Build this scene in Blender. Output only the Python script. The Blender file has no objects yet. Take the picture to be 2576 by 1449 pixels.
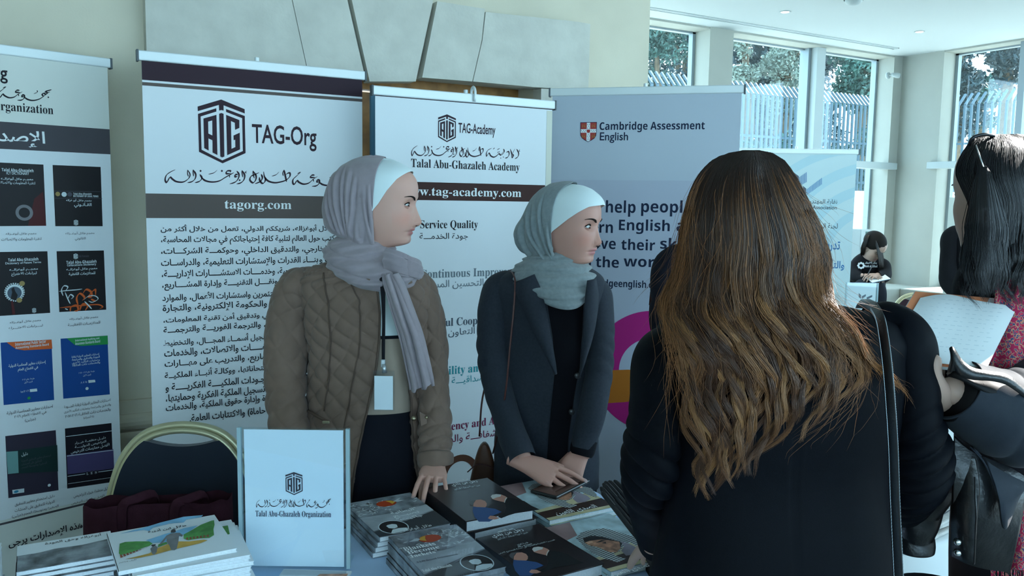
import bpy, bmesh, math, random
import numpy as np
from mathutils import Matrix, Vector
random.seed(7); np.random.seed(7)
SC = bpy.context.scene
COL = SC.collection

# ---------------------------------------------------------------- camera
F_PX = 2100.0; PITCH = math.radians(5.9); SR = 0.0145; CAM_H = 1.55
_fh = np.array([.5, .8660254, 0.0]); _r0 = np.array([.8660254, -.5, 0.0])
_fw = _fh*math.cos(PITCH)+np.array([0, 0, -math.sin(PITCH)])
_u0 = np.cross(_r0, _fw); _cr = math.sqrt(1-SR*SR)
_up = _u0*_cr-_r0*SR; _rt = _r0*_cr+_u0*SR
EYE = np.array([0, 0, CAM_H])
cam = bpy.data.cameras.new('camera'); cam.sensor_width = 36; cam.lens = F_PX/2576*36
cam.clip_start = .05; cam.clip_end = 200
cam_o = bpy.data.objects.new('camera', cam); COL.objects.link(cam_o)
cam_o.matrix_world = Matrix(((_rt[0], _up[0], -_fw[0], 0), (_rt[1], _up[1], -_fw[1], 0), (_rt[2], _up[2], -_fw[2], CAM_H), (0, 0, 0, 1)))
SC.camera = cam_o
# ---------------------------------------------------------------- light
W = bpy.data.worlds.new('sky'); SC.world = W; W.use_nodes = True
_bg = W.node_tree.nodes['Background']; _bg.inputs[0].default_value = (.57, .82, 1.0, 1); _bg.inputs[1].default_value = 2.6
sun = bpy.data.lights.new('sun', 'SUN'); sun.energy = 7; sun.angle = math.radians(.8); sun.color = (1, .97, .92)
sun_o = bpy.data.objects.new('sun', sun); COL.objects.link(sun_o)
_sd = Vector((-1, .05, -.66)); sun_o.rotation_euler = _sd.to_track_quat('-Z', 'Y').to_euler(); sun_o.location = (20, 0, 14)
SC.view_settings.view_transform = 'Standard'; SC.view_settings.look = 'None'; SC.view_settings.gamma = 1
SC.view_settings.use_curve_mapping = False; SC.view_settings.exposure = 1.42
SC.cycles.max_bounces = 8; SC.cycles.transparent_max_bounces = 16
# ---------------------------------------------------------------- helpers
def ray(x, y): return _fw+((x-1288)/F_PX)*_rt-((y-724.5)/F_PX)*_up
def atz(x, y, z):
    r = ray(x, y); return EYE+r*((z-CAM_H)/r[2])
def aty(x, y, Y):
    r = ray(x, y); return EYE+r*(Y/r[1])
def atx(x, y, X):
    r = ray(x, y); return EYE+r*(X/r[0])
def atd(x, y, d): return EYE+ray(x, y)*d
def srgb(h):
    c = [int(h[i:i+2], 16)/255 for i in (0, 2, 4)]
    return tuple((v/12.92 if v <= .04045 else ((v+.055)/1.055)**2.4) for v in c)
MATS = {}
def mat(name, col, rough=.6, spec=.3, metal=0, var=0, vscale=20, bump=0, bscale=200, emit=None, sheen=0, coat=0, detail=3):
    if name in MATS: return MATS[name]
    m = bpy.data.materials.new(name); MATS[name] = m; m.use_nodes = True
    if isinstance(col, str): col = srgb(col)
    nt = m.node_tree; p = nt.nodes['Principled BSDF']
    p.inputs['Base Color'].default_value = (*col, 1); p.inputs['Roughness'].default_value = rough
    p.inputs['Specular IOR Level'].default_value = spec; p.inputs['Metallic'].default_value = metal
    if sheen: p.inputs['Sheen Weight'].default_value = sheen
    if coat: p.inputs['Coat Weight'].default_value = coat; p.inputs['Coat Roughness'].default_value = .1
    if emit:
        p.inputs['Emission Color'].default_value = (*emit[0], 1); p.inputs['Emission Strength'].default_value = emit[1]
    tc = nt.nodes.new('ShaderNodeTexCoord')
    if var:
        n = nt.nodes.new('ShaderNodeTexNoise'); n.inputs['Scale'].default_value = vscale; n.inputs['Detail'].default_value = detail
        r = nt.nodes.new('ShaderNodeMapRange'); r.inputs['From Min'].default_value = .3; r.inputs['From Max'].default_value = .7
        r.inputs['To Min'].default_value = 1-var; r.inputs['To Max'].default_value = 1+var
        mx = nt.nodes.new('ShaderNodeVectorMath'); mx.operation = 'SCALE'; mx.inputs[0].default_value = col
        nt.links.new(tc.outputs['Object'], n.inputs['Vector']); nt.links.new(n.outputs[0], r.inputs['Value'])
        nt.links.new(r.outputs[0], mx.inputs['Scale']); nt.links.new(mx.outputs[0], p.inputs['Base Color'])
    if bump:
        n = nt.nodes.new('ShaderNodeTexNoise'); n.inputs['Scale'].default_value = bscale; n.inputs['Detail'].default_value = 4
        b = nt.nodes.new('ShaderNodeBump'); b.inputs['Strength'].default_value = bump; b.inputs['Distance'].default_value = .004
        nt.links.new(tc.outputs['Object'], n.inputs['Vector']); nt.links.new(n.outputs[0], b.inputs['Height']); nt.links.new(b.outputs[0], p.inputs['Normal'])
    return m
def attr_mat(name, rough=.6, spec=.3, attr='col', bump=0, bscale=200, aniso=0, sss=0):
    m = mat(name, (.5, .5, .5), rough, spec, bump=bump, bscale=bscale); nt = m.node_tree; p = nt.nodes['Principled BSDF']
    a = nt.nodes.new('ShaderNodeAttribute'); a.attribute_name = attr; nt.links.new(a.outputs['Color'], p.inputs['Base Color'])
    if sss: p.inputs['Subsurface Weight'].default_value = sss; p.inputs['Subsurface Radius'].default_value = (.01, .004, .002); p.inputs['Subsurface Scale'].default_value = .6
    return m
def glass_mat(name, col=(.92, .98, 1), refl=.06):
    m = bpy.data.materials.new(name); m.use_nodes = True; nt = m.node_tree; nt.nodes.remove(nt.nodes['Principled BSDF'])
    t = nt.nodes.new('ShaderNodeBsdfTransparent'); t.inputs[0].default_value = (*col, 1)
    g = nt.nodes.new('ShaderNodeBsdfGlossy'); g.inputs['Roughness'].default_value = .02
    mx = nt.nodes.new('ShaderNodeMixShader'); mx.inputs[0].default_value = refl
    nt.links.new(t.outputs[0], mx.inputs[1]); nt.links.new(g.outputs[0], mx.inputs[2])
    nt.links.new(mx.outputs[0], nt.nodes['Material Output'].inputs[0]); return m
MW = {}
def tag(o, label=None, cat=None, group=None, kind=None):
    if label: o['label'] = label
    if cat: o['category'] = cat
    if group: o['group'] = group
    if kind: o['kind'] = kind
    return o
def thing(name, label, cat, M=None, group=None, kind=None):
    o = bpy.data.objects.new(name, None); COL.objects.link(o); o.empty_display_size = .1
    M = M or Matrix(); o.matrix_world = M; MW[o] = M.copy()
    return tag(o, label, cat, group, kind)
def frame(loc, rz=0): return Matrix.Translation(Vector(loc)) @ Matrix.Rotation(rz, 4, 'Z')
def mesh(verts, faces, m=None, smooth=False, mats=None, fmat=None):
    me = bpy.data.meshes.new('m')
    me.from_pydata([tuple(map(float, v)) for v in verts], [], [tuple(int(i) for i in f) for f in faces])
    if mats:
        for q in mats: me.materials.append(q)
        if fmat is not None: me.polygons.foreach_set('material_index', np.asarray(fmat, dtype=np.int32))
    elif m: me.materials.append(m)
    if smooth: me.polygons.foreach_set('use_smooth', np.ones(len(me.polygons), dtype=bool))
    me.update(); return me
def obj(name, me, parent=None, label=None, **k):
    o = bpy.data.objects.new(name, me); COL.objects.link(o)
    if parent: o.parent = parent; MW[o] = MW.get(parent, Matrix())
    if label: o['label'] = label
    return tag(o, **k)
class MB:
    """collects shapes into one mesh"""
    def __init__(s): s.v = []; s.f = []; s.mi = []
    def add(s, v, f, mi=0):
        b = len(s.v); s.v.extend([tuple(x) for x in v]); s.f.extend([tuple(i+b for i in q) for q in f]); s.mi.extend([mi]*len(f)); return s
    def box(s, a, b, mi=0, bev=0, M=None):
        (x0, y0, z0), (x1, y1, z1) = a, b
        if bev:
            bm = bmesh.new(); bmesh.ops.create_cube(bm, size=1)
            for v in bm.verts: v.co = Vector(((x0+x1)/2+v.co.x*(x1-x0), (y0+y1)/2+v.co.y*(y1-y0), (z0+z1)/2+v.co.z*(z1-z0)))
            bmesh.ops.bevel(bm, geom=bm.edges[:], offset=bev, segments=2, affect='EDGES', profile=.5)
            bm.verts.index_update(); v = [x.co.copy() for x in bm.verts]; f = [[q.index for q in p.verts] for p in bm.faces]; bm.free()
        else:
            v = [Vector(p) for p in ((x0, y0, z0), (x1, y0, z0), (x1, y1, z0), (x0, y1, z0), (x0, y0, z1), (x1, y0, z1), (x1, y1, z1), (x0, y1, z1))]
            f = [(0, 3, 2, 1), (4, 5, 6, 7), (0, 1, 5, 4), (1, 2, 6, 5), (2, 3, 7, 6), (3, 0, 4, 7)]
        if M: v = [M @ p for p in v]
        return s.add(v, f, mi)
    def prism(s, poly, dirv, mi=0):
        """poly: 3D points, extruded by dirv"""
        n = len(poly); p = [Vector(q) for q in poly]; d = Vector(dirv)
        v = p+[q+d for q in p]
        f = [tuple(range(n))[::-1], tuple(range(n, 2*n))]+[(i, (i+1) % n, n+(i+1) % n, n+i) for i in range(n)]
        return s.add(v, f, mi)
    def tube(s, path, rad, n=10, mi=0, caps=True, closed=False, sm=0, up=(0, 0, 1), twist=None):
        v, f = tube(path, rad, n, caps, closed, sm, up); return s.add(v, f, mi)
    def cyl(s, a, b, r, n=12, mi=0, r2=None): return s.tube([a, b], [r, r if r2 is None else r2], n, mi)
    def mesh(s, m=None, smooth=False, mats=None): return mesh(s.v, s.f, m, smooth, mats, s.mi if mats else None)
    def build(s, name, m, parent=None, smooth=False, label=None, **k):
        if isinstance(m, list): return obj(name, s.mesh(None, smooth, m), parent, label, **k)
        return obj(name, s.mesh(m, smooth), parent, label, **k)
def crom(P, n):
    """Catmull-Rom resample of rows P into about n rows per span"""
    P = np.asarray(P, float); out = []
    Q = np.vstack([2*P[0]-P[1], P, 2*P[-1]-P[-2]])
    for i in range(1, len(Q)-2):
        a, b, c, d = Q[i-1], Q[i], Q[i+1], Q[i+2]
        for k in range(n):
            t = k/n; out.append(.5*((2*b)+(-a+c)*t+(2*a-5*b+4*c-d)*t*t+(-a+3*b-3*c+d)*t**3))
    out.append(P[-1]); return np.array(out)
def tube(path, rad, n=10, caps=True, closed=False, sm=0, up=(0, 0, 1)):
    """sweep an ellipse along a path. rad: list of r or (a,b); a along side, b along 'up'"""
    P = np.asarray(path, float); R = np.array([(r, r) if np.isscalar(r) else r for r in rad], float)
    if sm:
        q = crom(np.hstack([P, R]), sm); P, R = q[:, :3], q[:, 3:]
    k = len(P); up = np.asarray(up, float); V = []; th = np.arange(n)*2*np.pi/n; prev = None
    for i in range(k):
        t = P[min(i+1, k-1)]-P[max(i-1, 0)] if not closed else P[(i+1) % k]-P[i-1]
        t = t/(np.linalg.norm(t)+1e-12)
        a = np.cross(t, up) if prev is None else prev-t*(prev@t)
        if np.linalg.norm(a) < 1e-6: a = np.cross(t, (1, 0, 0))
        a /= np.linalg.norm(a); prev = a; b = np.cross(a, t)
        V.append(P[i]+np.outer(np.cos(th)*R[i, 0], a)+np.outer(np.sin(th)*R[i, 1], b))
    V = np.vstack(V); Fc = []
    for i in range(k if closed else k-1):
        j = (i+1) % k
        for q in range(n): Fc.append((i*n+q, i*n+(q+1) % n, j*n+(q+1) % n, j*n+q))
    if caps and not closed: Fc += [tuple(range(n))[::-1], tuple(range((k-1)*n, k*n))]
    return V, Fc
def grid(fn, nu, nv, cu=False, cv=False):
    """verts from fn(U,V) arrays in [0,1]; returns verts, faces; cu/cv close that direction"""
    u = np.arange(nu)/(nu if cu else nu-1); v = np.arange(nv)/(nv if cv else nv-1)
    U, Vv = np.meshgrid(u, v, indexing='ij'); P = np.stack(fn(U, Vv), -1).reshape(-1, 3); f = []
    for i in range(nu if cu else nu-1):
        for j in range(nv if cv else nv-1):
            a, b = i*nv+j, ((i+1) % nu)*nv+j; c, d = ((i+1) % nu)*nv+(j+1) % nv, i*nv+(j+1) % nv
            f.append((a, b, c, d))
    return P, f
def ip(x, xs, ys): return np.interp(x, xs, ys)
def smo(x, xs, ys):
    """smooth (pchip-like catmull) interpolation of ys(xs)"""
    xs = np.asarray(xs, float); ys = np.asarray(ys, float); x = np.clip(x, xs[0], xs[-1])
    m = np.gradient(ys, xs); i = np.clip(np.searchsorted(xs, x)-1, 0, len(xs)-2); h = xs[i+1]-xs[i]; t = (x-xs[i])/h
    return (2*t**3-3*t*t+1)*ys[i]+(t**3-2*t*t+t)*h*m[i]+(-2*t**3+3*t*t)*ys[i+1]+(t**3-t*t)*h*m[i+1]
def vcol(me, cols, name='col'):
    a = me.color_attributes.new(name, 'FLOAT_COLOR', 'POINT'); c = np.ones((len(me.vertices), 4), np.float32); c[:, :3] = cols
    a.data.foreach_set('color', c.ravel())
def nth(k, n):
    """k counted from 0 at the bottom of a stack of n -> words"""
    w = ['topmost', 'second', 'third', 'fourth', 'fifth', 'sixth', 'seventh', 'eighth', 'ninth', 'tenth', 'eleventh', 'twelfth', 'thirteenth', 'fourteenth']; return w[n-1-k]
# ---- lettering
_AR = dict()
_cp = 0xFE80
for _ch, _n in zip('ءآأؤإئابةتثجحخدذرزسشصضطظعغفقكلمنهوىي', (1, 2, 2, 2, 2, 4, 2, 4, 2, 4, 4, 4, 4, 4, 2, 2, 2, 2, 4, 4, 4, 4, 4, 4, 4, 4, 4, 4, 4, 4, 4, 4, 4, 2, 2, 4)):
    _AR[_ch] = [_cp+i for i in range(_n)]; _cp += _n
def arabic(s):
    for a, c in (('لآ', 0), ('لأ', 1), ('لإ', 2), ('لا', 3)): s = s.replace(a, chr(0xE000+c))
    for c in range(4): _AR[chr(0xE000+c)] = [0xFEF5+2*c, 0xFEF6+2*c]
    out = []
    for i, ch in enumerate(s):
        if ch not in _AR: out.append({'(': ')', ')': '('}.get(ch, ch)); continue
        fm = _AR[ch]; pv = s[i-1] if i else ' '; nx = s[i+1] if i+1 < len(s) else ' '
        jp = pv == 'ـ' or len(_AR.get(pv, ())) == 4; jn = len(fm) == 4 and (nx == 'ـ' or (nx in _AR and nx != 'ء'))
        jp = jp and len(fm) > 1
        out.append(chr(fm[3] if jp and jn else fm[2] if jn else fm[1] if jp else fm[0]))
    # right to left, digits kept in order
    out = out[::-1]; r = []; i = 0
    while i < len(out):
        j = i
        while j < len(out) and out[j] in '٠١٢٣٤٥٦٧٨٩0123456789': j += 1
        if j > i: r += out[i:j][::-1]; i = j
        else: r.append(out[i]); i += 1
    return ''.join(r)
def _mth(s, A, a): return ''.join(chr(A+ord(c)-65) if 'A' <= c <= 'Z' else chr(a+ord(c)-97) if 'a' <= c <= 'z' else c for c in s)
STY = {'sans': (lambda s: s, .004), 'sansb': (lambda s: s, .022), 'noto': (lambda s: _mth(s, 0x1D5D4, 0x1D5EE), 0), 'notor': (lambda s: s, .010),
       'serif': (lambda s: _mth(s, 0x1D400, 0x1D41A), 0), 'ar': (arabic, .004), 'arb': (arabic, .018), 'narrow': (lambda s: s, .014)}
def text_geo(s, style):
    fn, off = STY[style]
    c = bpy.data.curves.new('t', 'FONT'); c.body = fn(s); c.offset = off; c.resolution_u = 3
    o = bpy.data.objects.new('t', c); me = bpy.data.meshes.new_from_object(o)
    v = np.array([x.co[:2] for x in me.vertices]).reshape(-1, 2); f = [tuple(p.vertices) for p in me.polygons]
    bpy.data.objects.remove(o); bpy.data.curves.remove(c); bpy.data.meshes.remove(me); return v, f
class Panel:
    """a flat printed face. M: world matrix; print in its local x,z plane, outward = -y. root: parent object"""
    def __init__(s, root, M): s.root = root; s.M = M; s.Mi = M.inverted(); s.Ri = MW[root].inverted() @ M; s.k = 0
    def px(s, x, y):
        r = Vector(ray(x, y)); o = Vector(EYE); n = s.M.col[1].to_3d(); t = (s.M.translation-o).dot(n)/r.dot(n)
        p = s.Mi @ (o+r*t); return p.x, p.z
    def out(s, name, v2, f, m, off=.0006, parent=None):
        s.k += 1; off = off+s.k*.00003
        v = [s.Ri @ Vector((x, -off, z)) for x, z in v2]
        return obj(name, mesh(v, f, m), parent or s.root)
    def poly(s, name, pts, m, off=.0006, pix=True):
        if pix: pts = [[s.px(*p) for p in q] for q in pts]
        v = []; f = []
        for q in pts:
            b = len(v); v += q; f.append(tuple(range(b, b+len(q))))
        o = s.out(name, v, f, m, off)
        if len(pts) > 1 and name in ('print', 'crest', 'emblem', 'logo', 'wave', 'ring'): o['kind'] = 'stuff'
        return o
    def fit(s, v, x0, yl, x1, yr, h):
        yr0 = yr; yr = yl if yr is None else yr
        a = s.px(x0, yl); b = s.px(x1, yr); mx, my = (x0+x1)/2, (yl+yr)/2
        hh = abs(s.px(mx, my-h/2)[1]-s.px(mx, my+h/2)[1]); mn, mxv = v.min(0), v.max(0); w = np.maximum(mxv-mn, 1e-6)
        q = (v-mn)/w; zc = (a[1]+b[1])/2 if yr0 is not None else a[1]
        return np.stack([a[0]+q[:, 0]*(b[0]-a[0]), zc-hh/2+q[:, 1]*hh], -1)
    def text(s, st, style, x0, yl, x1, yr, h, m, name='lettering', off=.0008):
        v, f = text_geo(st, style)
        return s.out(name, s.fit(v, x0, yl, x1, yr, h), f, m, off)
    def ltext(s, st, style, x0, x1, zc, h, m, name='lettering', off=.0008):
        v, f = text_geo(st, style); mn, mx = v.min(0), v.max(0); q = (v-mn)/np.maximum(mx-mn, 1e-6)
        return s.out(name, np.stack([x0+q[:, 0]*(x1-x0), zc-h/2+q[:, 1]*h], -1), f, m, off)
def brush(strokes, nib=(.55, -.55), sm=5):
    """calligraphy: strokes = [(w, [(x,y)...])], y down. returns v (y up), f"""
    V = []; Fc = []
    for w, pts in strokes:
        if len(pts) == 1:
            x, y = pts[0]; b = len(V); V += [(x-w, -y), (x, -y-w), (x+w, -y), (x, -y+w)]; Fc.append((b, b+1, b+2, b+3)); continue
        P = crom(np.array(pts, float), sm); n = len(P); T = np.gradient(P, axis=0); T /= np.linalg.norm(T, axis=1)[:, None]+1e-9
        tp = np.minimum(1, .35+np.minimum(np.arange(n), np.arange(n)[::-1])/n*5)[:, None]
        N = np.stack([-T[:, 1], T[:, 0]], -1)*.32*w*tp+np.sign((np.stack([-T[:, 1], T[:, 0]], -1)@np.array(nib)))[:, None]*np.array(nib)*w*.75*tp
        b = len(V)
        for i in range(n):
            V += [(P[i, 0]+N[i, 0], -(P[i, 1]+N[i, 1])), (P[i, 0]-N[i, 0], -(P[i, 1]-N[i, 1]))]
        Fc += [(b+2*i, b+2*i+1, b+2*i+3, b+2*i+2) for i in range(n-1)]
    return np.array(V), Fc
# ---------------------------------------------------------------- setting
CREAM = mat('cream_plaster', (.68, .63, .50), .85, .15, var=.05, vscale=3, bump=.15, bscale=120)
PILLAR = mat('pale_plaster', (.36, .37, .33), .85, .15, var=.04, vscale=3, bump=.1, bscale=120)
STONE = mat('limestone', (.62, .61, .54), .9, .1, var=.07, vscale=9, bump=.35, bscale=60, detail=8)
CEILM = mat('ceiling_paint', (.47, .51, .51), .9, .1)
FLOORM = mat('floor_stone', (.24, .23, .21), .35, .4, var=.1, vscale=2)
WOOD = mat('door_wood', (.30, .14, .035), .5, .4, var=.3, vscale=14)
ALU = mat('aluminium_grey', (.26, .31, .33), .45, .4, .3)
PALEM = mat('pale_metal', (.40, .45, .45), .5, .3)
DARK = mat('dark_gap', (.02, .022, .024), .8)
WALLY, WINY, RWX, CEIL = 3.9, 5.3, 7.4, 3.0
S = dict(kind='structure')
fl = MB().box((-4, -4, -.1), (7.6, 5.5, 0)).build('floor', FLOORM, **S)
ce = MB().box((-4, 1.0, CEIL), (7.66, 5.6, CEIL+.2)).box((-4, -4, CEIL), (7.66, .1, CEIL+.2)).box((-4, .1, CEIL), (3.45, 1.0, CEIL+.2)).box((5.4, .1, CEIL), (7.66, 1.0, CEIL+.2))  # opening added out of view so sun reaches the two nearest women
ce.build('ceiling', CEILM, **S)
MB().box((7.5, 1.0, 4.3), (11.6, 5.6, 4.45)).box((7.5, 1.0, CEIL+.2), (7.66, 5.6, 4.3)).build('roof', CEILM, **S)  # eave added out of view to keep sun off the side windows
wl = MB().box((-4.2, WALLY, 0), (.82, WALLY+.3, CEIL)).box((2.366, WALLY, 0), (3.143, WALLY+.3, CEIL)).box((.82, WALLY, 2.17), (2.366, WALLY+.3, CEIL))
wl.box((2.9, WALLY+.3, 0), (3.143, WINY+.3, CEIL))
wall_back = wl.build('wall_back', CREAM, **S)
MB().box((-4.2, -4, 0), (-4, WALLY, CEIL)).build('wall_left', CREAM, **S)
rr = MB().box((-4.2, -4.2, 0), (7.6, -4, .3)).box((-4.2, -4.2, 2.85), (7.6, -4, CEIL))
for x_ in (-4.1, -1.3, 1.6, 4.5, 7.45): rr.box((x_-.15, -4.2, .3), (x_+.15, -4, 2.85))
rr.build('wall_rear', CREAM, **S)
# carved stone surround of the door: blocks proud of the wall, open joints between them
SY = 3.82
def sp(x, y): p = aty(x, y, SY); return (p[0], p[2])
ZT = 2.95
def lineto(p, q, z):
    t = (z-p[1])/(q[1]-p[1]); return (p[0]+(q[0]-p[0])*t, z)
j1a, j1b = sp(874, 0), sp(921, 205); j1c, j1d = sp(885, 0), sp(930, 205)
j2a, j2b = sp(1090, 0), sp(1046, 205); j2c, j2d = sp(1101, 0), sp(1062, 195)
XL = sp(365, 0)[0]
zb = sp(1062, 195)[1]
mid1 = sp(735, 0); mid2 = sp(768, 150)
blocks = [
    [(XL, 0), (.82, 0), (.82, zb), (XL, zb)],
    [(XL, zb+.003), (lineto(mid1, mid2, zb)[0]-.003, zb+.003), lineto(mid1, mid2, ZT), (XL, ZT)],
    [(lineto(mid1, mid2, zb)[0], zb+.003), lineto(j1a, j1b, zb), lineto(j1a, j1b, ZT), (lineto(mid1, mid2, ZT)[0]+.003, ZT)],
    [j1d, j2b, lineto(j2a, j2b, ZT), lineto(j1c, j1d, ZT)],
    [j2d, sp(1188, 205), sp(1212, 100), sp(1220, 22), sp(1100, 3), lineto(j2c, j2d, sp(1100, 5)[1])],
    [sp(1190, 205), sp(1342, 219), sp(1480, 228), sp(1485, 60), sp(1440, 53), sp(1222, 30), sp(1214, 100)],
    [(2.366, 0), (sp(1480, 228)[0], 0), (sp(1480, 228)[0], sp(1480, 228)[1]-.002), (2.366, sp(1342, 221)[1])],
]
for i, b in enumerate(blocks):
    MB().prism([(x, SY, z) for x, z in b], (0, WALLY-SY, 0)).build('stone', STONE, wall_back)
# door in the recess
dr = thing('door_1', 'brown panelled wooden door in the stone surround', None, kind='structure')
m = MB(); DY = 4.06
m.box((.82, DY, 0), (.95, DY+.12, 2.2)).box((2.24, DY, 0), (2.366, DY+.12, 2.2)).box((.95, DY, 2.10), (2.24, DY+.12, 2.2)).box((1.56, DY, 0), (1.62, DY+.1, 2.1))
m.build('door_frame', WOOD, dr)
for x0 in (.96, 1.63):
    lf = MB().box((x0, DY+.04, 0), (x0+.59, DY+.08, 2.09)).build('door_leaf', WOOD, dr)
    for z0, z1 in ((.15, .55), (.65, 1.05), (1.15, 1.45), (1.52, 1.75), (1.82, 2.0)):
        MB().box((x0+.1, DY+.02, z0), (x0+.49, DY+.045, z1), bev=.012).build('panel', WOOD, lf)
MB().box((.82, WALLY, 2.165), (2.366, DY+.2, 2.3)).build('trim_4', STONE, **S)
# dado moulding on the left of the wall
zt = aty(340, 1040, 3.88)[2]
m = MB(); m.tube([(-4, 3.885, zt-.03), (XL, 3.885, zt-.03)], [.035, .035], 12); m.box((-4, 3.86, zt-.10), (XL, 3.9, zt-.075)); m.box((-4, 3.875, zt), (XL, 3.9, zt+.06))
m.build('trim_1', CREAM, **S)
# window wall and right wall
def wx(px, py, Y=WINY): return aty(px, py, Y)[0]
def wy(px, py, X=RWX): return atx(px, py, X)[1]
LEDGE = .80
p1 = (wx(1783, 150), wx(1842, 150)); p2 = (wx(2062, 250), wx(2083, 250)); p3 = wx(2240, 300)
ww = MB()
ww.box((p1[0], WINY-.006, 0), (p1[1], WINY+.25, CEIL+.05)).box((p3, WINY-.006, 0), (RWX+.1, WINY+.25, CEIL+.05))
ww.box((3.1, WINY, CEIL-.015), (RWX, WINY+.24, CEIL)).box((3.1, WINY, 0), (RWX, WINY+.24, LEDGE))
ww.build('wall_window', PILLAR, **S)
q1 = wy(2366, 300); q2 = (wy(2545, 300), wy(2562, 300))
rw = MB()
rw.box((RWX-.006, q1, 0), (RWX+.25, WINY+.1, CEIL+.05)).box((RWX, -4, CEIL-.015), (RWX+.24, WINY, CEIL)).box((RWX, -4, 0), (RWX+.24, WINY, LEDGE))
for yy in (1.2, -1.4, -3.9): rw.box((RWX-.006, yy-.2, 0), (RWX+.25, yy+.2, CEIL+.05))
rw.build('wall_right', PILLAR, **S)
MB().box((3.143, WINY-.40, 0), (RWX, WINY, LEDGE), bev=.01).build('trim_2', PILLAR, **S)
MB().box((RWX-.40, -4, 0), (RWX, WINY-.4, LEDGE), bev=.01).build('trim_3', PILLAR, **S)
PANE = glass_mat('window_glass')
TR0, TR1 = aty(2200, 425, WINY)[2], aty(2200, 408, WINY)[2]
def window_u(n, x0, x1, posts=()):
    w = thing('window_%d' % n, 'tall clear window between pale pillars', None, kind='structure')
    m = MB(); Y0, Y1 = WINY+.17, WINY+.22
    m.box((x0, Y0, LEDGE), (x0+.03, Y1, CEIL-.015)).box((x1-.03, Y0, LEDGE), (x1, Y1, CEIL-.015)).box((x0, Y0, LEDGE), (x1, Y1, LEDGE+.04)).box((x0, Y0, CEIL-.03), (x1, Y1, CEIL-.015))
    m.build('window_frame', ALU, w)
    xs = [x0]+[q for p in posts for q in p]+[x1]
    for k in range(0, len(xs), 2): MB().box((xs[k], WINY+.19, LEDGE), (xs[k+1], WINY+.196, CEIL-.015)).build('pane', PANE, w)
    for a, b in posts: MB().box((a, WINY+.05, LEDGE), (b, WINY+.2, CEIL-.015)).build('mullion', PALEM, w); MB().box((a-.035, WINY+.12, LEDGE), (a-.005, WINY+.22, CEIL-.015)).build('mullion', ALU, w)
    MB().box((x0-.08, WINY-.05, TR0), (x1+.08, WINY+.06, TR1), bev=.006).build('transom', PALEM, w)
window_u(1, 3.143, p1[0]); window_u(2, p1[1], p3, [p2])
def window_v(n, y0, y1, posts=()):
    w = thing('window_%d' % n, 'tall clear window of the side wall', None, kind='structure')
    m = MB(); X0, X1 = RWX+.17, RWX+.22
    m.box((X0, y0, LEDGE), (X1, y0+.03, CEIL-.015)).box((X0, y1-.03, LEDGE), (X1, y1, CEIL-.015)).box((X0, y0, LEDGE), (X1, y1, LEDGE+.04)).box((X0, y0, CEIL-.03), (X1, y1, CEIL-.015))
    m.build('window_frame', ALU, w)
    ys = [y0]+[q for p in posts for q in p]+[y1]
    for k in range(0, len(ys), 2): MB().box((RWX+.19, ys[k], LEDGE), (RWX+.196, ys[k+1], CEIL-.015)).build('pane', PANE, w)
    for a, b in posts: MB().box((RWX+.05, a, LEDGE), (RWX+.2, b, CEIL-.015)).build('mullion', ALU, w)
    MB().box((RWX-.05, y0-.08, TR0), (RWX+.06, y1+.08, TR1), bev=.006).build('transom', PALEM, w)
q2 = (min(q2), max(q2))
window_v(3, 1.4, q1, [q2]); window_v(4, -1.2, 1.0); window_v(5, -3.7, -1.6)
for n_, (xa, xb) in enumerate(((-3.95, -1.45), (-1.15, 1.45), (1.75, 4.35), (4.65, 7.3))):  # windows added behind the camera to bring daylight onto banners and people
    w = thing('window_%d' % (6+n_), 'tall clear window of the entrance side', None, kind='structure')
    MB().box((xa, -4.12, .3), (xb, -4.114, 2.85)).build('pane', PANE, w); MB().box((xa, -4.15, .3), (xb, -4.08, .36)).box((xa, -4.15, 2.79), (xb, -4.08, 2.85)).build('window_frame', ALU, w)
# ceiling fittings
cv = thing('ceiling_vent', 'long linear air slot in the ceiling along the window wall', 'vent')
m = MB(); m.box((3.16, 5.02, CEIL-.006), (6.95, 5.035, CEIL)).box((3.16, 5.075, CEIL-.006), (6.95, 5.09, CEIL)).box((6.94, 5.02, CEIL-.006), (6.95, 5.09, CEIL)); m.build('frame', PALEM, cv)
MB().box((3.16, 5.035, CEIL-.002), (6.94, 5.048, CEIL)).build('slot', DARK, cv); MB().box((3.16, 5.062, CEIL-.002), (6.94, 5.075, CEIL)).build('slot', DARK, cv); MB().box((3.16, 5.048, CEIL-.005), (6.94, 5.062, CEIL)).build('blade', PALEM, cv)
LAMP = mat('lamp_glow', (1, .9, .85), .5, emit=((1, .80, .72), 9))
def ring(m, c, r0, r1, z0, z1, n=28):
    v = []; f = []
    for k in range(n):
        a = 2*math.pi*k/n; ca, sa = math.cos(a), math.sin(a)
        v += [(c[0]+r1*ca, c[1]+r1*sa, z1), (c[0]+r1*ca, c[1]+r1*sa, z0), (c[0]+r0*ca, c[1]+r0*sa, z0), (c[0]+r0*ca, c[1]+r0*sa, z1)]
    for k in range(n):
        b, d = 4*k, 4*((k+1) % n)
        for i in range(3): f.append((b+i, b+i+1, d+i+1, d+i))
    return m.add(v, f)
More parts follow.
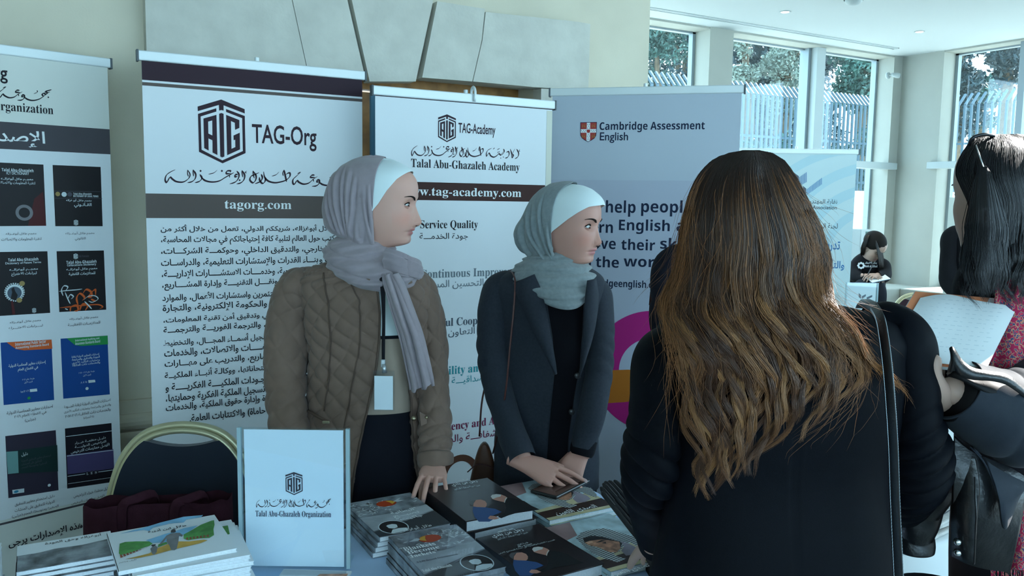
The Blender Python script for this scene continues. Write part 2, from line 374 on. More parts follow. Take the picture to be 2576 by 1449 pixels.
for (px, py, lb) in ((1975, 29, 'round recessed ceiling spotlight above the pillar, left of the two'), (2313, 79, 'round recessed ceiling spotlight near the room corner, right of the two')):
    c = atz(px, py, CEIL); t = thing('ceiling_spotlight', lb, 'spotlight', frame((c[0], c[1], CEIL)), 'recessed ceiling spotlights')
    ring(MB(), (0, 0), .030, .040, -.006, .0).build('rim', PALEM, t)
    MB().cyl((0, 0, -.004), (0, 0, -.001), .030, 24).build('diffuser', LAMP, t)
    l = bpy.data.lights.new('spot', 'SPOT'); l.energy = 12; l.spot_size = 1.6; l.spot_blend = .6; l.color = (1, .85, .7); l.shadow_soft_size = .05
    lo = bpy.data.objects.new('spot', l); COL.objects.link(lo); lo.location = (c[0], c[1], CEIL-.02)
c = atz(2148, -4, CEIL); t = thing('smoke_detector', 'small round smoke detector on the ceiling at the top edge', 'detector', frame((c[0], c[1], CEIL)))
MB().tube([(0, 0, 0), (0, 0, -.012), (0, 0, -.03), (0, 0, -.045), (0, 0, -.05)], [.06, .06, .052, .035, .01], 24).build('body', PALEM, t, True); ring(MB(), (0, 0), .04, .066, -.012, 0).build('base', DARK, t)
# wall camera
c = aty(2243, 192, WINY); t = thing('security_camera', 'white bullet security camera on the corner pillar', 'camera', frame((c[0], WINY, c[2])) @ Matrix.Scale(.55, 4))
MB().tube([(-.12, 0, 0), (-.12, -.03, 0), (-.12, -.035, 0)], [.055, .055, .04], 20).build('mount', PALEM, t, True)
MB().tube([(-.12, -.03, 0), (-.10, -.08, .0), (-.06, -.10, -.0)], [.016, .016, .016], 10).build('arm', PALEM, t, True)
MB().tube([(-.12, -.09, .01), (-.04, -.12, .0), (.0, -.135, -.004), (.012, -.14, -.005)], [.03, .045, .045, .042], 20).build('housing', PALEM, t, True)
MB().tube([(.01, -.139, -.005), (.02, -.143, -.006)], [.036, .032], 20).build('lens', mat('lens_black', (.01, .012, .015), .15, .6), t)
# ---------------------------------------------------------------- outdoors
GROUND = mat('pale_paving', (.78, .76, .70), .9, .1, var=.08, vscale=1)
WHITEW = mat('white_render', (.82, .81, .78), .9, .1)
FENCE = mat('fence_paint', (.045, .085, .11), .6, .3)
MB().box((-2, 5.6, -.3), (60, 60, -.05)).box((7.7, -30, -.3), (60, 5.6, -.05)).build('ground', GROUND, kind='structure')
FY, FX, WTOP = 9.5, 13.5, 1.82
pw = thing('perimeter_wall', 'low white rendered wall below the metal fence outside', 'wall', frame((FX, FY, 0)))
MB().box((-10, 0, -.05), (.3, .25, WTOP)).build('wall_section', WHITEW, pw); MB().box((0, -8, -.05), (.25, 0, WTOP)).build('wall_section', WHITEW, pw)
fe = thing('metal_fence', 'blue grey metal fence with bent bar tips outside the windows', 'fence', frame((FX, FY, WTOP)))
BT = 3.25-WTOP
m = MB(); r = .02
prof = [(0, 0), (0, BT), (.18, BT+.20)]
def bar(ax):
    d = (0, 1) if ax == 'u' else (1, 0); mm = MB(); s = .016
    for (a, za), (b, zb2) in zip(prof[:-1], prof[1:]):
        P = [Vector((d[0]*a, d[1]*a, za)), Vector((d[0]*b, d[1]*b, zb2))]
        e1 = Vector((s, 0, 0)) if ax == 'u' else Vector((0, s, 0)); e2 = (P[1]-P[0]).normalized().cross(e1)
        q = [e1+e2, e1-e2, -e1-e2, -e1+e2]; v = [P[0]+k for k in q]+[P[1]+k for k in q]
        mm.add(v, [(0, 1, 5, 4), (1, 2, 6, 5), (2, 3, 7, 6), (3, 0, 4, 7), (4, 5, 6, 7), (3, 2, 1, 0)])
    return mm.mesh(FENCE)
bu, bv = bar('u'), bar('v')
for k in range(62):
    o = obj('fence_bar', bu, fe); o.location = (-.1-.105*k, 0, 0)
for k in range(36):
    o = obj('fence_bar', bv, fe); o.location = (0, -.12-.115*k, 0)
for z in (.12, .78):
    MB().box((-6.6, -.012, z), (0, .012, z+.035)).build('rail', FENCE, fe); MB().box((-.012, -4, z), (.012, 0, z+.035)).build('rail', FENCE, fe)
LEAFD = mat('dark_leaf', (.012, .030, .036), .55, .3, var=.5, vscale=2.5)
LEAFM = mat('mid_leaf', (.035, .085, .070), .55, .3, var=.5, vscale=2.5)
LEAFL = mat('pale_leaf', (.16, .20, .16), .55, .3, var=.35, vscale=2.5)
BARK = mat('bark', (.10, .075, .05), .9, .1, var=.3, vscale=12)
def leaves(clumps, n, size, m):
    """each clump: (x,y,z,rx,ry,rz)"""
    C = np.array(clumps, float); vol = C[:, 3]*C[:, 4]*C[:, 5]; pk = np.random.choice(len(C), n, p=vol/vol.sum())
    d = np.random.normal(size=(n, 3)); d /= np.linalg.norm(d, axis=1)[:, None]; rr = np.random.uniform(.45, 1.05, n)[:, None]
    P = C[pk, :3]+d*rr*C[pk, 3:]
    a = np.random.normal(size=(n, 3)); a /= np.linalg.norm(a, axis=1)[:, None]; b = np.cross(a, np.random.normal(size=(n, 3))); b /= np.linalg.norm(b, axis=1)[:, None]
    s = np.random.uniform(.6, 1.3, n)[:, None]*size
    V = np.stack([P-a*s, P-b*s*.45+a*s*.1, P+a*s, P+b*s*.45+a*s*.1], 1).reshape(-1, 3); f = np.arange(4*n).reshape(n, 4)
    return mesh(V, f, m)
def tree(name, label, x, y, trunk, clumps, n, size, m):
    t = thing(name, label, 'tree', frame((x, y, -.05)), 'trees beyond the fence')
    MB().tube(trunk, [.16]*(len(trunk)-1)+[.06], 10, sm=4).build('trunk', BARK, t, True)
    mb = MB(); top = Vector(trunk[-1])
    for c in clumps[:8]: mb.tube([trunk[-2], tuple((top+Vector(c[:3]))/2), c[:3]], [.06, .04, .015], 6, sm=3)
    mb.build('branch', BARK, t, True)
    obj('foliage', leaves(clumps, n, size, m), t, kind='stuff')
R = random.Random(3)
def blob(h0, h1, rad, k, rr=(.5, .9)):
    out = []
    for _ in range(k):
        z = R.uniform(h0, h1); q = rad*math.sqrt(max(.05, 1-((z-(h0+h1)/2)/((h1-h0)/2+.2))**2)); a = R.uniform(0, 6.28); d = q*R.uniform(.2, 1)
        s = R.uniform(*rr); out.append((d*math.cos(a), d*math.sin(a), z, s, s, s*.8))
    return out
T4 = [(0, 0, 0), (.1, 0, 2), (0, 0, 4), (0, 0, 6.5)]
def ptree(name, label, px, d, z0, z1, r, k, rr, n, size, m):
    p = atd(px, 500, d); tree(name, label, float(p[0]), float(p[1]), [(0, 0, 0), (.08, .05, z0*.5), (0, 0, z0), (0, .05, (z0+z1)/2)], blob(z0, z1, r, k, rr), n, size, m)
ptree('evergreen_tree', 'dense dark evergreen behind the fence, seen past the wall end', 1715, 20, 2.6, 7.4, 1.25, 40, (.4, .7), 15000, .075, LEAFD)
ptree('olive_tree', 'mid green leafy tree low behind the fence, seen past the wall end', 1652, 15.5, 2.7, 4.9, .42, 14, (.25, .4), 5000, .05, LEAFM)
ptree('evergreen_tree', 'tall dark evergreen behind the fence beside the beige pillar', 1905, 21, 2.4, 7.6, 1.15, 44, (.45, .75), 17000, .08, LEAFD)
ptree('evergreen_tree', 'tall dark evergreen behind the fence beside the window mullion', 2030, 22.5, 2.6, 7.4, .95, 36, (.4, .7), 14000, .08, LEAFD)
ptree('olive_tree', 'silvery pale tree behind the fence in the middle window', 1960, 16.5, 3.2, 4.9, .36, 16, (.2, .34), 6500, .04, LEAFL)
ptree('olive_tree', 'pale branching tree at the pillar side of the middle window', 1868, 16.2, 3.3, 5.2, .22, 9, (.15, .28), 2600, .04, LEAFL)
ptree('pine_tree', 'mid green tree behind the fence left of the corner pillar', 2158, 19, 3.9, 6.8, .75, 30, (.32, .55), 12000, .065, LEAFM)
ptree('evergreen_tree', 'dark evergreen behind the fence right of the corner pillar', 2392, 18.5, 3.2, 6.4, .36, 22, (.28, .45), 8000, .065, LEAFD)
ptree('pine_tree', 'small bright green tree behind the side fence', 2452, 20.5, 3.5, 4.8, .32, 10, (.2, .32), 3200, .06, LEAFM)
ptree('evergreen_tree', 'dark evergreen high up in the rightmost window', 2512, 23, 4.9, 7.4, .5, 16, (.3, .5), 5200, .08, LEAFD)
sh = [(*atd(px, 500, R.uniform(15.2, 15.8))[:2], R.uniform(2.0, 2.75), .42, .3, .32) for px in (1880, 1915, 1950, 1990, 2030, 2110, 2150, 2190, 2215)]
o = obj('shrub_bank', leaves(sh, 6500, .045, LEAFM), None, 'green shrubs growing between the fence and the trees', cat='shrubs', kind='stuff')
HB = mat('house_stone', (.80, .76, .68), .9, .1)
hs = thing('garden_house', 'pale sunlit house far behind the trees', 'house', frame((24, 24, 0)))
MB().box((-5, 0, 0), (5, 6, 6.6)).build('wall_block', HB, hs); MB().box((-5.3, -.3, 6.6), (5.3, 6.3, 6.9)).build('roof', HB, hs)
for k in range(4): MB().box((-4+2.2*k, -.04, 3.6), (-3+2.2*k, .05, 5.2)).build('window_opening', mat('far_glass', (.15, .2, .24), .2, .5), hs)
# ---------------------------------------------------------------- roll-up banners
INK = mat('ink_brown_black', '33222d', .7); INKW = mat('ink_white', (.82, .86, .86), .7); PRINTW = mat('banner_white', (.74, .78, .80), .6, .25)
TAUPE = mat('ink_taupe', '5f5551', .7); MAROON = mat('ink_maroon', '3f2420', .7); NAVY = mat('ink_navy', '14233f', .7); BLACKI = mat('ink_black', '1a1820', .7)
RAIL = mat('rail_silver', (.74, .80, .80), .35, .5, .15); RAILD = mat('rail_cap', (.10, .12, .13), .5)
def rollup(name, label, M, w, h, white, pole=True):
    t = thing(name, label, 'banner', M, 'roll-up banner stands')
    pn_ = MB().box((-w/2, 0, .08), (w/2, .0015, h)).build('panel', white, t)
    m = MB().box((-w/2-.012, -.008, h-.004), (w/2+.012, .014, h+.032), bev=.004); m.build('top_rail', RAIL, t)
    for s in (-1, 1): MB().box((s*(w/2+.013)-.004, -.010, h-.008), (s*(w/2+.013)+.004, .016, h+.034), bev=.002).build('rail_cap', RAILD, t)
    MB().cyl((0, .03, .05), (0, .03, h+.05), .009, 10).build('pole', RAIL, t)
    MB().tube([(-w/2-.02, .03, .05), (w/2+.02, .03, .05)], [(.06, .045), (.06, .045)], 20).build('base', RAIL, t)
    for s in (-1, 1): MB().box((s*w*.33-.02, -.16, 0), (s*w*.33+.02, .2, .012), bev=.004).build('foot', RAIL, t)
    return t, Panel(pn_, M)
# ---- logo and calligraphy, traced in photo pixels of the big stand, kept as unit shapes
zl = lambda p: (480+p[0]/7.576, 240+p[1]/7.576)
LOGO = [[(130, 212), (578, 78), (1025, 262), (1028, 345), (625, 190), (625, 290), (580, 280), (540, 290), (535, 182), (133, 300)],
        [(137, 352), (485, 245), (487, 308), (187, 402), (205, 1035), (600, 1238), (992, 1060), (978, 435), (672, 315), (670, 258), (1028, 393), (1043, 1100), (605, 1295), (155, 1075)],
        [(240, 440), (328, 415), (340, 1052), (255, 1005)], [(408, 393), (488, 370), (507, 1137), (415, 1090)], [(328, 415), (408, 393), (408, 478), (327, 500)], [(332, 725), (412, 765), (412, 855), (337, 822)],
        [(540, 350), (580, 335), (625, 350), (640, 1165), (600, 1182), (562, 1165)],
        [(672, 370), (925, 470), (925, 620), (843, 657), (838, 522), (765, 490), (775, 1018), (848, 985), (845, 845), (815, 855), (812, 765), (932, 710), (938, 1030), (692, 1140)]]
w_ = 15
NAME = [(w_, [(402, 97), (436, 160), (415, 220), (340, 268), (245, 262), (190, 228), (155, 200), (125, 250), (105, 276), (85, 235), (105, 170), (165, 125), (228, 95)]), (9, [(402, 100), (402, 150), (414, 192)]),
        (w_, [(478, 95), (517, 160), (508, 222), (465, 262), (400, 278)]), (9, [(478, 100), (480, 140), (488, 188)]), (17, [(585, 112)]), (w_, [(574, 160), (604, 212), (570, 258), (505, 278)]),
        (w_, [(590, 195), (650, 248), (750, 268), (850, 252), (930, 205), (1000, 165), (1055, 135)]), (w_, [(1010, 150), (950, 150), (955, 115), (1003, 110), (1006, 132)]), (9, [(990, 165), (995, 205)]), (17, [(885, 112)]), (9, [(695, 158), (770, 140), (820, 100)]),
        (w_, [(1095, 112), (1125, 160), (1118, 215), (1075, 268), (995, 295)]), (w_, [(1105, 190), (1072, 195), (1075, 162), (1108, 168)]), (w_, [(1168, 105), (1206, 170), (1196, 235), (1155, 278), (1092, 296)]), (9, [(1166, 110), (1172, 160), (1182, 202)]), (15, [(1135, 242)]), (8, [(1236, 112), (1216, 128), (1230, 145)]),
        (w_, [(1322, 110), (1366, 180), (1360, 242), (1322, 280), (1280, 240), (1295, 188), (1345, 165), (1410, 135)]), (9, [(1322, 115), (1328, 165), (1342, 215)]),
        (w_, [(1472, 122), (1488, 200), (1540, 255), (1630, 278), (1720, 265), (1790, 240), (1842, 190), (1842, 142), (1805, 148), (1765, 190)]), (w_, [(1498, 200), (1492, 262), (1455, 288), (1420, 245), (1412, 200)]), (w_, [(1438, 158), (1456, 210), (1425, 262), (1350, 292)]),
        (w_, [(1758, 98), (1776, 170), (1796, 265)]), (9, [(1760, 98), (1742, 140), (1752, 182)]), (9, [(1588, 186), (1650, 165), (1690, 125)])]
COLL = [(w_, [(2000, 128), (1935, 185), (1888, 232), (1885, 282), (1908, 300), (1942, 248), (1972, 272), (2035, 298), (2110, 282), (2170, 230), (2232, 190)]), (w_, [(2195, 205), (2135, 202), (2150, 172), (2192, 172)]), (9, [(2170, 225), (2178, 262)]), (13, [(1950, 152), (1992, 128)]),
        (w_, [(2255, 268), (2225, 266), (2230, 238), (2258, 246), (2256, 288), (2215, 322), (2155, 328)]), (w_, [(2250, 262), (2300, 302), (2380, 316), (2470, 290), (2540, 240), (2590, 190), (2640, 160)]), (w_, [(2540, 240), (2520, 205), (2555, 190), (2575, 215)]), (w_, [(2575, 215), (2600, 180), (2570, 160), (2620, 140), (2665, 125)]), (15, [(2612, 248)]), (9, [(2448, 150), (2452, 180), (2398, 208)])]
ACAD = [(w_, [(2045, 130), (1960, 165), (1925, 215), (1930, 270), (1955, 245), (1990, 215), (2030, 262), (2100, 285), (2170, 262), (2225, 225), (2270, 250), (2300, 215), (2345, 175)]), (13, [(2085, 145), (2120, 125)]), (9, [(2180, 155), (2240, 132)]), (12, [(2200, 200)]), (12, [(2228, 192)]), (w_, [(2330, 140), (2350, 190), (2290, 250)]), (12, [(2270, 300)]), (12, [(2330, 282)]),
        (w_, [(2395, 200), (2450, 185), (2465, 235), (2430, 285), (2370, 300)]), (w_, [(2490, 140), (2530, 230), (2540, 290), (2570, 260), (2550, 225)]), (9, [(2600, 135), (2560, 195), (2535, 235)]), (w_, [(2640, 140), (2690, 210), (2670, 275), (2600, 310)]), (8, [(2715, 140), (2700, 170), (2720, 180)])]
zc_ = lambda x, y: (400+x/5.6, 410+y/5.6)
# ================= stand with the long Arabic text
OY = 3.30
a = aty(356, 160, OY); b = aty(911, 195, OY); ztop = (a[2]+aty(911, 190, OY)[2])/2
Mo = frame(((a[0]+b[0])/2, OY, 0))
org, P = rollup('rollup_banner', 'white banner with large hexagon logo, grey band and dense Arabic paragraph', Mo, b[0]-a[0], ztop, PRINTW)
wO = (b[0]-a[0])/2
def band(P, y0, y1, x, m, w, name='band', x0=None, x1=None):
    z0, z1 = P.px(x, y0)[1], P.px(x, y1)[1]; l = -w if x0 is None else P.px(x0, y0)[0]; r = w if x1 is None else P.px(x1, y0)[0]
    return P.poly(name, [[(l, z1), (r, z1), (r, z0), (l, z0)]], m, pix=False)
z0 = P.px(356, 158)[1]
P.poly('band', [[(-wO, P.px(356, 200.5)[1]), (wO, P.px(356, 200.5)[1]), (wO, ztop), (-wO, ztop)]], INK, pix=False)
band(P, 206, 214.5, 356, TAUPE, wO); band(P, 486.5, 548.5, 367, TAUPE, wO)
lp = [[P.px(*zl(p)) for p in q] for q in LOGO]
P.poly('logo', lp, INK, pix=False)
_al = np.array([p for q in lp for p in q]); LMN, LSZ = _al.min(0), _al.max(0)-_al.min(0)
LOGO_U = [[((p[0]-LMN[0])/LSZ[0], (p[1]-LMN[1])/LSZ[0]) for p in q] for q in lp]; LOGO_H = LSZ[1]/LSZ[0]
def logo(P, xl, xr, yt, m, px=True):
    """place the logo between two pixels xl,xr at row yt (its top)"""
    l = P.px(xl, yt); r = P.px(xr, yt); s = r[0]-l[0]
    return P.poly('logo', [[(l[0]+u*s, l[1]-(LOGO_H-v)*s) for u, v in q] for q in LOGO_U], m, pix=False)
def callig(st):
    v, f = brush(st); loc = np.array([P.px(*zc_(x, -y)) for x, y in v]); return loc, f
n1, f1 = callig(NAME); n2, f2 = callig(COLL); n3, f3 = callig(ACAD)
full_v = np.vstack([n1, n2]); full_f = f1+[tuple(i+len(n1) for i in q) for q in f2]
acad_v = np.vstack([n1, n3]); acad_f = f1+[tuple(i+len(n1) for i in q) for q in f3]
P.out('calligraphy', full_v, full_f, INK)
P.text('TAG-Org', 'narrow', 634, 345, 796, 349, 62, INK)
P.text('tagorg.com', 'serif', 565, 518, 733, 519, 27, INKW)
LN = [('عة طلال أبوغزاله، شريككم الدولي، تعمل من خلال أكثر من', 404, 577, 862, 'مجمو'), ('كتب حول العالم لتلبية كافة إحتياجاتكم في مجالات المحاسبة،', 405, 606, 842, 'من ١٠٠ م'),
      ('الخارجي، والتدقيق الداخلي، وحوكمـــة الشركـــات،', 405, 635, 826, 'والتدقيق'), ('بنـــاء القدرات والإستشارات التعليمية، والدراســات', 405, 663.5, 800, 'والضرائب و'),
      ('جية، وخدمــــات الاستشـــــارات الإداريــــة،', 407, 692, 728, 'والإستشارات الاستراتيـ'), ('، ونقــــل التقنيــــة وإدارة المشــــاريع،', 408, 720, 708, 'والبحوث والتدريب'),
      ('ستثمرين واستشارات الأعمال، والموارد', 408, 750, 700, 'وخدمات رعاية المـ'), ('ة، والحكومة الإلكترونية، والتجارة', 409, 778, 694, 'البشرية والملكية الفكريـ'),
      ('وني وتدقيق أمن تقنية المعلومات،', 411, 807, 687, 'الإلكترونية والتوقيع الإلكتر'), ('يع، والترجمة الفوريـــة والترجمـــة', 411, 834, 685, 'وخدمات النشر والتوز'),
      ('تسجيل أسمــاء المجـــال، والتخطيط', 411, 863, 682, 'القانونية المعتمدة و'), ('ومـــــات والاتصالات، والخدمات', 413, 891, 677, 'الاستراتيجي لتقنية المعلـ'),
      ('شاريع، والتدريب على مهـــارات', 414, 919, 674, 'المهنية وإدارة المـ'), ('متحاناتها، ووكالـة أنبــاء الملكيــة', 414, 945, 672, 'تقنية المعلومات وا'),
      ('جـودات الملكيــــة الفكريـــــة و', 416, 977, 667, 'الفكرية وتقييم مو'), ('تسجيل الملكية الفكرية وحمايتها،', 417, 1004, 667, 'العلامات التجارية و'),
      ('ة وإدارة حقوق الملكية، والخدمات', 417, 1029, 667, 'والبراءات التجاريـ'), ('حاماة) والاكتتابات العامة.', 477, 1054, 668, 'القانونية (المـ')]
for i, (t_, x0, y0, x1, fill) in enumerate(LN):
    P.text(t_, 'arb', x0, y0, x1, None, 23, BLACKI, 'text_line'); l = P.px(x1+3, y0)[0]
    v, f = text_geo(fill, 'arb'); q = P.fit(v, x0, y0, x1, None, 20); r = wO-.035
    if r-l > .02: q[:, 0] = l+(q[:, 0]-q[:, 0].min())/(np.ptp(q[:, 0]))*(r-l); P.out('text_line', q, f, BLACKI)
# ================= stand with the five values
AY = 3.14
a = aty(944, 262, AY); b = aty(1389, 290, AY); ztop = aty(942, 236, AY)[2]
Ma = frame(((a[0]+b[0])/2, AY, 0)); wA = (b[0]-a[0])/2
aca, P2 = rollup('rollup_banner', 'white banner with small hexagon logo, brown web address band and coloured headings', Ma, 2*wA, ztop, PRINTW)
band(P2, 236, 241, 945, INK, wA)
zz = P2.px(1372, 466); P2.poly('band', [[(-wA, P2.px(1372, 508)[1]), (wA-.03, P2.px(1372, 508)[1]), (wA-.03, zz[1]), (-wA, zz[1])]], MAROON, pix=False)
MB().box((wA-.028, -.0012, .08), (wA, -.0004, ztop-.012)).build('margin_strip', mat('cream_margin', (.66, .66, .56), .7), aca)
MB().tube([(.02, -.012, ztop+.0), (.02, -.016, ztop+.04), (.02, 0, ztop+.06), (.02, .018, ztop+.045), (.02, .018, ztop)], [.006]*5, 8, sm=3).build('rail_clip', RAIL, aca, True)
logo(P2, 1102, 1147, 286, INK)
P2.text('TAG-Academy', 'narrow', 1153, 325, 1246, 331, 33, INK)
P2.out('calligraphy', P2.fit(acad_v, 1034, 379, 1308, 386, 33), acad_f, INK)
P2.text('Talal Abu-Ghazaleh Academy', 'serif', 1034, 415, 1307, 421, 27, BLACKI)
P2.text('www.tag-academy.com', 'serif', 1012, 485, 1311, 487, 27, INKW)
C1, C2, C3 = mat('ink_slate', '4b5662', .7), mat('ink_teal', '1f8f98', .7), mat('ink_crimson', '7a1f4a', .7)
P2.text('Service Quality', 'serif', 1057, 568, 1202, 566, 26, BLACKI); P2.text('جودة الخدمـــة', 'ar', 1055, 596, 1177, 595, 20, BLACKI)
GREYI = mat('ink_grey', '6f7b83', .7)
P2.text('Continuous Improvement', 'serif', 1057, 690, 1326, 686, 27, GREYI); P2.text('التحسين المستمر', 'ar', 1052, 718, 1216, 713, 24, GREYI)
P2.text('Fruitful Cooperation', 'serif', 1057, 814, 1272, 807, 26, C1); P2.text('التعاون المثمر', 'ar', 1058, 842, 1194, 835, 22, C1)
P2.text('Credibility and Quality', 'serif', 1052, 936, 1300, 924, 27, C2); P2.text('المصداقيـــة والجودة', 'ar', 1064, 964, 1240, 952, 22, C2)
P2.text('Transparency and Accuracy', 'serif', 1036, 1078, 1316, 1060, 26, C3); P2.text('الشفافـــة والدقة', 'ar', 1106, 1104, 1262, 1094, 24, C3)
disc_ = lambda P, cx, cy, r, r0, m, a0=0, a1=360: None
BRN, TANP = mat('print_brown', '5a3626', .7), mat('print_ochre', '8a6a35', .7)
_c = P2.px(1157, 1196); _k = P2.px(1158, 1196)[0]-_c[0]
P2.poly('print_arch', [[(_c[0]+r*_k*math.cos(math.radians(a_)), _c[1]+r*_k*math.sin(math.radians(a_))) for r, a_ in [(48, 180-9*i) for i in range(21)]+[(33, 9*i) for i in range(21)]]], BRN, pix=False)
P2.poly('print_arch', [[(_c[0]+_k*(-62+28*math.cos(math.radians(10*i))), _c[1]+_k*(-92+28*math.sin(math.radians(10*i)))) for i in range(36)]], TANP, pix=False)
pb_ = thing('poster_board', 'narrow blue board edge standing behind the banner with coloured headings', 'board', frame((aty(938, 300, 3.42)[0], 3.42, 0)))
MB().box((-.012, -.01, 0), (.5, .01, aty(938, 236, 3.42)[2]), bev=.003).build('board', mat('board_blue', (.10, .24, .34), .5), pb_)
# ================= publications stand, partly outside the picture
zt = 2.05; c = Vector(atz(270, 168, zt)); rz = math.radians(17.7); wP = .85
ex = Vector((math.cos(rz), math.sin(rz), 0)); Mp = frame((c.x-ex.x*wP/2, c.y-ex.y*wP/2, 0), rz)
pub, P3 = rollup('rollup_banner', 'cream banner showing rows of book covers at the picture edge', Mp, wP, zt, mat('banner_cream', (.70, .72, .66), .6, .25))
GRAPH = mat('ink_graphite', '4a474c', .7)
zb1 = P3.px(272, 388)[1]; zb0 = P3.px(270, 325)[1]
P3.poly('band', [[(-wP/2, zb1), (wP/2, zb1), (wP/2, zb0), (-wP/2, zb0)]], GRAPH, pix=False)
MB().box((-wP/2, -.0006, P3.px(303, 1237)[1]), (wP/2, -.0002, zb1)).build('white_field', PRINTW, pub)
P3.poly('rule', [[(-wP/2, P3.px(200, 1273)[1]), (wP/2, P3.px(200, 1273)[1]), (wP/2, P3.px(200, 1268)[1]), (-wP/2, P3.px(200, 1268)[1])]], GRAPH, pix=False)
P3.text('TAG-Org', 'narrow', -160, 166, 19, 192, 46, BLACKI)
_h = P3.px(131, 250)
q = np.array(full_v); q = (q-q.min(0))/np.ptp(q, axis=0); wln = .545; q = np.stack([_h[0]-wln+q[:, 0]*wln, _h[1]-.016+q[:, 1]*.052], -1); P3.out('calligraphy', q, full_f, BLACKI)
P3.text('Talal Abu-Ghazaleh Organization', 'serif', -300, 243, 134, 281, 30, BLACKI)
P3.text('الإصدارات', 'arb', -110, 343, 113, 349, 44, INKW)
K1, K2, K3, K4, K5 = mat('cover_black', '1d1a1e', .5), mat('cover_blue', '12468c', .5), mat('cover_plum', '322c3c', .5), mat('cover_night', '17141f', .5), mat('cover_green', '15302f', .5)
OR, GRN, REDD, CW = mat('print_orange', 'd2602a', .5), mat('print_green', '2a8f4a', .5), mat('print_dark_red', '4a1417', .5), mat('print_pale', (.62, .70, .72), .5)
DIM = mat('print_dim', '4a4a55', .5); LAV = mat('print_lavender', '4f4670', .5); TEALP = mat('print_teal', '6f9b98', .5); TAN = mat('print_tan', '9c8452', .5)
def cover(c4, m): return P3.poly('cover', [c4], m)
def disc(P, cx, cy, r, m, name='print', n=24, r0=0, sy=1):
    c = P.px(cx, cy); s = abs(P.px(cx+r, cy)[0]-c[0]); out = [(c[0]+s*math.cos(2*math.pi*k/n), c[1]+s*sy*math.sin(2*math.pi*k/n)) for k in range(n)]
    if not r0: return P.poly(name, [out], m, pix=False)
    s2 = s*r0/r; inn = [(c[0]+s2*math.cos(2*math.pi*k/n), c[1]+s2*sy*math.sin(2*math.pi*k/n)) for k in range(n)]
    return P.poly(name, [[out[k], out[(k+1) % n], inn[(k+1) % n], inn[k]] for k in range(n)], m, pix=False)
cover([(-16, 408), (109, 414), (116, 568), (-10, 569)], K1); cover([(132, 415), (253, 420), (258, 569), (139, 569)], K1)
cover([(-12, 634), (119, 632), (126, 787), (-4, 795)], K1); cover([(142, 632), (261, 630), (267, 779), (149, 785)], K1)
cover([(1, 862), (129, 854), (136, 1006), (9, 1019)], K2); cover([(152, 852), (270, 844), (276, 992), (159, 1003)], K2)
cover([(13, 1097), (140, 1082), (147, 1233), (21, 1253)], K3); cover([(163, 1078), (280, 1064), (286, 1212), (169, 1229)], K4)
P3.poly('print', [[(86, 500), (108, 482), (116, 568), (70, 568)]], REDD); disc(P3, 61, 535, 22, mat('print_grey', '77767a', .5), r0=14)
T = P3.text
T('Talal Abu-Ghazaleh', 'noto', 4, 427, 84, 429, 8, CW); T('ICT DICTIONARY', 'notor', 16, 435, 73, 437, 7, CW); T('معجــم طلال أبوغزالــه', 'arb', 2, 450, 83, 451, 10, CW); T('لتقنية المعلومات والاتصالات', 'ar', -8, 460, 88, 461, 9, CW)
P3.poly('print', [[(136, 480), (256, 482), (256, 483), (136, 481)], [(137, 498), (257, 499), (257, 500), (137, 499)]], DIM)
disc(P3, 145, 488, 6, TAN); disc(P3, 161, 489, 6.5, CW); disc(P3, 175, 489, 6, DIM)
T('Talal Abu-Ghazaleh', 'noto', 184, 487, 230, 488, 5, CW); T('DICTIONARY OF LEGAL TERMS', 'noto', 184, 493, 247, 494, 5, CW); T('معجم طلال أبو غزاله', 'arb', 166, 504, 230, 505, 9, CW); T('القـانـوني', 'arb', 186, 516, 230, 517, 12, CW); logo(P3, 185, 196, 553, CW)
T('معجم طلال أبوغــزاله', 'ar', 14, 588, 91, 588, 9, BLACKI); T('لتقنية المعلومات والاتصالات', 'ar', 3, 602, 104, 602, 9, BLACKI); T('معجم طلال أبوغــزاله', 'ar', 164, 587, 237, 587, 9, BLACKI); T('القانوني', 'ar', 188, 601, 215, 601, 9, BLACKI)
T('Talal Abu-Ghazaleh', 'noto', 20, 653, 96, 652, 8, CW); T('Dictionary of Patent Terms', 'notor', 13, 662, 103, 661, 7, CW); T('معجــم أبوغزالــه', 'arb', 23, 678, 95, 677, 10, CW); T('لبراءات الاختراع', 'arb', 28, 690, 92, 688, 10, CW)
for k in range(26):
    a_ = 2*math.pi*k/26; cx, cy = 36+24*math.cos(a_), 735+22*math.sin(a_); disc(P3, cx, cy, 2.2, CW, n=6)
disc(P3, 36, 735, 22, CW); disc(P3, 36, 737, 18, mat('print_blue_grey', '4c5a68', .5)); P3.poly('print', [[(26, 752), (30, 735), (28, 727), (34, 722), (38, 733), (44, 742), (40, 756)]], K1); disc(P3, 55, 713, 7, TAN); disc(P3, 48, 755, 7, TAN); logo(P3, 80, 90, 775, CW)
P3.poly('print', [[(27, 757), (32, 756), (38, 790), (30, 791)]], REDD)
logo(P3, 184, 195, 638, CW); T('TAG-Translate', 'noto', 196, 644, 223, 644, 6, DIM); T('Talal Abu-Ghazaleh', 'noto', 166, 659, 242, 658, 8, CW); T('Collocations Dictionary', 'noto', 168, 667, 241, 666, 7, CW); T('معجم طلال أبوغزالــه', 'arb', 166, 677, 244, 676, 10, CW); T('للمتلازمات اللفظية', 'arb', 172, 689, 239, 688, 9, CW)
def bprint(st, m): v, f = brush(st, sm=6); return P3.out('print', [P3.px(x, -y) for x, y in v], f, m)
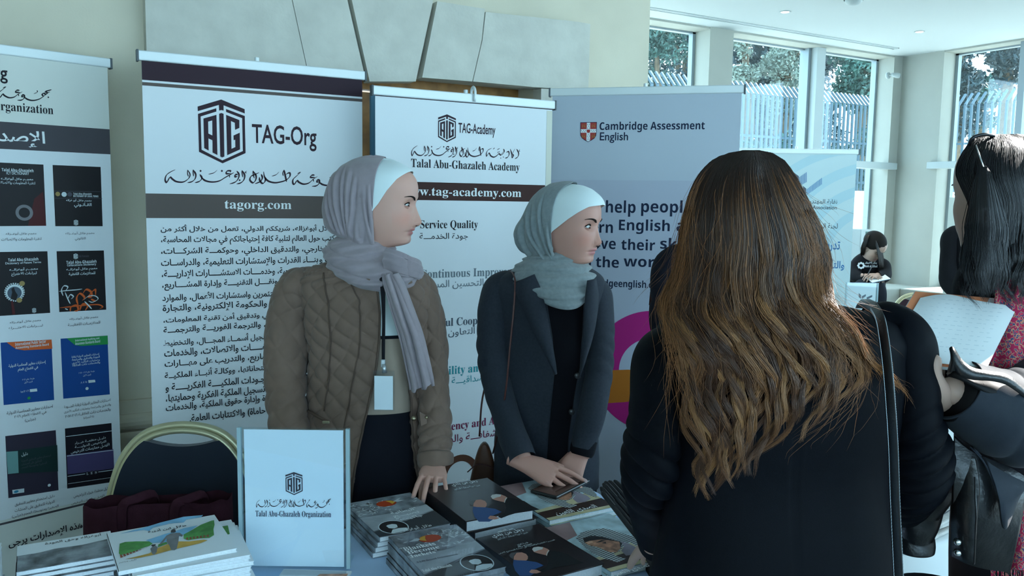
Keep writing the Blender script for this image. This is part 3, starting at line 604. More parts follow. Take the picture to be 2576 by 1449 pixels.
bprint([(2, [(150, 774), (180, 771), (210, 768), (245, 766), (258, 772), (250, 776)]), (3, [(176, 783), (178, 772), (192, 768), (196, 780), (186, 782)]), (3.4, [(200, 781), (206, 765), (220, 768), (214, 781)]), (3, [(196, 768), (192, 750), (200, 738), (212, 748), (206, 756)]), (3.2, [(208, 738), (216, 728), (228, 734), (230, 746), (222, 745), (238, 728), (240, 742)]), (2.4, [(228, 752), (240, 758)])], OR)
bprint([(1.6, [(148, 733), (165, 731), (190, 729), (206, 727)]), (2, [(158, 744), (154, 730), (160, 719), (170, 722), (163, 733)]), (2, [(170, 752), (176, 741), (184, 746), (178, 752)]), (1.6, [(163, 735), (170, 752), (176, 764)]), (1.4, [(210, 754), (222, 745), (238, 744), (246, 752), (232, 760), (222, 757)]), (1.8, [(212, 758), (222, 768), (230, 777)]), (1.4, [(163, 776), (170, 779)])], CW)
T('معجم طلال أبوغــزاله', 'ar', 24, 811, 102, 806, 9, BLACKI); T('لبـــراءات الاختـــراع', 'ar', 21, 825, 107, 821, 9, BLACKI); T('معجم طلال أبوغــزاله', 'ar', 174, 802, 246, 798, 9, BLACKI); T('للمتلازمــات اللفظيـــة', 'ar', 170, 817, 251, 812, 9, BLACKI)
P3.poly('print', [[(16, 861), (129, 854), (131, 877), (60, 881), (40, 878), (28, 870)]], OR); P3.poly('print', [[(167, 851), (270, 844), (271, 866), (205, 870), (188, 868), (178, 860)]], GRN)
T('International Public Sector', 'noto', 37, 864, 115, 860, 8, CW); T('Accounting Standards Board', 'noto', 38, 873, 122, 869, 8, CW); T('International Auditing and', 'noto', 188, 856, 249, 852, 7, CW); T('Assurance Standards Board', 'noto', 188, 863, 251, 859, 7, CW)
T('إصدارات معايير المحاسبة الدولية', 'arb', 21, 920, 115, 912, 10, CW); T('في القطاع العام', 'arb', 44, 930, 95, 926, 10, CW); T('طبعة عام ٢٠١٦', 'ar', 55, 955, 86, 953, 6, CW); T('الجزء الأول', 'ar', 60, 961, 81, 960, 6, CW); P3.poly('print', [[(74, 979), (92, 977), (93, 984), (75, 986)]], CW); T('٢٠١٦/١٥', 'ar', 51, 985, 72, 983, 5, CW); disc(P3, 72, 1001, 4, GRN)
for k, (t_, x0, x1) in enumerate((('إصدارات المعايير الدولية لرقابة', 179, 249), ('الجودة والتدقيق والمراجعة', 180, 250), ('وعمليات التأكيد الأخرى', 180, 250), ('والخدمات ذات العلاقة', 181, 251))): T(t_, 'arb', x0, 897+k*7, x1, 892+k*7, 7, CW)
T('طبعة عام ٢٠١٦ - ٢٠١٧', 'ar', 197, 938, 237, 935, 6, CW); T('الجزء الأول', 'ar', 208, 944, 228, 942, 6, CW); P3.poly('print', [[(221, 956), (238, 955), (239, 961), (222, 963)]], CW); T('١٥ ٨ ٨', 'ar', 202, 962, 218, 960, 5, CW); disc(P3, 218, 977, 4, CW)
T('اصدارات معايير المحاسبة الدولية', 'ar', 16, 1037, 132, 1025, 10, BLACKI); T('في القطاع العام ٢٠١٦', 'ar', 35, 1047, 116, 1040, 10, BLACKI); T('(جزئين)', 'ar', 62, 1057, 89, 1054, 9, BLACKI)
T('اصـدارات المعايير الدولية لرقابة الجـــودة', 'ar', 160, 1021, 277, 1009, 9, BLACKI); T('والتدقيق والمراجعة وعمليات التأكيد الأخرى', 'ar', 160, 1033, 278, 1020, 9, BLACKI); T('والخدمـات ذات العلاقــة ٢٠١٦-٢٠١٧', 'ar', 163, 1045, 277, 1033, 9, BLACKI); T('(٤ أجـزاء)', 'ar', 209, 1050, 235, 1047, 8, BLACKI)
P3.poly('print', [[(15, 1136), (143, 1119), (145, 1185), (19, 1192)]], K5); P3.poly('print', [[(15, 1136), (44, 1134), (46, 1189), (19, 1192)]], TEALP)
T('دليل', 'arb', 53, 1144, 69, 1141, 10, CW); T('استخدام معايير التدقيق الدولية', 'ar', 53, 1158, 127, 1148, 8, DIM); T('للتدقيق على المنشات', 'ar', 53, 1167, 104, 1160, 8, DIM); T('الصغيرة ومتوسطة الحجم', 'ar', 54, 1175, 117, 1166, 8, DIM); P3.poly('print', [[(30, 1232), (60, 1228), (60, 1238), (31, 1242)]], CW); disc(P3, 40, 1236, 6, mat('print_cyan', '2a86a8', .5), sy=.6); disc(P3, 123, 1220, 4, CW)
P3.poly('print', [[(167, 1144), (284, 1129), (286, 1178), (169, 1193)]], LAV); P3.poly('print', [[(165, 1097), (281, 1082.5), (281, 1084), (165, 1098.5)], [(167, 1146), (284, 1131), (284, 1132.5), (167, 1147.5)], [(169, 1197), (286, 1180.5), (286, 1182), (169, 1198.5)], [(170, 1216), (286, 1199), (286, 1200), (170, 1217)]], CW)
T('دليــل منظمــة خبــراء', 'arb', 187, 1112, 265, 1103, 8, CW); T('التراخيص الدوليــــة', 'arb', 187, 1122, 266, 1113, 8, CW); T('لأفضل ممارسات الترخيص', 'arb', 177, 1134, 275, 1121, 11, CW)
for k, ch in enumerate('LES'): disc(P3, 219+k*10.5, 1191-k*1.5, 6, K4); T(ch, 'serif', 216.5+k*10.5, 1191-k*1.5, 221.5+k*10.5, 1190.5-k*1.5, 6, CW)
T('دليل استخدام معايير التدقيق', 'ar', 36, 1266, 136, 1252, 10, BLACKI); T('الدولية للتدقيق على المنشات', 'ar', 36, 1281, 136, 1265, 10, BLACKI); T('الصغيرة ومتوسطة الحجم (جزئين)', 'ar', 29, 1297, 146, 1276, 10, BLACKI)
T('دليل منظمة خبراء التراخيص', 'ar', 184, 1244, 274, 1232, 9, BLACKI); T('لأفضل ممارسات الترخيص', 'ar', 178, 1262, 262, 1250, 9, BLACKI)
T('لطلب هذه الإصدارات يرجى', 'arb', 20, 1358, 262, 1318, 24, BLACKI)
# ================= pale blue stand with the ring emblem
zt = 2.045; c = Vector(atz(1390, 240, zt)); rz = math.radians(-44); wC = .85; ex = Vector((math.cos(rz), math.sin(rz), 0))
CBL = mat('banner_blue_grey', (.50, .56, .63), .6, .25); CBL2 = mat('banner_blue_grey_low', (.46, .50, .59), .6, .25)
Mc = frame((c.x+ex.x*wC/2, c.y+ex.y*wC/2, 0), rz)
cbg, P4 = rollup('rollup_banner', 'blue grey banner with red shield crest and magenta orange ring', Mc, wC, zt, CBL)
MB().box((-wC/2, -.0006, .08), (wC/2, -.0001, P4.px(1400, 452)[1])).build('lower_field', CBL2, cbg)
T = P4.text; NV = NAVY
T('Cambridge Assessment', 'noto', 1508.5, 321, 1773, 317, 27, NV); T('English', 'notor', 1509, 347, 1580, 345.5, 27, NV)
T('We', 'noto', 1452, 527, 1509, 526, 30, NV); T('help', 'noto', 1524, 525, 1599, 524, 41, NV); T('people', 'noto', 1613, 525, 1742, 523, 41, NV)
T('learn', 'noto', 1455, 571, 1542, 570, 30, NV); T('English', 'noto', 1557, 571, 1685, 570, 37, NV); T('and', 'noto', 1702, 568, 1775, 567, 30, NV)
T('prove', 'noto', 1455, 620, 1549, 619, 30, NV); T('their', 'noto', 1563, 616, 1648, 615, 28, NV); T('skills', 'noto', 1661, 614, 1760, 612, 28, NV)
T('to', 'noto', 1452, 661, 1487, 660, 26, NV); T('the', 'noto', 1499, 659, 1557, 659, 28, NV); T('world', 'noto', 1569, 659, 1683, 657, 28, NV)
T('cambridgeenglish.org', 'noto', 1452, 717, 1664, 714, 24, NV)
zs = lambda x, y: (1440+x/18.11, 290+y/18.11)
shield = [(365, 320), (1118, 305), (1105, 750), (1080, 930), (1000, 1060), (880, 1140), (712, 1220), (560, 1140), (430, 1040), (370, 930), (358, 750)]
SH = lambda k: [zs(740+(x-740)*k, 750+(y-750)*k) for x, y in shield]
CR, CG = mat('crest_red', 'a83a3a', .6), mat('crest_gold', 'a8823a', .6)
P4.poly('crest', [SH(1)], NV); P4.poly('crest', [SH(.94)], CR)
P4.poly('crest', [[zs(660, 342), zs(815, 338), zs(805, 1150), zs(714, 1195), zs(635, 1150)], [zs(385, 637), zs(1085, 628), zs(1082, 790), zs(380, 797)]], INKW)
P4.poly('crest', [[zs(650, 655), zs(805, 650), zs(805, 760), zs(770, 800), zs(690, 800), zs(655, 760)]], CR)
er = []
for x, y in ((695, 420), (775, 415), (737, 500), (690, 590), (770, 588), (420, 700), (510, 698), (600, 698), (460, 755), (555, 752), (860, 690), (950, 690), (1040, 688), (905, 745), (995, 745), (725, 875), (680, 955), (765, 950), (715, 1035), (675, 1115), (755, 1112)):
    er.append([zs(x-14, y+18), zs(x+14, y+18), zs(x+4, y-30), zs(x-4, y-30)])
P4.poly('crest', er, NV)
for ox, oy in ((410, 360), (855, 355), (405, 825), (850, 820)):
    st = [(13, [(ox+20, oy+220), (ox+45, oy+150), (ox+90, oy+120), (ox+150, oy+125), (ox+190, oy+215)]), (13, [(ox+45, oy+150), (ox+40, oy+90), (ox+80, oy+50), (ox+110, oy+30)]), (9, [(ox+150, oy+125), (ox+180, oy+80), (ox+140, oy+40), (ox+190, oy+10)]), (10, [(ox+70, oy+130), (ox+75, oy+215)]), (10, [(ox+120, oy+130), (ox+150, oy+180), (ox+130, oy+225)])]
    v, f = brush(st, sm=4); P4.out('crest', [P4.px(*zs(x, -y)) for x, y in v], f, CG)
MAG, ORB = mat('ring_magenta', 'b3207a', .6), mat('ring_orange', 'bb6f22', .6)
cc = P4.px(1642, 935); k_ = (P4.px(1643, 935)[0]-P4.px(1642, 935)[0]); Ro, Ri_ = 156*k_, 86*k_
arc = lambda r, a0, a1, n=24: [(cc[0]+r*math.cos(math.radians(a0+(a1-a0)*i/n)), cc[1]+r*math.sin(math.radians(a0+(a1-a0)*i/n))) for i in range(n+1)]
o_, i_ = arc(Ro, 90, 185), arc(Ri_, 90, 185)
P4.poly('ring', [[o_[j], o_[j+1], i_[j+1], i_[j]] for j in range(24)], MAG, pix=False)
P4.poly('ring', [arc(Ro, 208, 332)], MAG, pix=False)
lo_ = [(x, z) for x, z in [(cc[0]+Ro*math.cos(math.radians(a_)), cc[1]+Ro*math.sin(math.radians(a_))) for a_ in np.linspace(183, 216, 8)]]
P4.poly('ring', [lo_+[(cc[0]-.45*Ro, cc[1]-.54*Ro), (cc[0]-.2*Ro, cc[1]-.49*Ro), (cc[0]+.2*Ro, cc[1]-.49*Ro), (cc[0]+.45*Ro, cc[1]-.54*Ro), (cc[0]+.82*Ro, cc[1]-.57*Ro), (cc[0]+Ro, cc[1]-.05*Ro), (cc[0]+.4*Ro, cc[1]+.01*Ro), (cc[0]-.4*Ro, cc[1]+.01*Ro)]], ORB, pix=False)
# ================= far stand with striped chevron emblem
zt = 1.93; c = Vector(atz(2156, 387, zt)); rz = math.radians(-33); wE = .85; ex = Vector((math.cos(rz), math.sin(rz), 0))
Me = frame((c.x-ex.x*wE/2, c.y-ex.y*wE/2, 0), rz); EBL = mat('banner_pale_cyan', (.62, .76, .78), .6, .25)
eng, P5 = rollup('rollup_banner', 'pale cyan banner with striped chevron emblem, far behind the long haired woman', Me, wE, zt, EBL)
WAVE = mat('print_wave', (.50, .70, .76), .6)
for (R0, R1) in ((.30, .36), (.45, .52), (.61, .68), (.80, .86)):
    cx, cz = wE/2+.14, zt-.74
    if R0 > .75: cx, cz = wE/2+.02, zt-.8
    q = []
    for j in range(20):
        a0, a1 = math.radians(88+j*4.4), math.radians(88+(j+1)*4.4); pt = lambda r, a: (min(max(cx+r*math.cos(a), -wE/2), wE/2), min(cz+r*math.sin(a), zt-.01))
        q.append([pt(R1, a0), pt(R1, a1), pt(R0, a1), pt(R0, a0)])
    P5.poly('wave', q, WAVE, pix=False)
ze = lambda x, y: (1980+x/4.83, 420+y/4.83)
BLU, STL = mat('print_stripe_blue', '3f78ad', .6), mat('print_steel', '5a6472', .6)
P5.poly('emblem', [[ze(80, 65), ze(142, 112), ze(142, 215), ze(80, 165)], [ze(195, 232), ze(232, 262), ze(232, 345), ze(195, 312)]], STL)
P5.poly('emblem', [[ze(146+k*14, 124-k*9.5), ze(153+k*14, 120-k*9.5), ze(153+k*14, 232-k*8), ze(146+k*14, 236-k*8)] for k in range(7)]+[[ze(240+k*14.5, 268-k*11), ze(247+k*14.5, 263-k*11), ze(247+k*14.5, 338-k*10.5), ze(240+k*14.5, 343-k*10.5)] for k in range(13)], BLU)
T = P5.text; GI = mat('print_grey_ink', '44525c', .6)
T('نقابة المهندسين', 'ar', 2014, 508, 2106, 508, 15, GI); T('Engineers Association', 'notor', 1990, 523, 2105, 523, 12, GI); T('لجنة المكاتب', 'ar', 2030, 570, 2107, 569, 17, GI); T('تدريب', 'arb', 2056, 621, 2113, 621, 28, BLU); T('والتأهيل', 'arb', 2054, 666, 2124, 665, 30, BLU)
# ---------------------------------------------------------------- tables
CLOTHB = mat('blue_cloth', (.40, .56, .78), .9, .1, var=.04, vscale=8, sheen=.2); CLOTHW = mat('white_cloth', (.76, .80, .80), .9, .1, sheen=.2)
WOODT = mat('table_board', (.25, .17, .10), .6, .3); STEEL = mat('dark_steel', (.12, .12, .13), .4, .5, .8)
TZ = .74
def table(label, clabel, x0, x1, y0, y1, cm, drop=.68, seed=0):
    t = thing('table', label, 'table', frame(((x0+x1)/2, (y0+y1)/2, 0)), 'trade fair tables')
    hx, hy = (x1-x0)/2, (y1-y0)/2
    MB().box((-hx+.035, -hy+.035, TZ-.03), (hx-.035, hy-.035, TZ-.003), bev=.004).build('table_top', WOODT, t)
    for sx in (-1, 1):
        for sy in (-1, 1): MB().cyl((sx*(hx-.06), sy*(hy-.06), 0), (sx*(hx-.06), sy*(hy-.06), TZ-.03), .018, 12).build('leg', STEEL, t)
    rg = np.random.RandomState(seed); n = 240; per = []
    # perimeter of a rounded rectangle, then rings falling with folds
    L = 2*(2*hx+2*hy)
    def pr(u, off):
        a = u*2*math.pi; c, s = math.cos(a), math.sin(a); k = 1/max(abs(c)/hx, abs(s)/hy); k2 = 1/((abs(c)/hx)**24+(abs(s)/hy)**24)**(1/24)
        return np.array([c*k2, s*k2])*(1+off/np.hypot(c*k2, s*k2))
    ph = rg.uniform(0, 6.28, 3); V = [(0, 0, TZ)]; F_ = []
    rings = [(.5, 0), (.97, 0), (1.0, -.0015), (1.004, -.01)]
    R_ = [[(*(pr(i/n, 0)*k), TZ+z) for i in range(n)] for k, z in rings]
    for d in np.linspace(.06, drop, 8):
        R_.append([(*pr(i/n, .006+.022*(d/drop)*(1+math.sin(i*.62+ph[0])+.5*math.sin(i*1.13+ph[1]))), TZ-d) for i in range(n)])
    for r in R_: V += r
    F_ = [(0, 1+i, 1+(i+1) % n) for i in range(n)]
    for k in range(len(R_)-1):
        for i in range(n): F_.append((1+k*n+i, 1+(k+1)*n+i, 1+(k+1)*n+(i+1) % n, 1+k*n+(i+1) % n))
    o = obj('tablecloth', mesh(V, F_, cm, True)); o.location = ((x0+x1)/2, (y0+y1)/2, 0)
    return tag(o, clabel, 'tablecloth', 'tablecloths')
table('folding table under the blue cloth holding the books', 'light blue cloth under the book stacks', -.55, 1.355, 1.16, 1.93, CLOTHB, seed=1)
table('folding table under the white cloth at the picture edge', 'white cloth of the table with newspapers', 1.52, 3.1, 1.17, 1.95, CLOTHW, seed=2)
# ---------------------------------------------------------------- books
PAGES = mat('page_edges', (.68, .72, .74), .9, .1, var=.08, vscale=300); COVB = mat('hardback_cover', '262022', .35, .4, coat=.3)
GREYP = mat('grey_painting', (.20, .22, .24), .45, .4, var=.85, vscale=26, detail=6); GREYL = mat('grey_mist', (.38, .42, .45), .45, .4, var=.3, vscale=14, detail=5)
def flat(root, z): # matrix of a cover lying face up in root space
    return MW[root] @ Matrix(((1, 0, 0, 0), (0, 0, 1, 0), (0, -1, 0, z), (0, 0, 0, 1)))
def hardback(name, label, cx, cy, z, w, h, th, rz, group):
    t = thing(name, label, 'book', frame((cx, cy, z), rz), group); b = .003
    MB().box((-w/2, -h/2, 0), (w/2, h/2, b), bev=.001).build('cover_board', COVB, t); cb = MB().box((-w/2, -h/2, th-b), (w/2, h/2, th), bev=.001).build('cover_board', COVB, t)
    MB().box((-w/2, -h/2, .0005), (-w/2+b, h/2, th-.0005), bev=.001).build('spine', COVB, t); MB().box((-w/2+b, -h/2+.004, b), (w/2-.004, h/2-.004, th-b)).build('page_block', PAGES, t)
    return t, Panel(cb, flat(t, th))
def paperback(name, label, cx, cy, z, w, h, th, rz, group, cm, pages=None):
    t = thing(name, label, 'book', frame((cx, cy, z), rz), group); b = .0012
    m = MB().box((-w/2, -h/2, th-b), (w/2, h/2, th)).box((-w/2, -h/2, 0), (w/2, h/2, b)).box((-w/2, -h/2, 0), (-w/2+b, h/2, th)); cb = m.build('cover', cm, t)
    MB().box((-w/2+b, -h/2+.001, b), (w/2-.0015, h/2-.001, th-b)).build('page_block', pages or PAGES, t)
    return t, Panel(cb, flat(t, th))
def poly_z(P, name, pts, m, o, s): return P.poly(name, [[(o[0]+x/s, o[1]+y/s) for x, y in q] for q in pts], m)
SKIN1, HAIRW, SUITB, SUITD = mat('print_skin', 'b98574', .5), mat('print_white_hair', 'c9c9c6', .5), mat('print_blue_suit', '2f4f80', .5), mat('print_dark_suit', '15181c', .5); HAIRG = mat('print_grey_hair', '5a5a5c', .5)
def two_men(P, dx, dy, sc, o, s):
    """figures printed on the biography, traced around the lower copy"""
    f = lambda pts: [(dx+(x-1500)*sc, dy+(y-1200)*sc) for x, y in pts]
    poly_z(P, 'print', [f([(1730, 1110), (1830, 1115), (1980, 1155), (2080, 1220), (2200, 1275), (2050, 1300), (1850, 1330), (1750, 1360), (1650, 1400), (1600, 1380), (1700, 1320), (1720, 1250), (1705, 1200), (1712, 1140)])], SUITD, o, s)
    poly_z(P, 'print', [f([(1500, 1090), (1520, 1065), (1580, 1055), (1650, 1062), (1710, 1085), (1735, 1105), (1715, 1140), (1690, 1170), (1640, 1160), (1560, 1140), (1520, 1125)])], SKIN1, o, s)
    poly_z(P, 'print', [f([(1500, 1090), (1520, 1065), (1580, 1055), (1650, 1062), (1640, 1090), (1580, 1105), (1530, 1125)])], HAIRW, o, s)
    poly_z(P, 'print', [f([(1735, 1108), (1712, 1140), (1700, 1180), (1692, 1175), (1700, 1135), (1722, 1104)])], HAIRW, o, s)
    poly_z(P, 'print', [f([(1248, 1235), (1300, 1240), (1420, 1245), (1560, 1265), (1660, 1310), (1540, 1360), (1500, 1390), (1530, 1420), (1480, 1450), (1330, 1450), (1270, 1380), (1242, 1300)])], SUITB, o, s)
    poly_z(P, 'print', [f([(1190, 1170), (1215, 1140), (1290, 1130), (1350, 1132), (1270, 1150), (1255, 1190), (1240, 1225), (1205, 1200)])], HAIRG, o, s)
    poly_z(P, 'print', [f([(1255, 1190), (1290, 1140), (1360, 1133), (1420, 1155), (1445, 1190), (1440, 1225), (1420, 1245), (1300, 1240), (1250, 1232)])], SKIN1, o, s)
    poly_z(P, 'print', [f([(1460, 1400), (1490, 1365), (1560, 1370), (1625, 1400), (1560, 1420), (1490, 1415)])], SKIN1, o, s)
oh = (1060, 1180); sh_ = 5.387
bk, P = hardback('book', 'dark hardback lying at the bottom of the pair under the hand', .968, 1.822, TZ+.001, .185, .25, .029, math.radians(3.5), 'dark biographies')
bk, P = hardback('book', 'dark glossy hardback on top of the pair under the hand', .957, 1.818, TZ+.031, .188, .255, .030, math.radians(-1), 'dark biographies')
two_men(P, 940, 480, .95, oh, sh_)
P.text('سر المجد', 'arb', 1153, 1210, 1178, 1206, 5, INKW); P.text('رجل من بلدي', 'arb', 1135, 1221, 1201, 1212, 10, INKW); P.text('سيرة حياة سعادة الدكتور', 'ar', 1142, 1233, 1206, 1221, 6, CW); P.text('قصة كفاح', 'ar', 1178, 1246, 1206, 1240, 5, DIM)
bk, P = hardback('book', 'dark glossy hardback lying in front, nearest the camera', .962, 1.532, TZ+.001, .178, .258, .030, math.radians(2), 'dark biographies')
two_men(P, 1500, 1200, 1, oh, sh_)
P.text('سر المجد', 'arb', 1250, 1338, 1291, 1331, 7, INKW); P.text('رجل من بلدي', 'arb', 1237, 1351, 1316, 1334, 13, INKW); P.text('سيرة حياة سعادة الدكتور', 'ar', 1248, 1357, 1328, 1341, 7, CW); P.text('قصة كفاح', 'ar', 1302, 1373, 1328, 1366, 6, CW); P.text('نموذج رائد', 'arb', 1302, 1378, 1338, 1369, 6, CW); P.text('المسيرة العلمية والعملية في خدمة المجتمع العربي', 'ar', 1253, 1394, 1396, 1360, 5, CW)
FIRE, FIRE2 = mat('print_ember', 'b5401d', .5), mat('print_gold', 'd8a53a', .5); SHARD = mat('print_shard', (.55, .60, .62), .5)
def blanket_cover(P, w, h, flip, rs):
    """grey storm of paper, ember, pale mist, dark foot with an oval portrait; local metres"""
    s = -1 if flip else 1
    P.poly('print', [[(-w/2, -h*.18), (w/2, -h*.02), (w/2, h*.08), (0, .02*h), (-w/2, .04*h)], [(-w/2, -h*.34), (-.1*w, -h*.24), (w*.2, -h*.16), (w/2, -h*.1), (w/2, -h*.02), (-w/2, -h*.18)]], GREYL, pix=False)
    q = []
    for k in range(70):
        x = s*rs.uniform(.0, w*.48) if k % 4 else rs.uniform(-w*.48, w*.48); z = rs.uniform(h*.08, h*.42); a_ = rs.uniform(0, 6.28); l = rs.uniform(.004, .011)
        c, n = math.cos(a_), math.sin(a_); q.append([(x-l*c, z-l*n), (x+l*.4*n, z-l*.4*c), (x+l*c, z+l*n), (x-l*.3*n, z+l*.3*c)])
    P.poly('print', q, SHARD, pix=False)
    ex, ez = -s*.02*w, h*.30
    P.poly('print', [[(ex+.026*math.cos(i*.3), ez+.020*math.sin(i*.3)) for i in range(21)]], FIRE, pix=False)
    P.poly('print', [[(ex-s*.024, ez), (ex-s*.018, ez+.014), (ex-s*.004, ez+.018), (ex-s*.010, ez+.004), (ex-s*.012, ez-.010)]], FIRE2, pix=False)
    P.poly('print', [[(ex-s*.05, ez+.002), (ex-s*.03, ez+.012), (ex-s*.02, ez+.006), (ex-s*.03, ez-.002)]], SHARD, pix=False)
    P.poly('print', [[(-w/2, -h/2), (w/2, -h/2), (w/2, -h*.12), (w*.2, -h*.19), (-w*.1, -h*.27), (-w/2, -h*.36)]], mat('print_storm', '30363c', .45), pix=False)
    ox, oz, a, b = s*.22*w, -h*.33, .034, .040
    n = 28; el = lambda k, i: (ox+a*k*math.cos(2*math.pi*i/n), oz+b*k*math.sin(2*math.pi*i/n))
    P.poly('print', [[el(1, i) for i in range(n)]], K1, pix=False); P.poly('print', [[el(1.02, i), el(1.02, i+1), el(.95, i+1), el(.95, i)] for i in range(n)], CW, pix=False)
    P.poly('print', [[(ox-.012, oz-.002), (ox-.013, oz+.014), (ox-.005, oz+.022), (ox+.008, oz+.020), (ox+.012, oz+.008), (ox+.008, oz-.006), (ox-.002, oz-.010)], [(ox-.02, oz-.034), (ox-.008, oz-.014), (ox+.008, oz-.012), (ox+.026, oz-.018), (ox+.022, oz-.03), (ox+.004, oz-.036)]], CW, pix=False)
    P.poly('print', [[(ox-.013, oz+.012), (ox-.010, oz+.024), (ox+.008, oz+.024), (ox+.012, oz+.012), (ox+.004, oz+.018), (ox-.008, oz+.017)]], K1, pix=False)
rs = np.random.RandomState(4)
for k in range(4):
    bk, P = paperback('book', 'grey paperback with Arabic title and red ember, on top by the sign holder' if k == 3 else 'grey paperback, %s from the top under the Arabic titled one' % nth(k, 4), .742+rs.uniform(-.004, .004)-(.01 if k < 2 else 0), 1.845+rs.uniform(-.004, .004), TZ+.001+k*.0125, .178, .238, .012, math.radians([-1.5, 1, -.5, .5][k]), 'grey Arabic paperbacks', GREYP)
blanket_cover(P, .178, .238, True, rs)
for t_, x0, yl, x1, yr, h in (('"البطانية', 984, 1294, 1046, 1279, 9), ('تصبـــح', 992, 1303, 1054, 1288, 9), ('جاكيت"', 1000, 1310, 1062, 1297, 8)): P.text(t_, 'arb', x0, yl, x1, yr, h, INKW)
P.text('طلال أبوغزاله', 'arb', 1012, 1334, 1086, 1323, 11, INKW)
for k in range(5):
    bk, P = paperback('book', 'grey paperback with English title and red ember, on top in clear wrap' if k == 4 else 'grey paperback, %s from the top under the English titled one' % nth(k, 5), .742+rs.uniform(-.003, .003), 1.560+rs.uniform(-.003, .003), TZ+.001+k*.0125, .165, .252, .012, math.radians(-2+rs.uniform(-.7, .7)), 'grey English paperbacks', GREYP, GREYP)
blanket_cover(P, .165, .252, False, rs)
P.text('"Blankets', 'serif', 998, 1374, 1104, 1378, 10, INKW); P.text('Become', 'serif', 1017, 1384, 1112, 1384, 9, INKW); P.text('Jackets"', 'serif', 1022, 1393, 1110, 1396, 9, INKW); P.text('A Life Beyond Determination', 'serif', 1040, 1408, 1160, 1403, 5, DIM); P.text('Talal Abu-Ghazaleh', 'serif', 1055, 1430, 1143, 1430, 7, INKW)
MB().box((-.0835, -.127, .0125), (.0835, .127, .0129)).build('clear_wrap', glass_mat('clear_film', (.97, .98, 1), .10), bk)
# painted paperbacks with a chequered headscarf portrait
SKYP = mat('painted_sky', (.42, .56, .60), .45, .4, var=.45, vscale=16, detail=5); SANDP = mat('painted_sand', (.55, .50, .30), .45, .4, var=.3, vscale=22, detail=5); BRB = mat('brown_band', '33241f', .45)
PINKP = mat('painted_dusk', (.30, .19, .19), .45, .4, var=.3, vscale=10); FACEP = mat('painted_face', (.42, .20, .12), .45, .4, var=.6, vscale=60, detail=4); MAUVE = mat('painted_mauve', (.25, .22, .27), .45, .4, var=.3, vscale=20)
KEF = mat('painted_keffiyeh', (.5, .55, .55), .45)
_nt = KEF.node_tree; _ck = _nt.nodes.new('ShaderNodeTexChecker'); _ck.inputs['Scale'].default_value = 190; _ck.inputs['Color1'].default_value = (.03, .03, .035, 1); _ck.inputs['Color2'].default_value = (.55, .62, .62, 1)
_tc = _nt.nodes.new('ShaderNodeTexCoord'); _mp = _nt.nodes.new('ShaderNodeMapping'); _mp.inputs['Rotation'].default_value = (0, 0, .6); _nt.links.new(_tc.outputs['Object'], _mp.inputs[0]); _nt.links.new(_mp.outputs[0], _ck.inputs['Vector']); _nt.links.new(_ck.outputs[0], _nt.nodes['Principled BSDF'].inputs['Base Color'])
def portrait(P, o, s, f):
    g = lambda pts: [f(*p) for p in pts]
    poly_z(P, 'print', [g([(40, 1055), (90, 1000), (200, 970), (330, 952), (450, 985), (560, 1020), (700, 1050), (760, 1130), (760, 1170), (690, 1150), (600, 1100), (540, 1130), (500, 1190), (430, 1220), (470, 1250), (560, 1270), (480, 1310), (330, 1270), (220, 1220), (130, 1150), (80, 1100)])], KEF, o, s)
    poly_z(P, 'print', [g([(110, 1060), (200, 1030), (330, 1045), (440, 1080), (500, 1090), (430, 1105), (330, 1075), (200, 1085), (130, 1110)])], K1, o, s)
    poly_z(P, 'print', [g([(500, 1090), (580, 1110), (660, 1150), (700, 1190), (640, 1230), (560, 1240), (510, 1190), (540, 1140)])], MAUVE, o, s)
    poly_z(P, 'print', [g([(128, 1105), (180, 1085), (300, 1070), (420, 1085), (490, 1095), (510, 1130), (500, 1170), (460, 1205), (400, 1205), (330, 1180), (260, 1150), (170, 1130)])], FACEP, o, s)
    poly_z(P, 'print', [g([(135, 1100), (200, 1088), (220, 1100), (170, 1120)]), g([(270, 1150), (340, 1160), (320, 1170)])], mat('print_light_skin', 'd9a88a', .5), o, s)
    poly_z(P, 'print', [g([(245, 1105), (300, 1078), (345, 1082), (290, 1100)]), g([(300, 1110), (350, 1095), (350, 1115)]), g([(480, 1085), (520, 1110), (500, 1160), (495, 1110)])], K1, o, s)
oq = (1440, 1100); sq = 4.153
def painted(label, cx, cy, z, rz, w=.205, h=.272, th=.011):
    bk, P = paperback('book', label, cx, cy, z, w, h, th, rz, 'painted portrait paperbacks', SKYP)
    a = w/2
    P.poly('print', [[(-a, h/2), (-a*.2, h/2), (-a*.5, h*.22), (-a, h*.16)]], PINKP, pix=False)
    P.poly('print', [[(-a, -h*.24), (-a*.3, -h*.20), (a*.1, -h*.16), (a*.5, -h*.10), (a, -h*.04), (a, -h*.44), (-a, -h*.44)]], SANDP, pix=False)
    P.poly('print', [[(-a, -h*.44), (a, -h*.44), (a, -h*.25), (-a, -h*.29)]], BRB, pix=False); P.poly('print', [[(-a, -h/2), (a, -h/2), (a, -h*.44), (-a, -h*.44)]], SANDP, pix=False)
    return bk, P
painted('painted portrait paperback at the bottom of the pile under the phone', 1.178, 1.795, TZ+.001, math.radians(-2)); painted('painted portrait paperback in the middle of the pile under the phone', 1.174, 1.793, TZ+.0125, math.radians(1.5))
bk, P = painted('painted portrait paperback on top of the pile under the phone', 1.176, 1.795, TZ+.024, math.radians(0))
portrait(P, (1440-122, 1100-125), sq, lambda x, y: (40+(x-40)*1.0, 1055+(y-1055)*.82))
P.text('الصدى اللعين', 'arb', 1397, 1295, 1500, 1274, 12, INKW); P.text('رواية', 'ar', 1435, 1302, 1480, 1292, 4, CW)
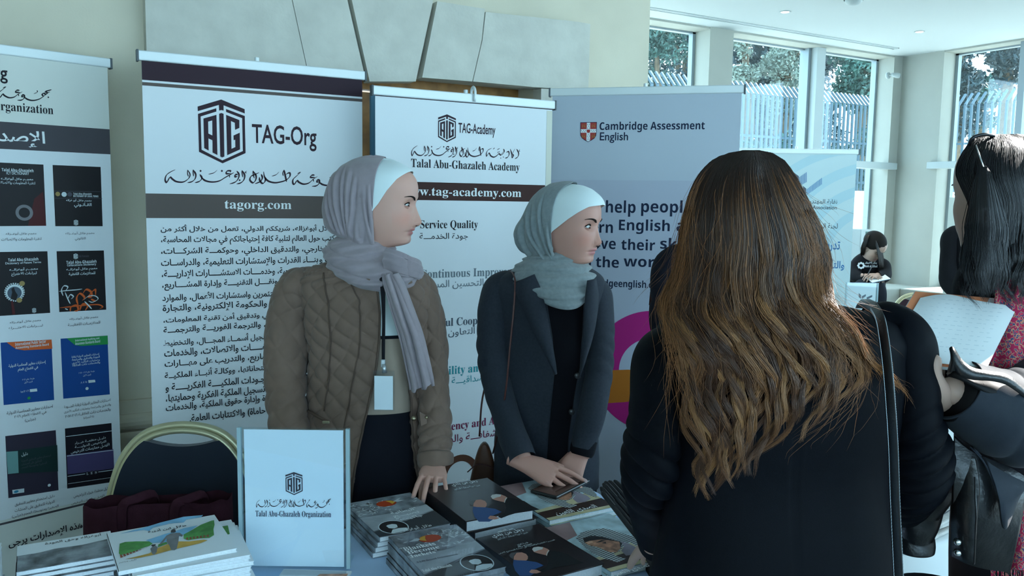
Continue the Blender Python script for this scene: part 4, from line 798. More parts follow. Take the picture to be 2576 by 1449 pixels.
painted('painted portrait paperback at the bottom of the front pile', 1.158, 1.522, TZ+.001, math.radians(-3)); bk, P = painted('painted portrait paperback on top of the front pile', 1.150, 1.515, TZ+.0125, math.radians(1))
portrait(P, oq, sq, lambda x, y: (x, y)); P.text('الصدى اللعين', 'arb', 1535, 1446, 1640, 1424, 13, INKW)
# drawing booklets
BOOKW = mat('booklet_paper', (.74, .79, .82), .6, .25); GRNP, BLUP, YELP, BRNP, GRYF, REDP = mat('crayon_green', '4f8f45', .6, var=.3, vscale=60), mat('crayon_blue', '7fb6d8', .6, var=.2, vscale=30), mat('crayon_ochre', 'c9a04a', .6, var=.2, vscale=40), mat('crayon_brown', '8a4a30', .6), mat('crayon_grey', '77777a', .6, var=.2, vscale=60), mat('crayon_charcoal', '3c3a3d', .6)
od = (260, 1240); sd_ = 6.933
for k in range(14):
    top = k == 13; w, h, th = .215, .205, .0078
    cx, cy, rz = (.222, 1.756, 1.5) if top else (.262-.003*k*.3+rs.uniform(-.006, .006), 1.742+rs.uniform(-.006, .006), rs.uniform(-3, 3)-1)
    bk, P = paperback('booklet', 'white booklet with a coloured drawing of two walkers, topmost of its stack' if top else 'white booklet, %s from the top under the coloured drawing' % nth(k, 14), cx, cy, TZ+.001+k*.0082, w, h, th, math.radians(rz), 'white drawing booklets', BOOKW)
    if k == 12: P.poly('print', [[(.02, .0), (.09, .02), (.095, .07), (.03, .07)]], GRNP, pix=False)
g = lambda m, *q: poly_z(P, 'print', q, m, od, sd_)
g(BLUP, [(290, 720), (500, 660), (740, 600), (1000, 520), (1400, 420), (1740, 390), (1700, 430), (1450, 470), (1400, 520), (1150, 540), (870, 610), (800, 670), (700, 650), (500, 680)], [(740, 830), (900, 780), (1080, 720), (1200, 690), (1400, 620), (1650, 570), (1500, 680), (1400, 730), (1100, 860), (860, 880)])
g(GRNP, [(285, 890), (380, 860), (560, 850), (800, 850), (860, 890), (800, 930), (700, 960), (500, 1040), (300, 1090), (270, 1060)], [(1400, 730), (1550, 650), (1700, 560), (1880, 490), (1930, 480), (1940, 560), (1920, 640), (1930, 740), (1850, 790), (1650, 800), (1480, 830), (1400, 800)], [(960, 900), (1100, 860), (1120, 890), (950, 950)])
g(YELP, [(380, 1160), (600, 1110), (800, 1060), (960, 960), (1120, 900), (1320, 850), (1500, 850), (1750, 820), (1820, 830), (1700, 880), (1400, 950), (1150, 1010), (900, 1080), (600, 1140)])
g(BRNP, *[[(290+k*55, 1090-k*15), (320+k*55, 1080-k*15), (345+k*55, 1125-k*22), (300+k*55, 1140-k*22)] for k in range(9)], *[[(1440+k*60, 790-k*8), (1475+k*60, 780-k*8), (1480+k*60, 820-k*8), (1450+k*60, 825-k*8)] for k in range(7)])
g(GRYF, [(1100, 750), (1180, 710), (1270, 700), (1330, 700), (1390, 740), (1370, 770), (1320, 750), (1310, 850), (1280, 980), (1240, 1005), (1180, 1000), (1150, 920), (1110, 870), (1100, 800), (1030, 880), (990, 910), (985, 890), (1060, 800)], [(820, 980), (860, 935), (920, 930), (945, 960), (930, 1040), (890, 1085), (850, 1065)])
g(REDP, [(1175, 700), (1180, 660), (1215, 635), (1255, 640), (1265, 685), (1230, 700)], [(830, 930), (850, 905), (915, 900), (910, 925), (860, 940)])
P.text('طلال ابن أديبة', 'arb', 373, 1342, 467, 1320, 8, BLACKI); P.text('تأليف إبراهيم', 'ar', 300, 1418, 343, 1408, 4, BLACKI)
for k in range(9):
    top = k == 8; cx, cy = .037+rs.uniform(-.004, .004), 1.853+rs.uniform(-.004, .004)
    bk, P = paperback('booklet', 'grey charcoal drawing booklet, topmost beside the coloured one' if top else 'grey charcoal booklet, %s from the top of its stack' % nth(k, 9), cx, cy, TZ+.001+k*.0105, .172, .135, .010, math.radians(1+rs.uniform(-1.5, 1.5)), 'grey charcoal booklets', GREYP)
P.poly('print', [[(-.086, .012), (-.05, .010), (-.02, .018), (.03, .014), (.086, .024), (.086, .0675), (-.086, .0675)]], BOOKW, pix=False)
P.text('أبوغزاله وحق العودة', 'arb', 113, 1368, 256, 1346, 9, REDP)
for k in range(12): paperback('booklet', 'white leaflet, %s of the stack at the left picture edge' % nth(k, 12), -.150+rs.uniform(-.004, .004), 1.80+rs.uniform(-.005, .005), TZ+.001+k*.0095, .15, .21, .009, math.radians(rs.uniform(-3, 3)), 'white leaflets at the edge', BOOKW)
# ---------------------------------------------------------------- acrylic sign holders
ACR = glass_mat('acrylic', (.95, .98, .99), .045); PAPER = mat('sign_paper', (.74, .82, .88), .55, .3)
def sign(label, M, w, h, m=PAPER):
    t = thing('sign_holder', label, 'sign', M, 'clear acrylic sign holders')
    MB().box((-w/2, -.004, 0), (w/2, -.002, h)).build('front_sheet', ACR, t); MB().box((-w/2, .002, 0), (w/2, .004, h)).build('back_sheet', ACR, t)
    for s in (-1, 1): MB().box((s*w/2-.004, -.005, 0), (s*w/2+.004, .005, h)).build('edge_strip', mat('acrylic_edge', (.30, .42, .45), .15, .6), t)
    MB().box((-w/2, -.04, -.004), (w/2, .07, .0), bev=.001).build('foot', ACR, t)
    pp_ = MB().box((-w/2+.010, -.001, .003), (w/2-.010, .001, h-.004)).build('paper', m, t)
    return t, Panel(pp_, M @ Matrix.Translation((0, -.0012, 0)))
tl, tr = atd(602, 1085, 1.8), atd(875, 1070, 1.8); c = (tl+tr)/2
sg, P = sign('large clear acrylic sign with white sheet standing among the booklets', frame((c[0], c[1], TZ+.005), math.atan2(tr[1]-tl[1], tr[0]-tl[0])), float(np.linalg.norm((tr-tl)[:2])), 1.058-TZ-.005)
logo(P, 718, 761, 1187, INK); P.text('Talal Abu-Ghazaleh Organization', 'serif', 643, 1299, 833, 1290, 19, NAVY)
P.out('calligraphy', P.fit(full_v, 644, 1272, 833, 1259, 25), full_f, INK)
lf, P = paperback('leaflet', 'white leaflet with a reddish picture at the bottom of the frame', float(atz(765, 1490, .745)[0]), float(atz(765, 1490, .745)[1]), TZ+.001, .15, .21, .004, math.radians(-32), 'white leaflets', BOOKW)
P.poly('print', [[(-.01, .02), (.07, .02), (.07, .09), (.01, .085)]], FACEP, pix=False)
# phone and pens
t = thing('phone', 'black phone in a case lying on the painted books under the hands', 'phone', frame((1.226, 1.842, TZ+.036), math.radians(24)))
MB().box((-.085, -.042, 0), (.085, .042, .009), bev=.003).build('body', mat('phone_black', (.012, .012, .013), .3, .5), t); MB().box((-.081, -.038, .0088), (.081, .038, .0094)).build('screen', mat('phone_glass', (.006, .006, .007), .08, .6), t)
tr_ = thing('pen_tray', 'black tray holding the pens at the table corner', 'tray', frame((1.185, 1.335, TZ+.001), math.radians(-24)))
m = MB().box((-.05, -.06, 0), (.05, .06, .006)).box((-.05, -.06, 0), (-.046, .06, .05)).box((.046, -.06, 0), (.05, .06, .05)).box((-.05, -.06, 0), (.05, -.056, .05)).box((-.05, .056, 0), (.05, .06, .04)); m.build('tray_body', mat('tray_black', (.012, .012, .014), .5), tr_)
PENB = mat('pen_black', (.010, .012, .016), .35, .5)
for k, (px, py) in enumerate(((1514, 1237), (1511, 1226), (1517, 1217), (1522, 1212), (1532, 1210), (1545, 1209))):
    a = Vector(atd(px, py, 1.98+.01*k)); b = Vector((1.163+.013*k, 1.40, TZ+.045+.003*k)); d = (b-a); L = d.length
    M = Matrix.Translation(a) @ d.to_track_quat('X', 'Z').to_matrix().to_4x4()
    p = thing('pen', 'black pen, %s one counted from the blue cloth in the bundle' % ['first', 'second', 'third', 'fourth', 'fifth', 'last'][k], 'pen', M, 'black pens'); MB().tube([(0, 0, 0), (.004, 0, 0), (.006, 0, 0), (L-.05, 0, 0), (L-.02, 0, 0), (L, 0, 0)], [.003, .0045, .0062, .0062, .005, .001], 10).build('barrel', PENB, p, True)
    MB().box((.012, -.0012, .006), (.05, .0012, .0078)).build('clip', STEEL, p)
# newspapers on the white table
for k, (x, y, rz) in enumerate(((1.93, 1.33, 8), (1.96, 1.34, 3), (1.92, 1.33, 12))):
    t = thing('newspaper', ['folded newspaper at the bottom of the pile', 'folded newspaper in the middle of the pile', 'folded newspaper on top of the pile by the leather jacket'][k], 'newspaper', frame((x, y, TZ+.002+k*.013), math.radians(rz)), 'folded newspapers')
    MB().box((-.19, -.14, 0), (.19, .14, .010), bev=.004).build('sheets', mat('newsprint', (.55, .53, .50), .9, .1, var=.1, vscale=60), t)
    P = Panel(t, flat(t, .0102))
    P.poly('print', [[(-.17+.09*i, z), (-.09+.09*i, z), (-.09+.09*i, z+.004), (-.17+.09*i, z+.004)] for i in range(4) for z in np.arange(-.12, .08, .009)], DIM, pix=False); P.poly('print', [[(-.06, .02), (.0, .02), (.0, .07), (-.06, .07)]], REDD, pix=False)
# ---------------------------------------------------------------- chairs
GOLD = mat('gold_paint', (.50, .47, .30), .35, .5, .55); CHB = mat('chair_navy', (.016, .022, .035), .9, .15, sheen=.3); CHM = mat('chair_maroon', (.045, .018, .026), .9, .15, sheen=.3)
def chair(label, x, y, rz, cm):
    """stacking banquet chair with a round back; local +y = backwards"""
    t = thing('banquet_chair', label, 'chair', frame((x, y, 0), rz), 'gold framed banquet chairs'); w = .215; zs_, zt = .46, .905
    arc_ = [(-w, .205, .50), (-w, .215, .62), (-.20, .222, .72), (-.165, .23, .81), (-.10, .235, .873), (0, .237, zt-.012), (.10, .235, .873), (.165, .23, .81), (.20, .222, .72), (w, .215, .62), (w, .205, .50)]
    MB().tube(arc_, [.011]*11, 10, sm=5).build('back_frame', GOLD, t, True)
    arc2 = [(x_*.935, y_-.012, .5+(z_-.5)*.965) for x_, y_, z_ in arc_]; MB().tube(arc2, [.009]*11, 10, sm=5).build('back_frame', GOLD, t, True)
    A = crom(np.array(arc2), 6); n = len(A); V = []; Fc = []
    top = [(x_, y_, z_) for x_, y_, z_ in A]
    # pad: fills the arch except a dip at the top
    for i, (x_, y_, z_) in enumerate(top):
        dip = .82+.045*0 - .0; zz = min(z_, .835+.9*(x_*x_)/(.2**2)*.08) if abs(x_) < .15 else z_
        V += [(x_, y_-.012, zz), (x_, y_+.014, zz), (x_, y_-.018, .47), (x_, y_+.014, .47)]
    for i in range(n-1):
        a, b = 4*i, 4*(i+1); Fc += [(a, b, b+2, a+2), (a+1, a+3, b+3, b+1), (a, a+1, b+1, b)]
    obj('back_pad', mesh(V, Fc, cm), t)
    MB().box((-.22, -.24, zs_-.05), (.22, .2, zs_), bev=.02).build('seat', cm, t, True)
    for sx in (-1, 1):
        MB().tube([(sx*.2, -.21, zs_-.05), (sx*.205, -.225, 0)], [.011, .009], 8).build('leg', GOLD, t, True); MB().tube([(sx*w, .205, .52), (sx*w, .20, .42), (sx*.21, .26, 0)], [.012, .012, .009], 8, sm=3).build('leg', GOLD, t, True)
        MB().cyl((sx*.2, -.2, .25), (sx*.2, .21, .25), .007, 8).build('stretcher', GOLD, t, True)
    return t
bko = lambda p, rz: (p[0]+.235*math.sin(rz), p[1]-.235*math.cos(rz), rz)
p = atd(462, 1075, 2.42); chair('gold framed chair with dark blue padded back behind the booklets', *bko(p, math.radians(-26)), CHB)
p = atd(2312, 712, 6.4); chair('gold framed maroon chair near the corner, left one of the far pair', *bko(p, math.radians(-35)), CHM)
p = atd(2425, 730, 5.7); chair('gold framed maroon chair near the corner, behind the black clothed person', *bko(p, math.radians(-20)), CHM)
p = Vector(atd(398, 1256, 2.22)); BAGM = mat('maroon_canvas', (.055, .018, .028), .9, .1, var=.15, vscale=40, bump=.2, bscale=400)
bg = thing('tote_bag', 'maroon canvas tote bag on the chair seat with two handles', 'bag', frame((p.x, p.y, .46), math.radians(-30)))
hz = p.z-.46; bw = .193
def bagf(U, V_):
    a = U*2*np.pi; x = bw*np.sign(np.cos(a))*np.abs(np.cos(a))**.35; y = (.045+.03*(1-V_))*np.sign(np.sin(a))*np.abs(np.sin(a))**.6; z = V_*(hz+.012*x/bw+.004*np.sin(a*7)); return x, y, z
v, f = grid(bagf, 80, 14, cu=True); b0 = [tuple(i*14 for i in range(80))[::-1]]; obj('body', mesh(v, f+b0, BAGM, True), bg)
for x0 in (-.075, .06):
    MB().tube([(x0, -.05, hz-.075), (x0+.005, -.052, hz), (x0+.03, -.03, hz+.012), (x0+.055, .03, hz+.004), (x0+.06, .05, hz-.05)], [(.013, .002)]*5, 8, sm=4, up=(0, 1, 0)).build('handle', BAGM, bg, True)
MB().tube([(-.075+.011*math.cos(a), -.054, hz-.088+.011*math.sin(a)) for a in np.linspace(0, 2*math.pi, 16)[:-1]], [.0015]*15, 6, closed=True).build('ring', GOLD, bg, True)
# ---------------------------------------------------------------- far corner
p = Vector(atd(2168, 790, 5.45)); fz = .74
ft = thing('side_table', 'small white cloth covered table carrying the far sign', 'table', frame((p.x, p.y+.1, 0), math.radians(-30)))
MB().box((-.4, -.3, 0), (.4, .3, fz), bev=.02).build('cloth_cover', CLOTHW, ft); MB().box((-.38, -.28, fz-.02), (.38, .28, fz+.001)).build('table_top', CLOTHW, ft)
tl, tr = atd(2130, 710, 5.4), atd(2208, 712, 5.4); c = (tl+tr)/2
sg, P = sign('small far sign with white sheet in front of the seated woman', frame((c[0], c[1], fz+.006), math.radians(-30)), .205, c[2]-fz-.006, mat('far_paper', (.72, .76, .76), .6))
P.poly('emblem', [[(2160, 737), (2166, 742), (2166, 752), (2160, 747)], [(2168, 745), (2178, 740), (2178, 745), (2168, 752)], [(2180, 748), (2194, 742), (2194, 747), (2180, 754)]], STL)
p = Vector(aty(2160, 598, 5.1)); t = thing('air_unit', 'pale grey box unit on the window ledge behind the seated woman', 'appliance', frame((p.x, 5.12, LEDGE)))
MB().box((-.075, -.1, 0), (.075, .1, p.z-LEDGE+.08), bev=.008).build('case', PALEM, t); MB().box((-.01, -.103, p.z-LEDGE+.02), (.05, -.099, p.z-LEDGE+.06)).build('display', mat('display_green', (.03, .10, .08), .3), t)
p = Vector(atx(2416, 530, 6.75)); t = thing('display_board', 'pale board printed with red flowers near the side window', 'board', frame((6.75, p.y, 0), math.radians(-60)))
MB().box((-.09, -.008, 0), (.16, .008, p.z+.11)).build('board', mat('board_cream', (.62, .66, .60), .7), t); m = MB()
for k in range(9):
    x, z = random.uniform(-.06, .13), p.z+random.uniform(-.5, .08); m.add([(x+.02*math.cos(i*1.05), -.0095, z+.02*math.sin(i*1.05)) for i in range(6)], [(0, 1, 2, 3, 4, 5)])
m.build('print', mat('print_rose', (.4, .05, .05), .7), t)
# ---------------------------------------------------------------- people: tools
R30 = math.radians(-30)
class Fig:
    """a person standing at picture column px0, depth d; local x = to the right of the picture, y = away, z = up"""
    def __init__(s, label, px0, d, group=None, name='person'):
        loc = _r0*((px0-1288)/F_PX*d)+_fh*d; s.M = frame((loc[0], loc[1], 0), R30); s.Mi = s.M.inverted()
        s.root = thing(name, label, 'person', s.M, group)
    def L(s, px, py, y=0.0):
        """local point seen at a pixel on the plane local y"""
        r = Vector(ray(px, py)); n = s.M.col[1].to_3d(); o = s.M.translation+n*y; e = Vector(EYE)
        t = (o-e).dot(n)/r.dot(n); p = s.Mi @ (e+r*t); return np.array(p)
    def x(s, px, py, y=0.0): return s.L(px, py, y)[0]
    def z(s, px, py, y=0.0): return s.L(px, py, y)[2]
    def put(s, name, v, f, m, parent=None, smooth=True, label=None, solid=0, sub=0, mats=None, fmat=None):
        o = obj(name, mesh(v, f, m, smooth, mats, fmat), parent or s.root, label)
        if solid: md = o.modifiers.new('thickness', 'SOLIDIFY'); md.thickness = solid; md.offset = -1
        if sub: md = o.modifiers.new('sub', 'SUBSURF'); md.levels = sub; md.render_levels = sub
        return o
def wnoise(P, sc, amp, seed=0):
    """cheap smooth noise from sums of sines"""
    rg = np.random.RandomState(seed); out = np.zeros(P.shape[:-1])
    for k in range(6):
        d = rg.normal(size=3); d /= np.linalg.norm(d); out += np.sin((P@d)*sc*rg.uniform(.6, 1.7)+rg.uniform(0, 6.28))
    return out*amp/3
def gnorm(P):
    """unit normals of a vertex grid (nu,nv,3)"""
    du = np.gradient(P, axis=0); dv = np.gradient(P, axis=1); n = np.cross(du, dv); return n/(np.linalg.norm(n, axis=2, keepdims=True)+1e-12)
def gfaces(nu, nv, cu=False, flip=False):
    f = []
    for i in range(nu if cu else nu-1):
        for j in range(nv-1):
            a, b, c, d = i*nv+j, ((i+1) % nu)*nv+j, ((i+1) % nu)*nv+j+1, i*nv+j+1; f.append((a, d, c, b) if flip else (a, b, c, d))
    return f
def sweep(path, rad, n=40, sm=12, disp=None, up=(0, 1, 0), caps=False):
    """sleeve: tube grid with displacement disp(T along 0..1, A angle, P) along the normal"""
    P = np.asarray(path, float); R = np.array([(r, r) if np.isscalar(r) else r for r in rad], float); q = crom(np.hstack([P, R]), sm)
    v, _ = tube(q[:, :3], [tuple(r) for r in q[:, 3:]], n, False, False, 0, up); k = len(q); G = v.reshape(k, n, 3)
    if disp:
        c = q[:, None, :3]; nn = G-c; nn /= np.linalg.norm(nn, axis=2, keepdims=True)+1e-9
        T, A = np.meshgrid(np.linspace(0, 1, k), np.arange(n)*2*np.pi/n, indexing='ij'); G = G+nn*disp(T, A, G)[..., None]
    f = []
    for i in range(k-1):
        for j in range(n): f.append((i*n+j, i*n+(j+1) % n, (i+1)*n+(j+1) % n, (i+1)*n+j))
    if caps: f += [tuple(range(n))[::-1], tuple(range((k-1)*n, k*n))]
    return G.reshape(-1, 3), f
def torso(levels, psi0, psi1, nu=120, nv=90, disp=None, ex=2.3):
    """levels rows: (z, cx, cy, a, b). psi measured from the camera side (-y), + towards +x. psi0/psi1 functions of z"""
    lv = np.array(sorted(levels), float); zs_ = np.linspace(lv[0, 0], lv[-1, 0], nv); c = [smo(zs_, lv[:, 0], lv[:, k]) for k in range(1, 5)]
    p0, p1 = psi0(zs_), psi1(zs_); U = np.linspace(0, 1, nu)[:, None]; psi = p0[None]+(p1-p0)[None]*U
    sn, cs = np.sin(psi), np.cos(psi); e = 2/ex
    G = np.stack([c[0][None]+c[2][None]*np.sign(sn)*np.abs(sn)**e, c[1][None]-c[3][None]*np.sign(cs)*np.abs(cs)**e, np.broadcast_to(zs_[None], psi.shape)], -1)
    if disp is not None:
        n = gnorm(G); n *= np.sign(((G-np.stack([c[0], c[1], zs_], -1)[None])*n).sum(-1, keepdims=True)); arc = np.cumsum(np.linalg.norm(np.diff(G, axis=0, prepend=G[:1]), axis=2), axis=0)
        G = G+n*disp(G, arc, psi)[..., None]
    return G
def quilt(s, t, p=.052, h=.0075):
    a, b = (s+t)/p, (s-t)/p; return h*((np.abs(np.sin(np.pi*a))*np.abs(np.sin(np.pi*b)))**.38-.6)
# ---- heads
def head_geo(z_, xf, xb, w, nose, cx=None, p=.72, q=.92, nz=150, nt=170, eye=(0, 0), feats=None):
    """z_ rows (bottom..top) with face front xf (no nose), back xb, half width w; nose rows (z, height, sigma).
    returns grid (nz,nt,3) in head frame (forward, lateral, up)"""
    Z = np.linspace(z_[0], z_[-1], nz); Z = Z+0; XF = smo(Z, z_, xf); XB = smo(Z, z_, xb); W_ = smo(Z, z_, w)
    t = np.linspace(-1, 1, nt, endpoint=True); th = np.sign(t)*np.pi*np.abs(t)**1.35
    c, s = np.cos(th), np.sin(th); XC = XB+(XF-XB)*.46
    pf = np.where(c > 0, p, 1.0)[None]
    A = np.where(c[None] > 0, (XF-XC)[:, None], (XC-XB)[:, None])
    X = XC[:, None]+A*np.sign(c)[None]*np.abs(c)[None]**pf; Lt = W_[:, None]*(np.sign(s)*np.abs(s)**q)[None]
    front = np.clip(c, 0, 1)[None]**.5
    nh = ip(Z, nose[:, 0], nose[:, 1]) if False else smo(Z, nose[:, 0], nose[:, 1]); ns = np.interp(Z, nose[:, 0], nose[:, 2])
    X = X+front*(nh[:, None]*np.exp(-np.abs(Lt/ns[:, None])**2.2))
    ZZ = np.broadcast_to(Z[:, None], X.shape).copy()
    if feats:
        for (f, l, z, sl, sz, dx, dl) in feats:
            g = np.exp(-((np.abs(Lt)-l)/sl)**2-((ZZ-z)/sz)**2)*front; X = X+dx*g; Lt = Lt+np.sign(Lt)*dl*g
    return np.stack([X, Lt, ZZ], -1)
def lids(c, r, gaze, open_u, open_l, nu=26, nv=10):
    """upper and lower eyelid shells around an eyeball centre c (head frame, looking along `gaze` yaw), returns v,f and the lash curve"""
    az = np.radians(np.linspace(-62, 62, nu)); k = np.cos(az/np.radians(62)*np.pi/2); k = np.clip(k, 0, 1)
    vv, ff, curves = [], [], []
    for sgn, op in ((1, open_u), (-1, open_l)):
        e0 = np.radians(op)*k**.8-np.radians(3)*sgn*0; e1 = sgn*np.radians(78)
        G = []
        for j in range(nv):
            el = e0*sgn+(e1-e0*sgn)*(j/(nv-1)); rr = r*(1.0+.05*(1-j/(nv-1)))
            d = np.stack([np.cos(el)*np.cos(az+gaze), np.cos(el)*np.sin(az+gaze), np.sin(el)], -1); G.append(np.array(c)+d*rr)
        G = np.array(G).transpose(1, 0, 2); b = sum(len(x) for x in vv); vv.append(G.reshape(-1, 3)); ff += [tuple(i+b for i in q) for q in gfaces(nu, nv, flip=sgn < 0)]; curves.append(G[:, 0]*1.0)
    return np.vstack(vv), ff, curves
SKIN = attr_mat('skin', .5, .35, sss=.12); EYEW = mat('eye_white', (.62, .62, .60), .15, .5, coat=.6); IRIS = mat('eye_iris', (.035, .018, .010), .1, .6, coat=.6); LASH = mat('lash_brow', (.014, .010, .009), .8, .1)
def eyeball(fig, M, c, r, gz, gel, name='eye'):
    n, k = 20, 28; v = [(r, 0, 0)]; f = []; fm = []
    for i in range(1, n):
        a = math.pi*i/n
        for j in range(k): b = 2*math.pi*j/k; v.append((r*math.cos(a), r*math.sin(a)*math.cos(b), r*math.sin(a)*math.sin(b)))
    v.append((-r, 0, 0))
    for j in range(k): f.append((0, 1+j, 1+(j+1) % k)); fm.append(1)
    for i in range(1, n-1):
        for j in range(k): f.append((1+(i-1)*k+j, 1+i*k+j, 1+i*k+(j+1) % k, 1+(i-1)*k+(j+1) % k)); fm.append(1 if i < 4 else 0)
    for j in range(k): f.append((1+(n-2)*k+j, len(v)-1, 1+(n-2)*k+(j+1) % k)); fm.append(0)
    R_ = Matrix.Rotation(gz, 3, 'Z') @ Matrix.Rotation(-gel, 3, 'Y')
    v = [tuple(M @ (Vector(c)+R_ @ Vector(p))) for p in v]
    return fig.put(name, v, f, None, mats=[EYEW, IRIS], fmat=fm)
def hand_geo(M, curls, spread=(.09, .02, -.05, -.12), thumb=((.55, -.35), (.25, -.25), (.1, -.3)), sc=1.0, side=1, vox=.0016):
    """M: frame with columns d (fingers), s (towards the thumb), n (back of hand), origin wrist. curls: 4x3 radians. Returns remeshed v,f"""
    mb = MB(); n_ = 12
    def tub(pts, rad): v, f = tube(pts, rad, n_, True, False, 0, (0.01, .02, 1)); mb.add(v, f)
    def ball(c, r):
        g, f = grid(lambda U, V: (c[0]+r*np.cos(U*2*np.pi)*np.sin(V*np.pi), c[1]+r*np.sin(U*2*np.pi)*np.sin(V*np.pi), c[2]+r*np.cos(V*np.pi)), 10, 7, cu=True); mb.add(g, f)
    # palm: loft of rounded sections
    sec = [(-.05, 0, .024, .020), (-.015, 0, .026, .018), (.01, .002, .031, .0165), (.035, .003, .037, .016), (.06, .001, .041, .0145), (.082, -.001, .040, .012), (.092, -.002, .036, .010)]
    ring_ = []
    for (d, s, a, b) in sec: ring_.append([(d, s+a*np.sign(math.cos(t))*abs(math.cos(t))**.75, b*np.sign(math.sin(t))*abs(math.sin(t))**.8) for t in np.arange(20)*2*np.pi/20])
    v = [p for r in ring_ for p in r]; f = [(i*20+j, i*20+(j+1) % 20, (i+1)*20+(j+1) % 20, (i+1)*20+j) for i in range(len(sec)-1) for j in range(20)]+[tuple(range(20))[::-1], tuple(range((len(sec)-1)*20, len(sec)*20))]
    mb.add(v, f)
    base = [(.088, .0295), (.094, .010), (.089, -.0098), (.079, -.0285)]; lens = [(.038, .025, .021), (.042, .028, .022), (.039, .026, .021), (.030, .020, .018)]; rad = [.0080, .0082, .0078, .0068]
    tips = []
    for i in range(4):
        p = np.array([base[i][0]-.012, base[i][1], .002]); yaw = spread[i]; pit = 0; pts = [p]; rs_ = [rad[i]*1.08]
        p = np.array([base[i][0], base[i][1]+math.sin(yaw)*.012, .003]); pts.append(p); rs_.append(rad[i]*1.08)
        for k in range(3):
            pit += curls[i][k]; d = np.array([math.cos(pit)*math.cos(yaw), math.cos(pit)*math.sin(yaw), -math.sin(pit)]); L_ = lens[i][k]
            pts.append(p+d*L_*.5); rs_.append(rad[i]*(1-.07*k-.06)); p = p+d*L_; pts.append(p); rs_.append(rad[i]*(1-.07*(k+1)-(.08 if k == 2 else 0)))
        tub(pts, rs_); ball(p, rs_[-1]); tips.append((p, d, rad[i]))
    p = np.array([.012, .022, -.006]); pts = [p]; rs_ = [.014]; yaw, pit = 0, 0
    for k, L_ in enumerate((.036, .030, .025)):
        yaw += thumb[k][0] if k == 0 else -thumb[k][0]*.3; pit = -thumb[k][1] if k == 0 else pit-thumb[k][1]*.5
        d = np.array([math.cos(pit)*math.cos(yaw), math.cos(pit)*math.sin(yaw), -math.sin(pit)]); p = p+d*L_; pts.append(p); rs_.append((.0115, .0098, .0078)[k])
    tub(pts, rs_); ball(p, rs_[-1]); tips.append((p, d, .010))
    me = mb.mesh(); o = bpy.data.objects.new('h', me); COL.objects.link(o)
    md = o.modifiers.new('r', 'REMESH'); md.mode = 'VOXEL'; md.voxel_size = vox; md = o.modifiers.new('s', 'SMOOTH'); md.factor = .5; md.iterations = 5
    e = o.evaluated_get(bpy.context.evaluated_depsgraph_get()); m2 = bpy.data.meshes.new_from_object(e)
    v = np.array([x.co[:] for x in m2.vertices]); f = [tuple(q.vertices) for q in m2.polygons]
    bpy.data.objects.remove(o); bpy.data.meshes.remove(me); bpy.data.meshes.remove(m2)
    v[:, 1] *= side; tips = [(p*np.array([1, side, 1]), d*np.array([1, side, 1]), r) for p, d, r in tips]
    if side < 0: f = [q[::-1] for q in f]
    Mn = np.array(M); v = v*sc@Mn[:3, :3].T+Mn[:3, 3]; tips = [(p*sc@Mn[:3, :3].T+Mn[:3, 3], d@Mn[:3, :3].T, r*sc) for p, d, r in tips]
    return v, f, tips
def hframe(wrist, d, n):
    d = np.array(d, float); d /= np.linalg.norm(d); n = np.array(n, float); n -= d*(n@d); n /= np.linalg.norm(n); s = np.cross(n, d)
    M = np.eye(4); M[:3, 0] = d; M[:3, 1] = s; M[:3, 2] = n; M[:3, 3] = wrist; return M
NAIL = mat('nail', (.42, .27, .25), .3, .5)
def nails(fig, tips, nrm):
    for p, d, r in tips:
        d = d/np.linalg.norm(d); n = np.array(nrm, float); n -= d*(n@d)
        if np.linalg.norm(n) < .2: continue
        n /= np.linalg.norm(n); s = np.cross(n, d); g = []
        for i in range(5):
            for j in range(5):
                a = (j/4-.5)*1.7; g.append(p+d*(-.0035+i*.0028)+(n*math.cos(a)+s*math.sin(a))*(r*.86 if i < 4 else r*.80))
        fig.put('fingernail', g, gfaces(5, 5), NAIL)
class Body:
    """collects skin shells into the one body mesh"""
    def __init__(s): s.v = []; s.f = []; s.c = []
    def add(s, v, f, col):
        b = sum(len(x) for x in s.v); v = np.asarray(v, float).reshape(-1, 3); s.v.append(v); s.f += [tuple(i+b for i in q) for q in f]; c = np.asarray(col, float)
        s.c.append(np.broadcast_to(c, (len(v), 3)).copy())
    def done(s, fig, m=None, name='body'):
        o = fig.put(name, np.vstack(s.v), s.f, m or SKIN); vcol(o.data, np.vstack(s.c)); return o
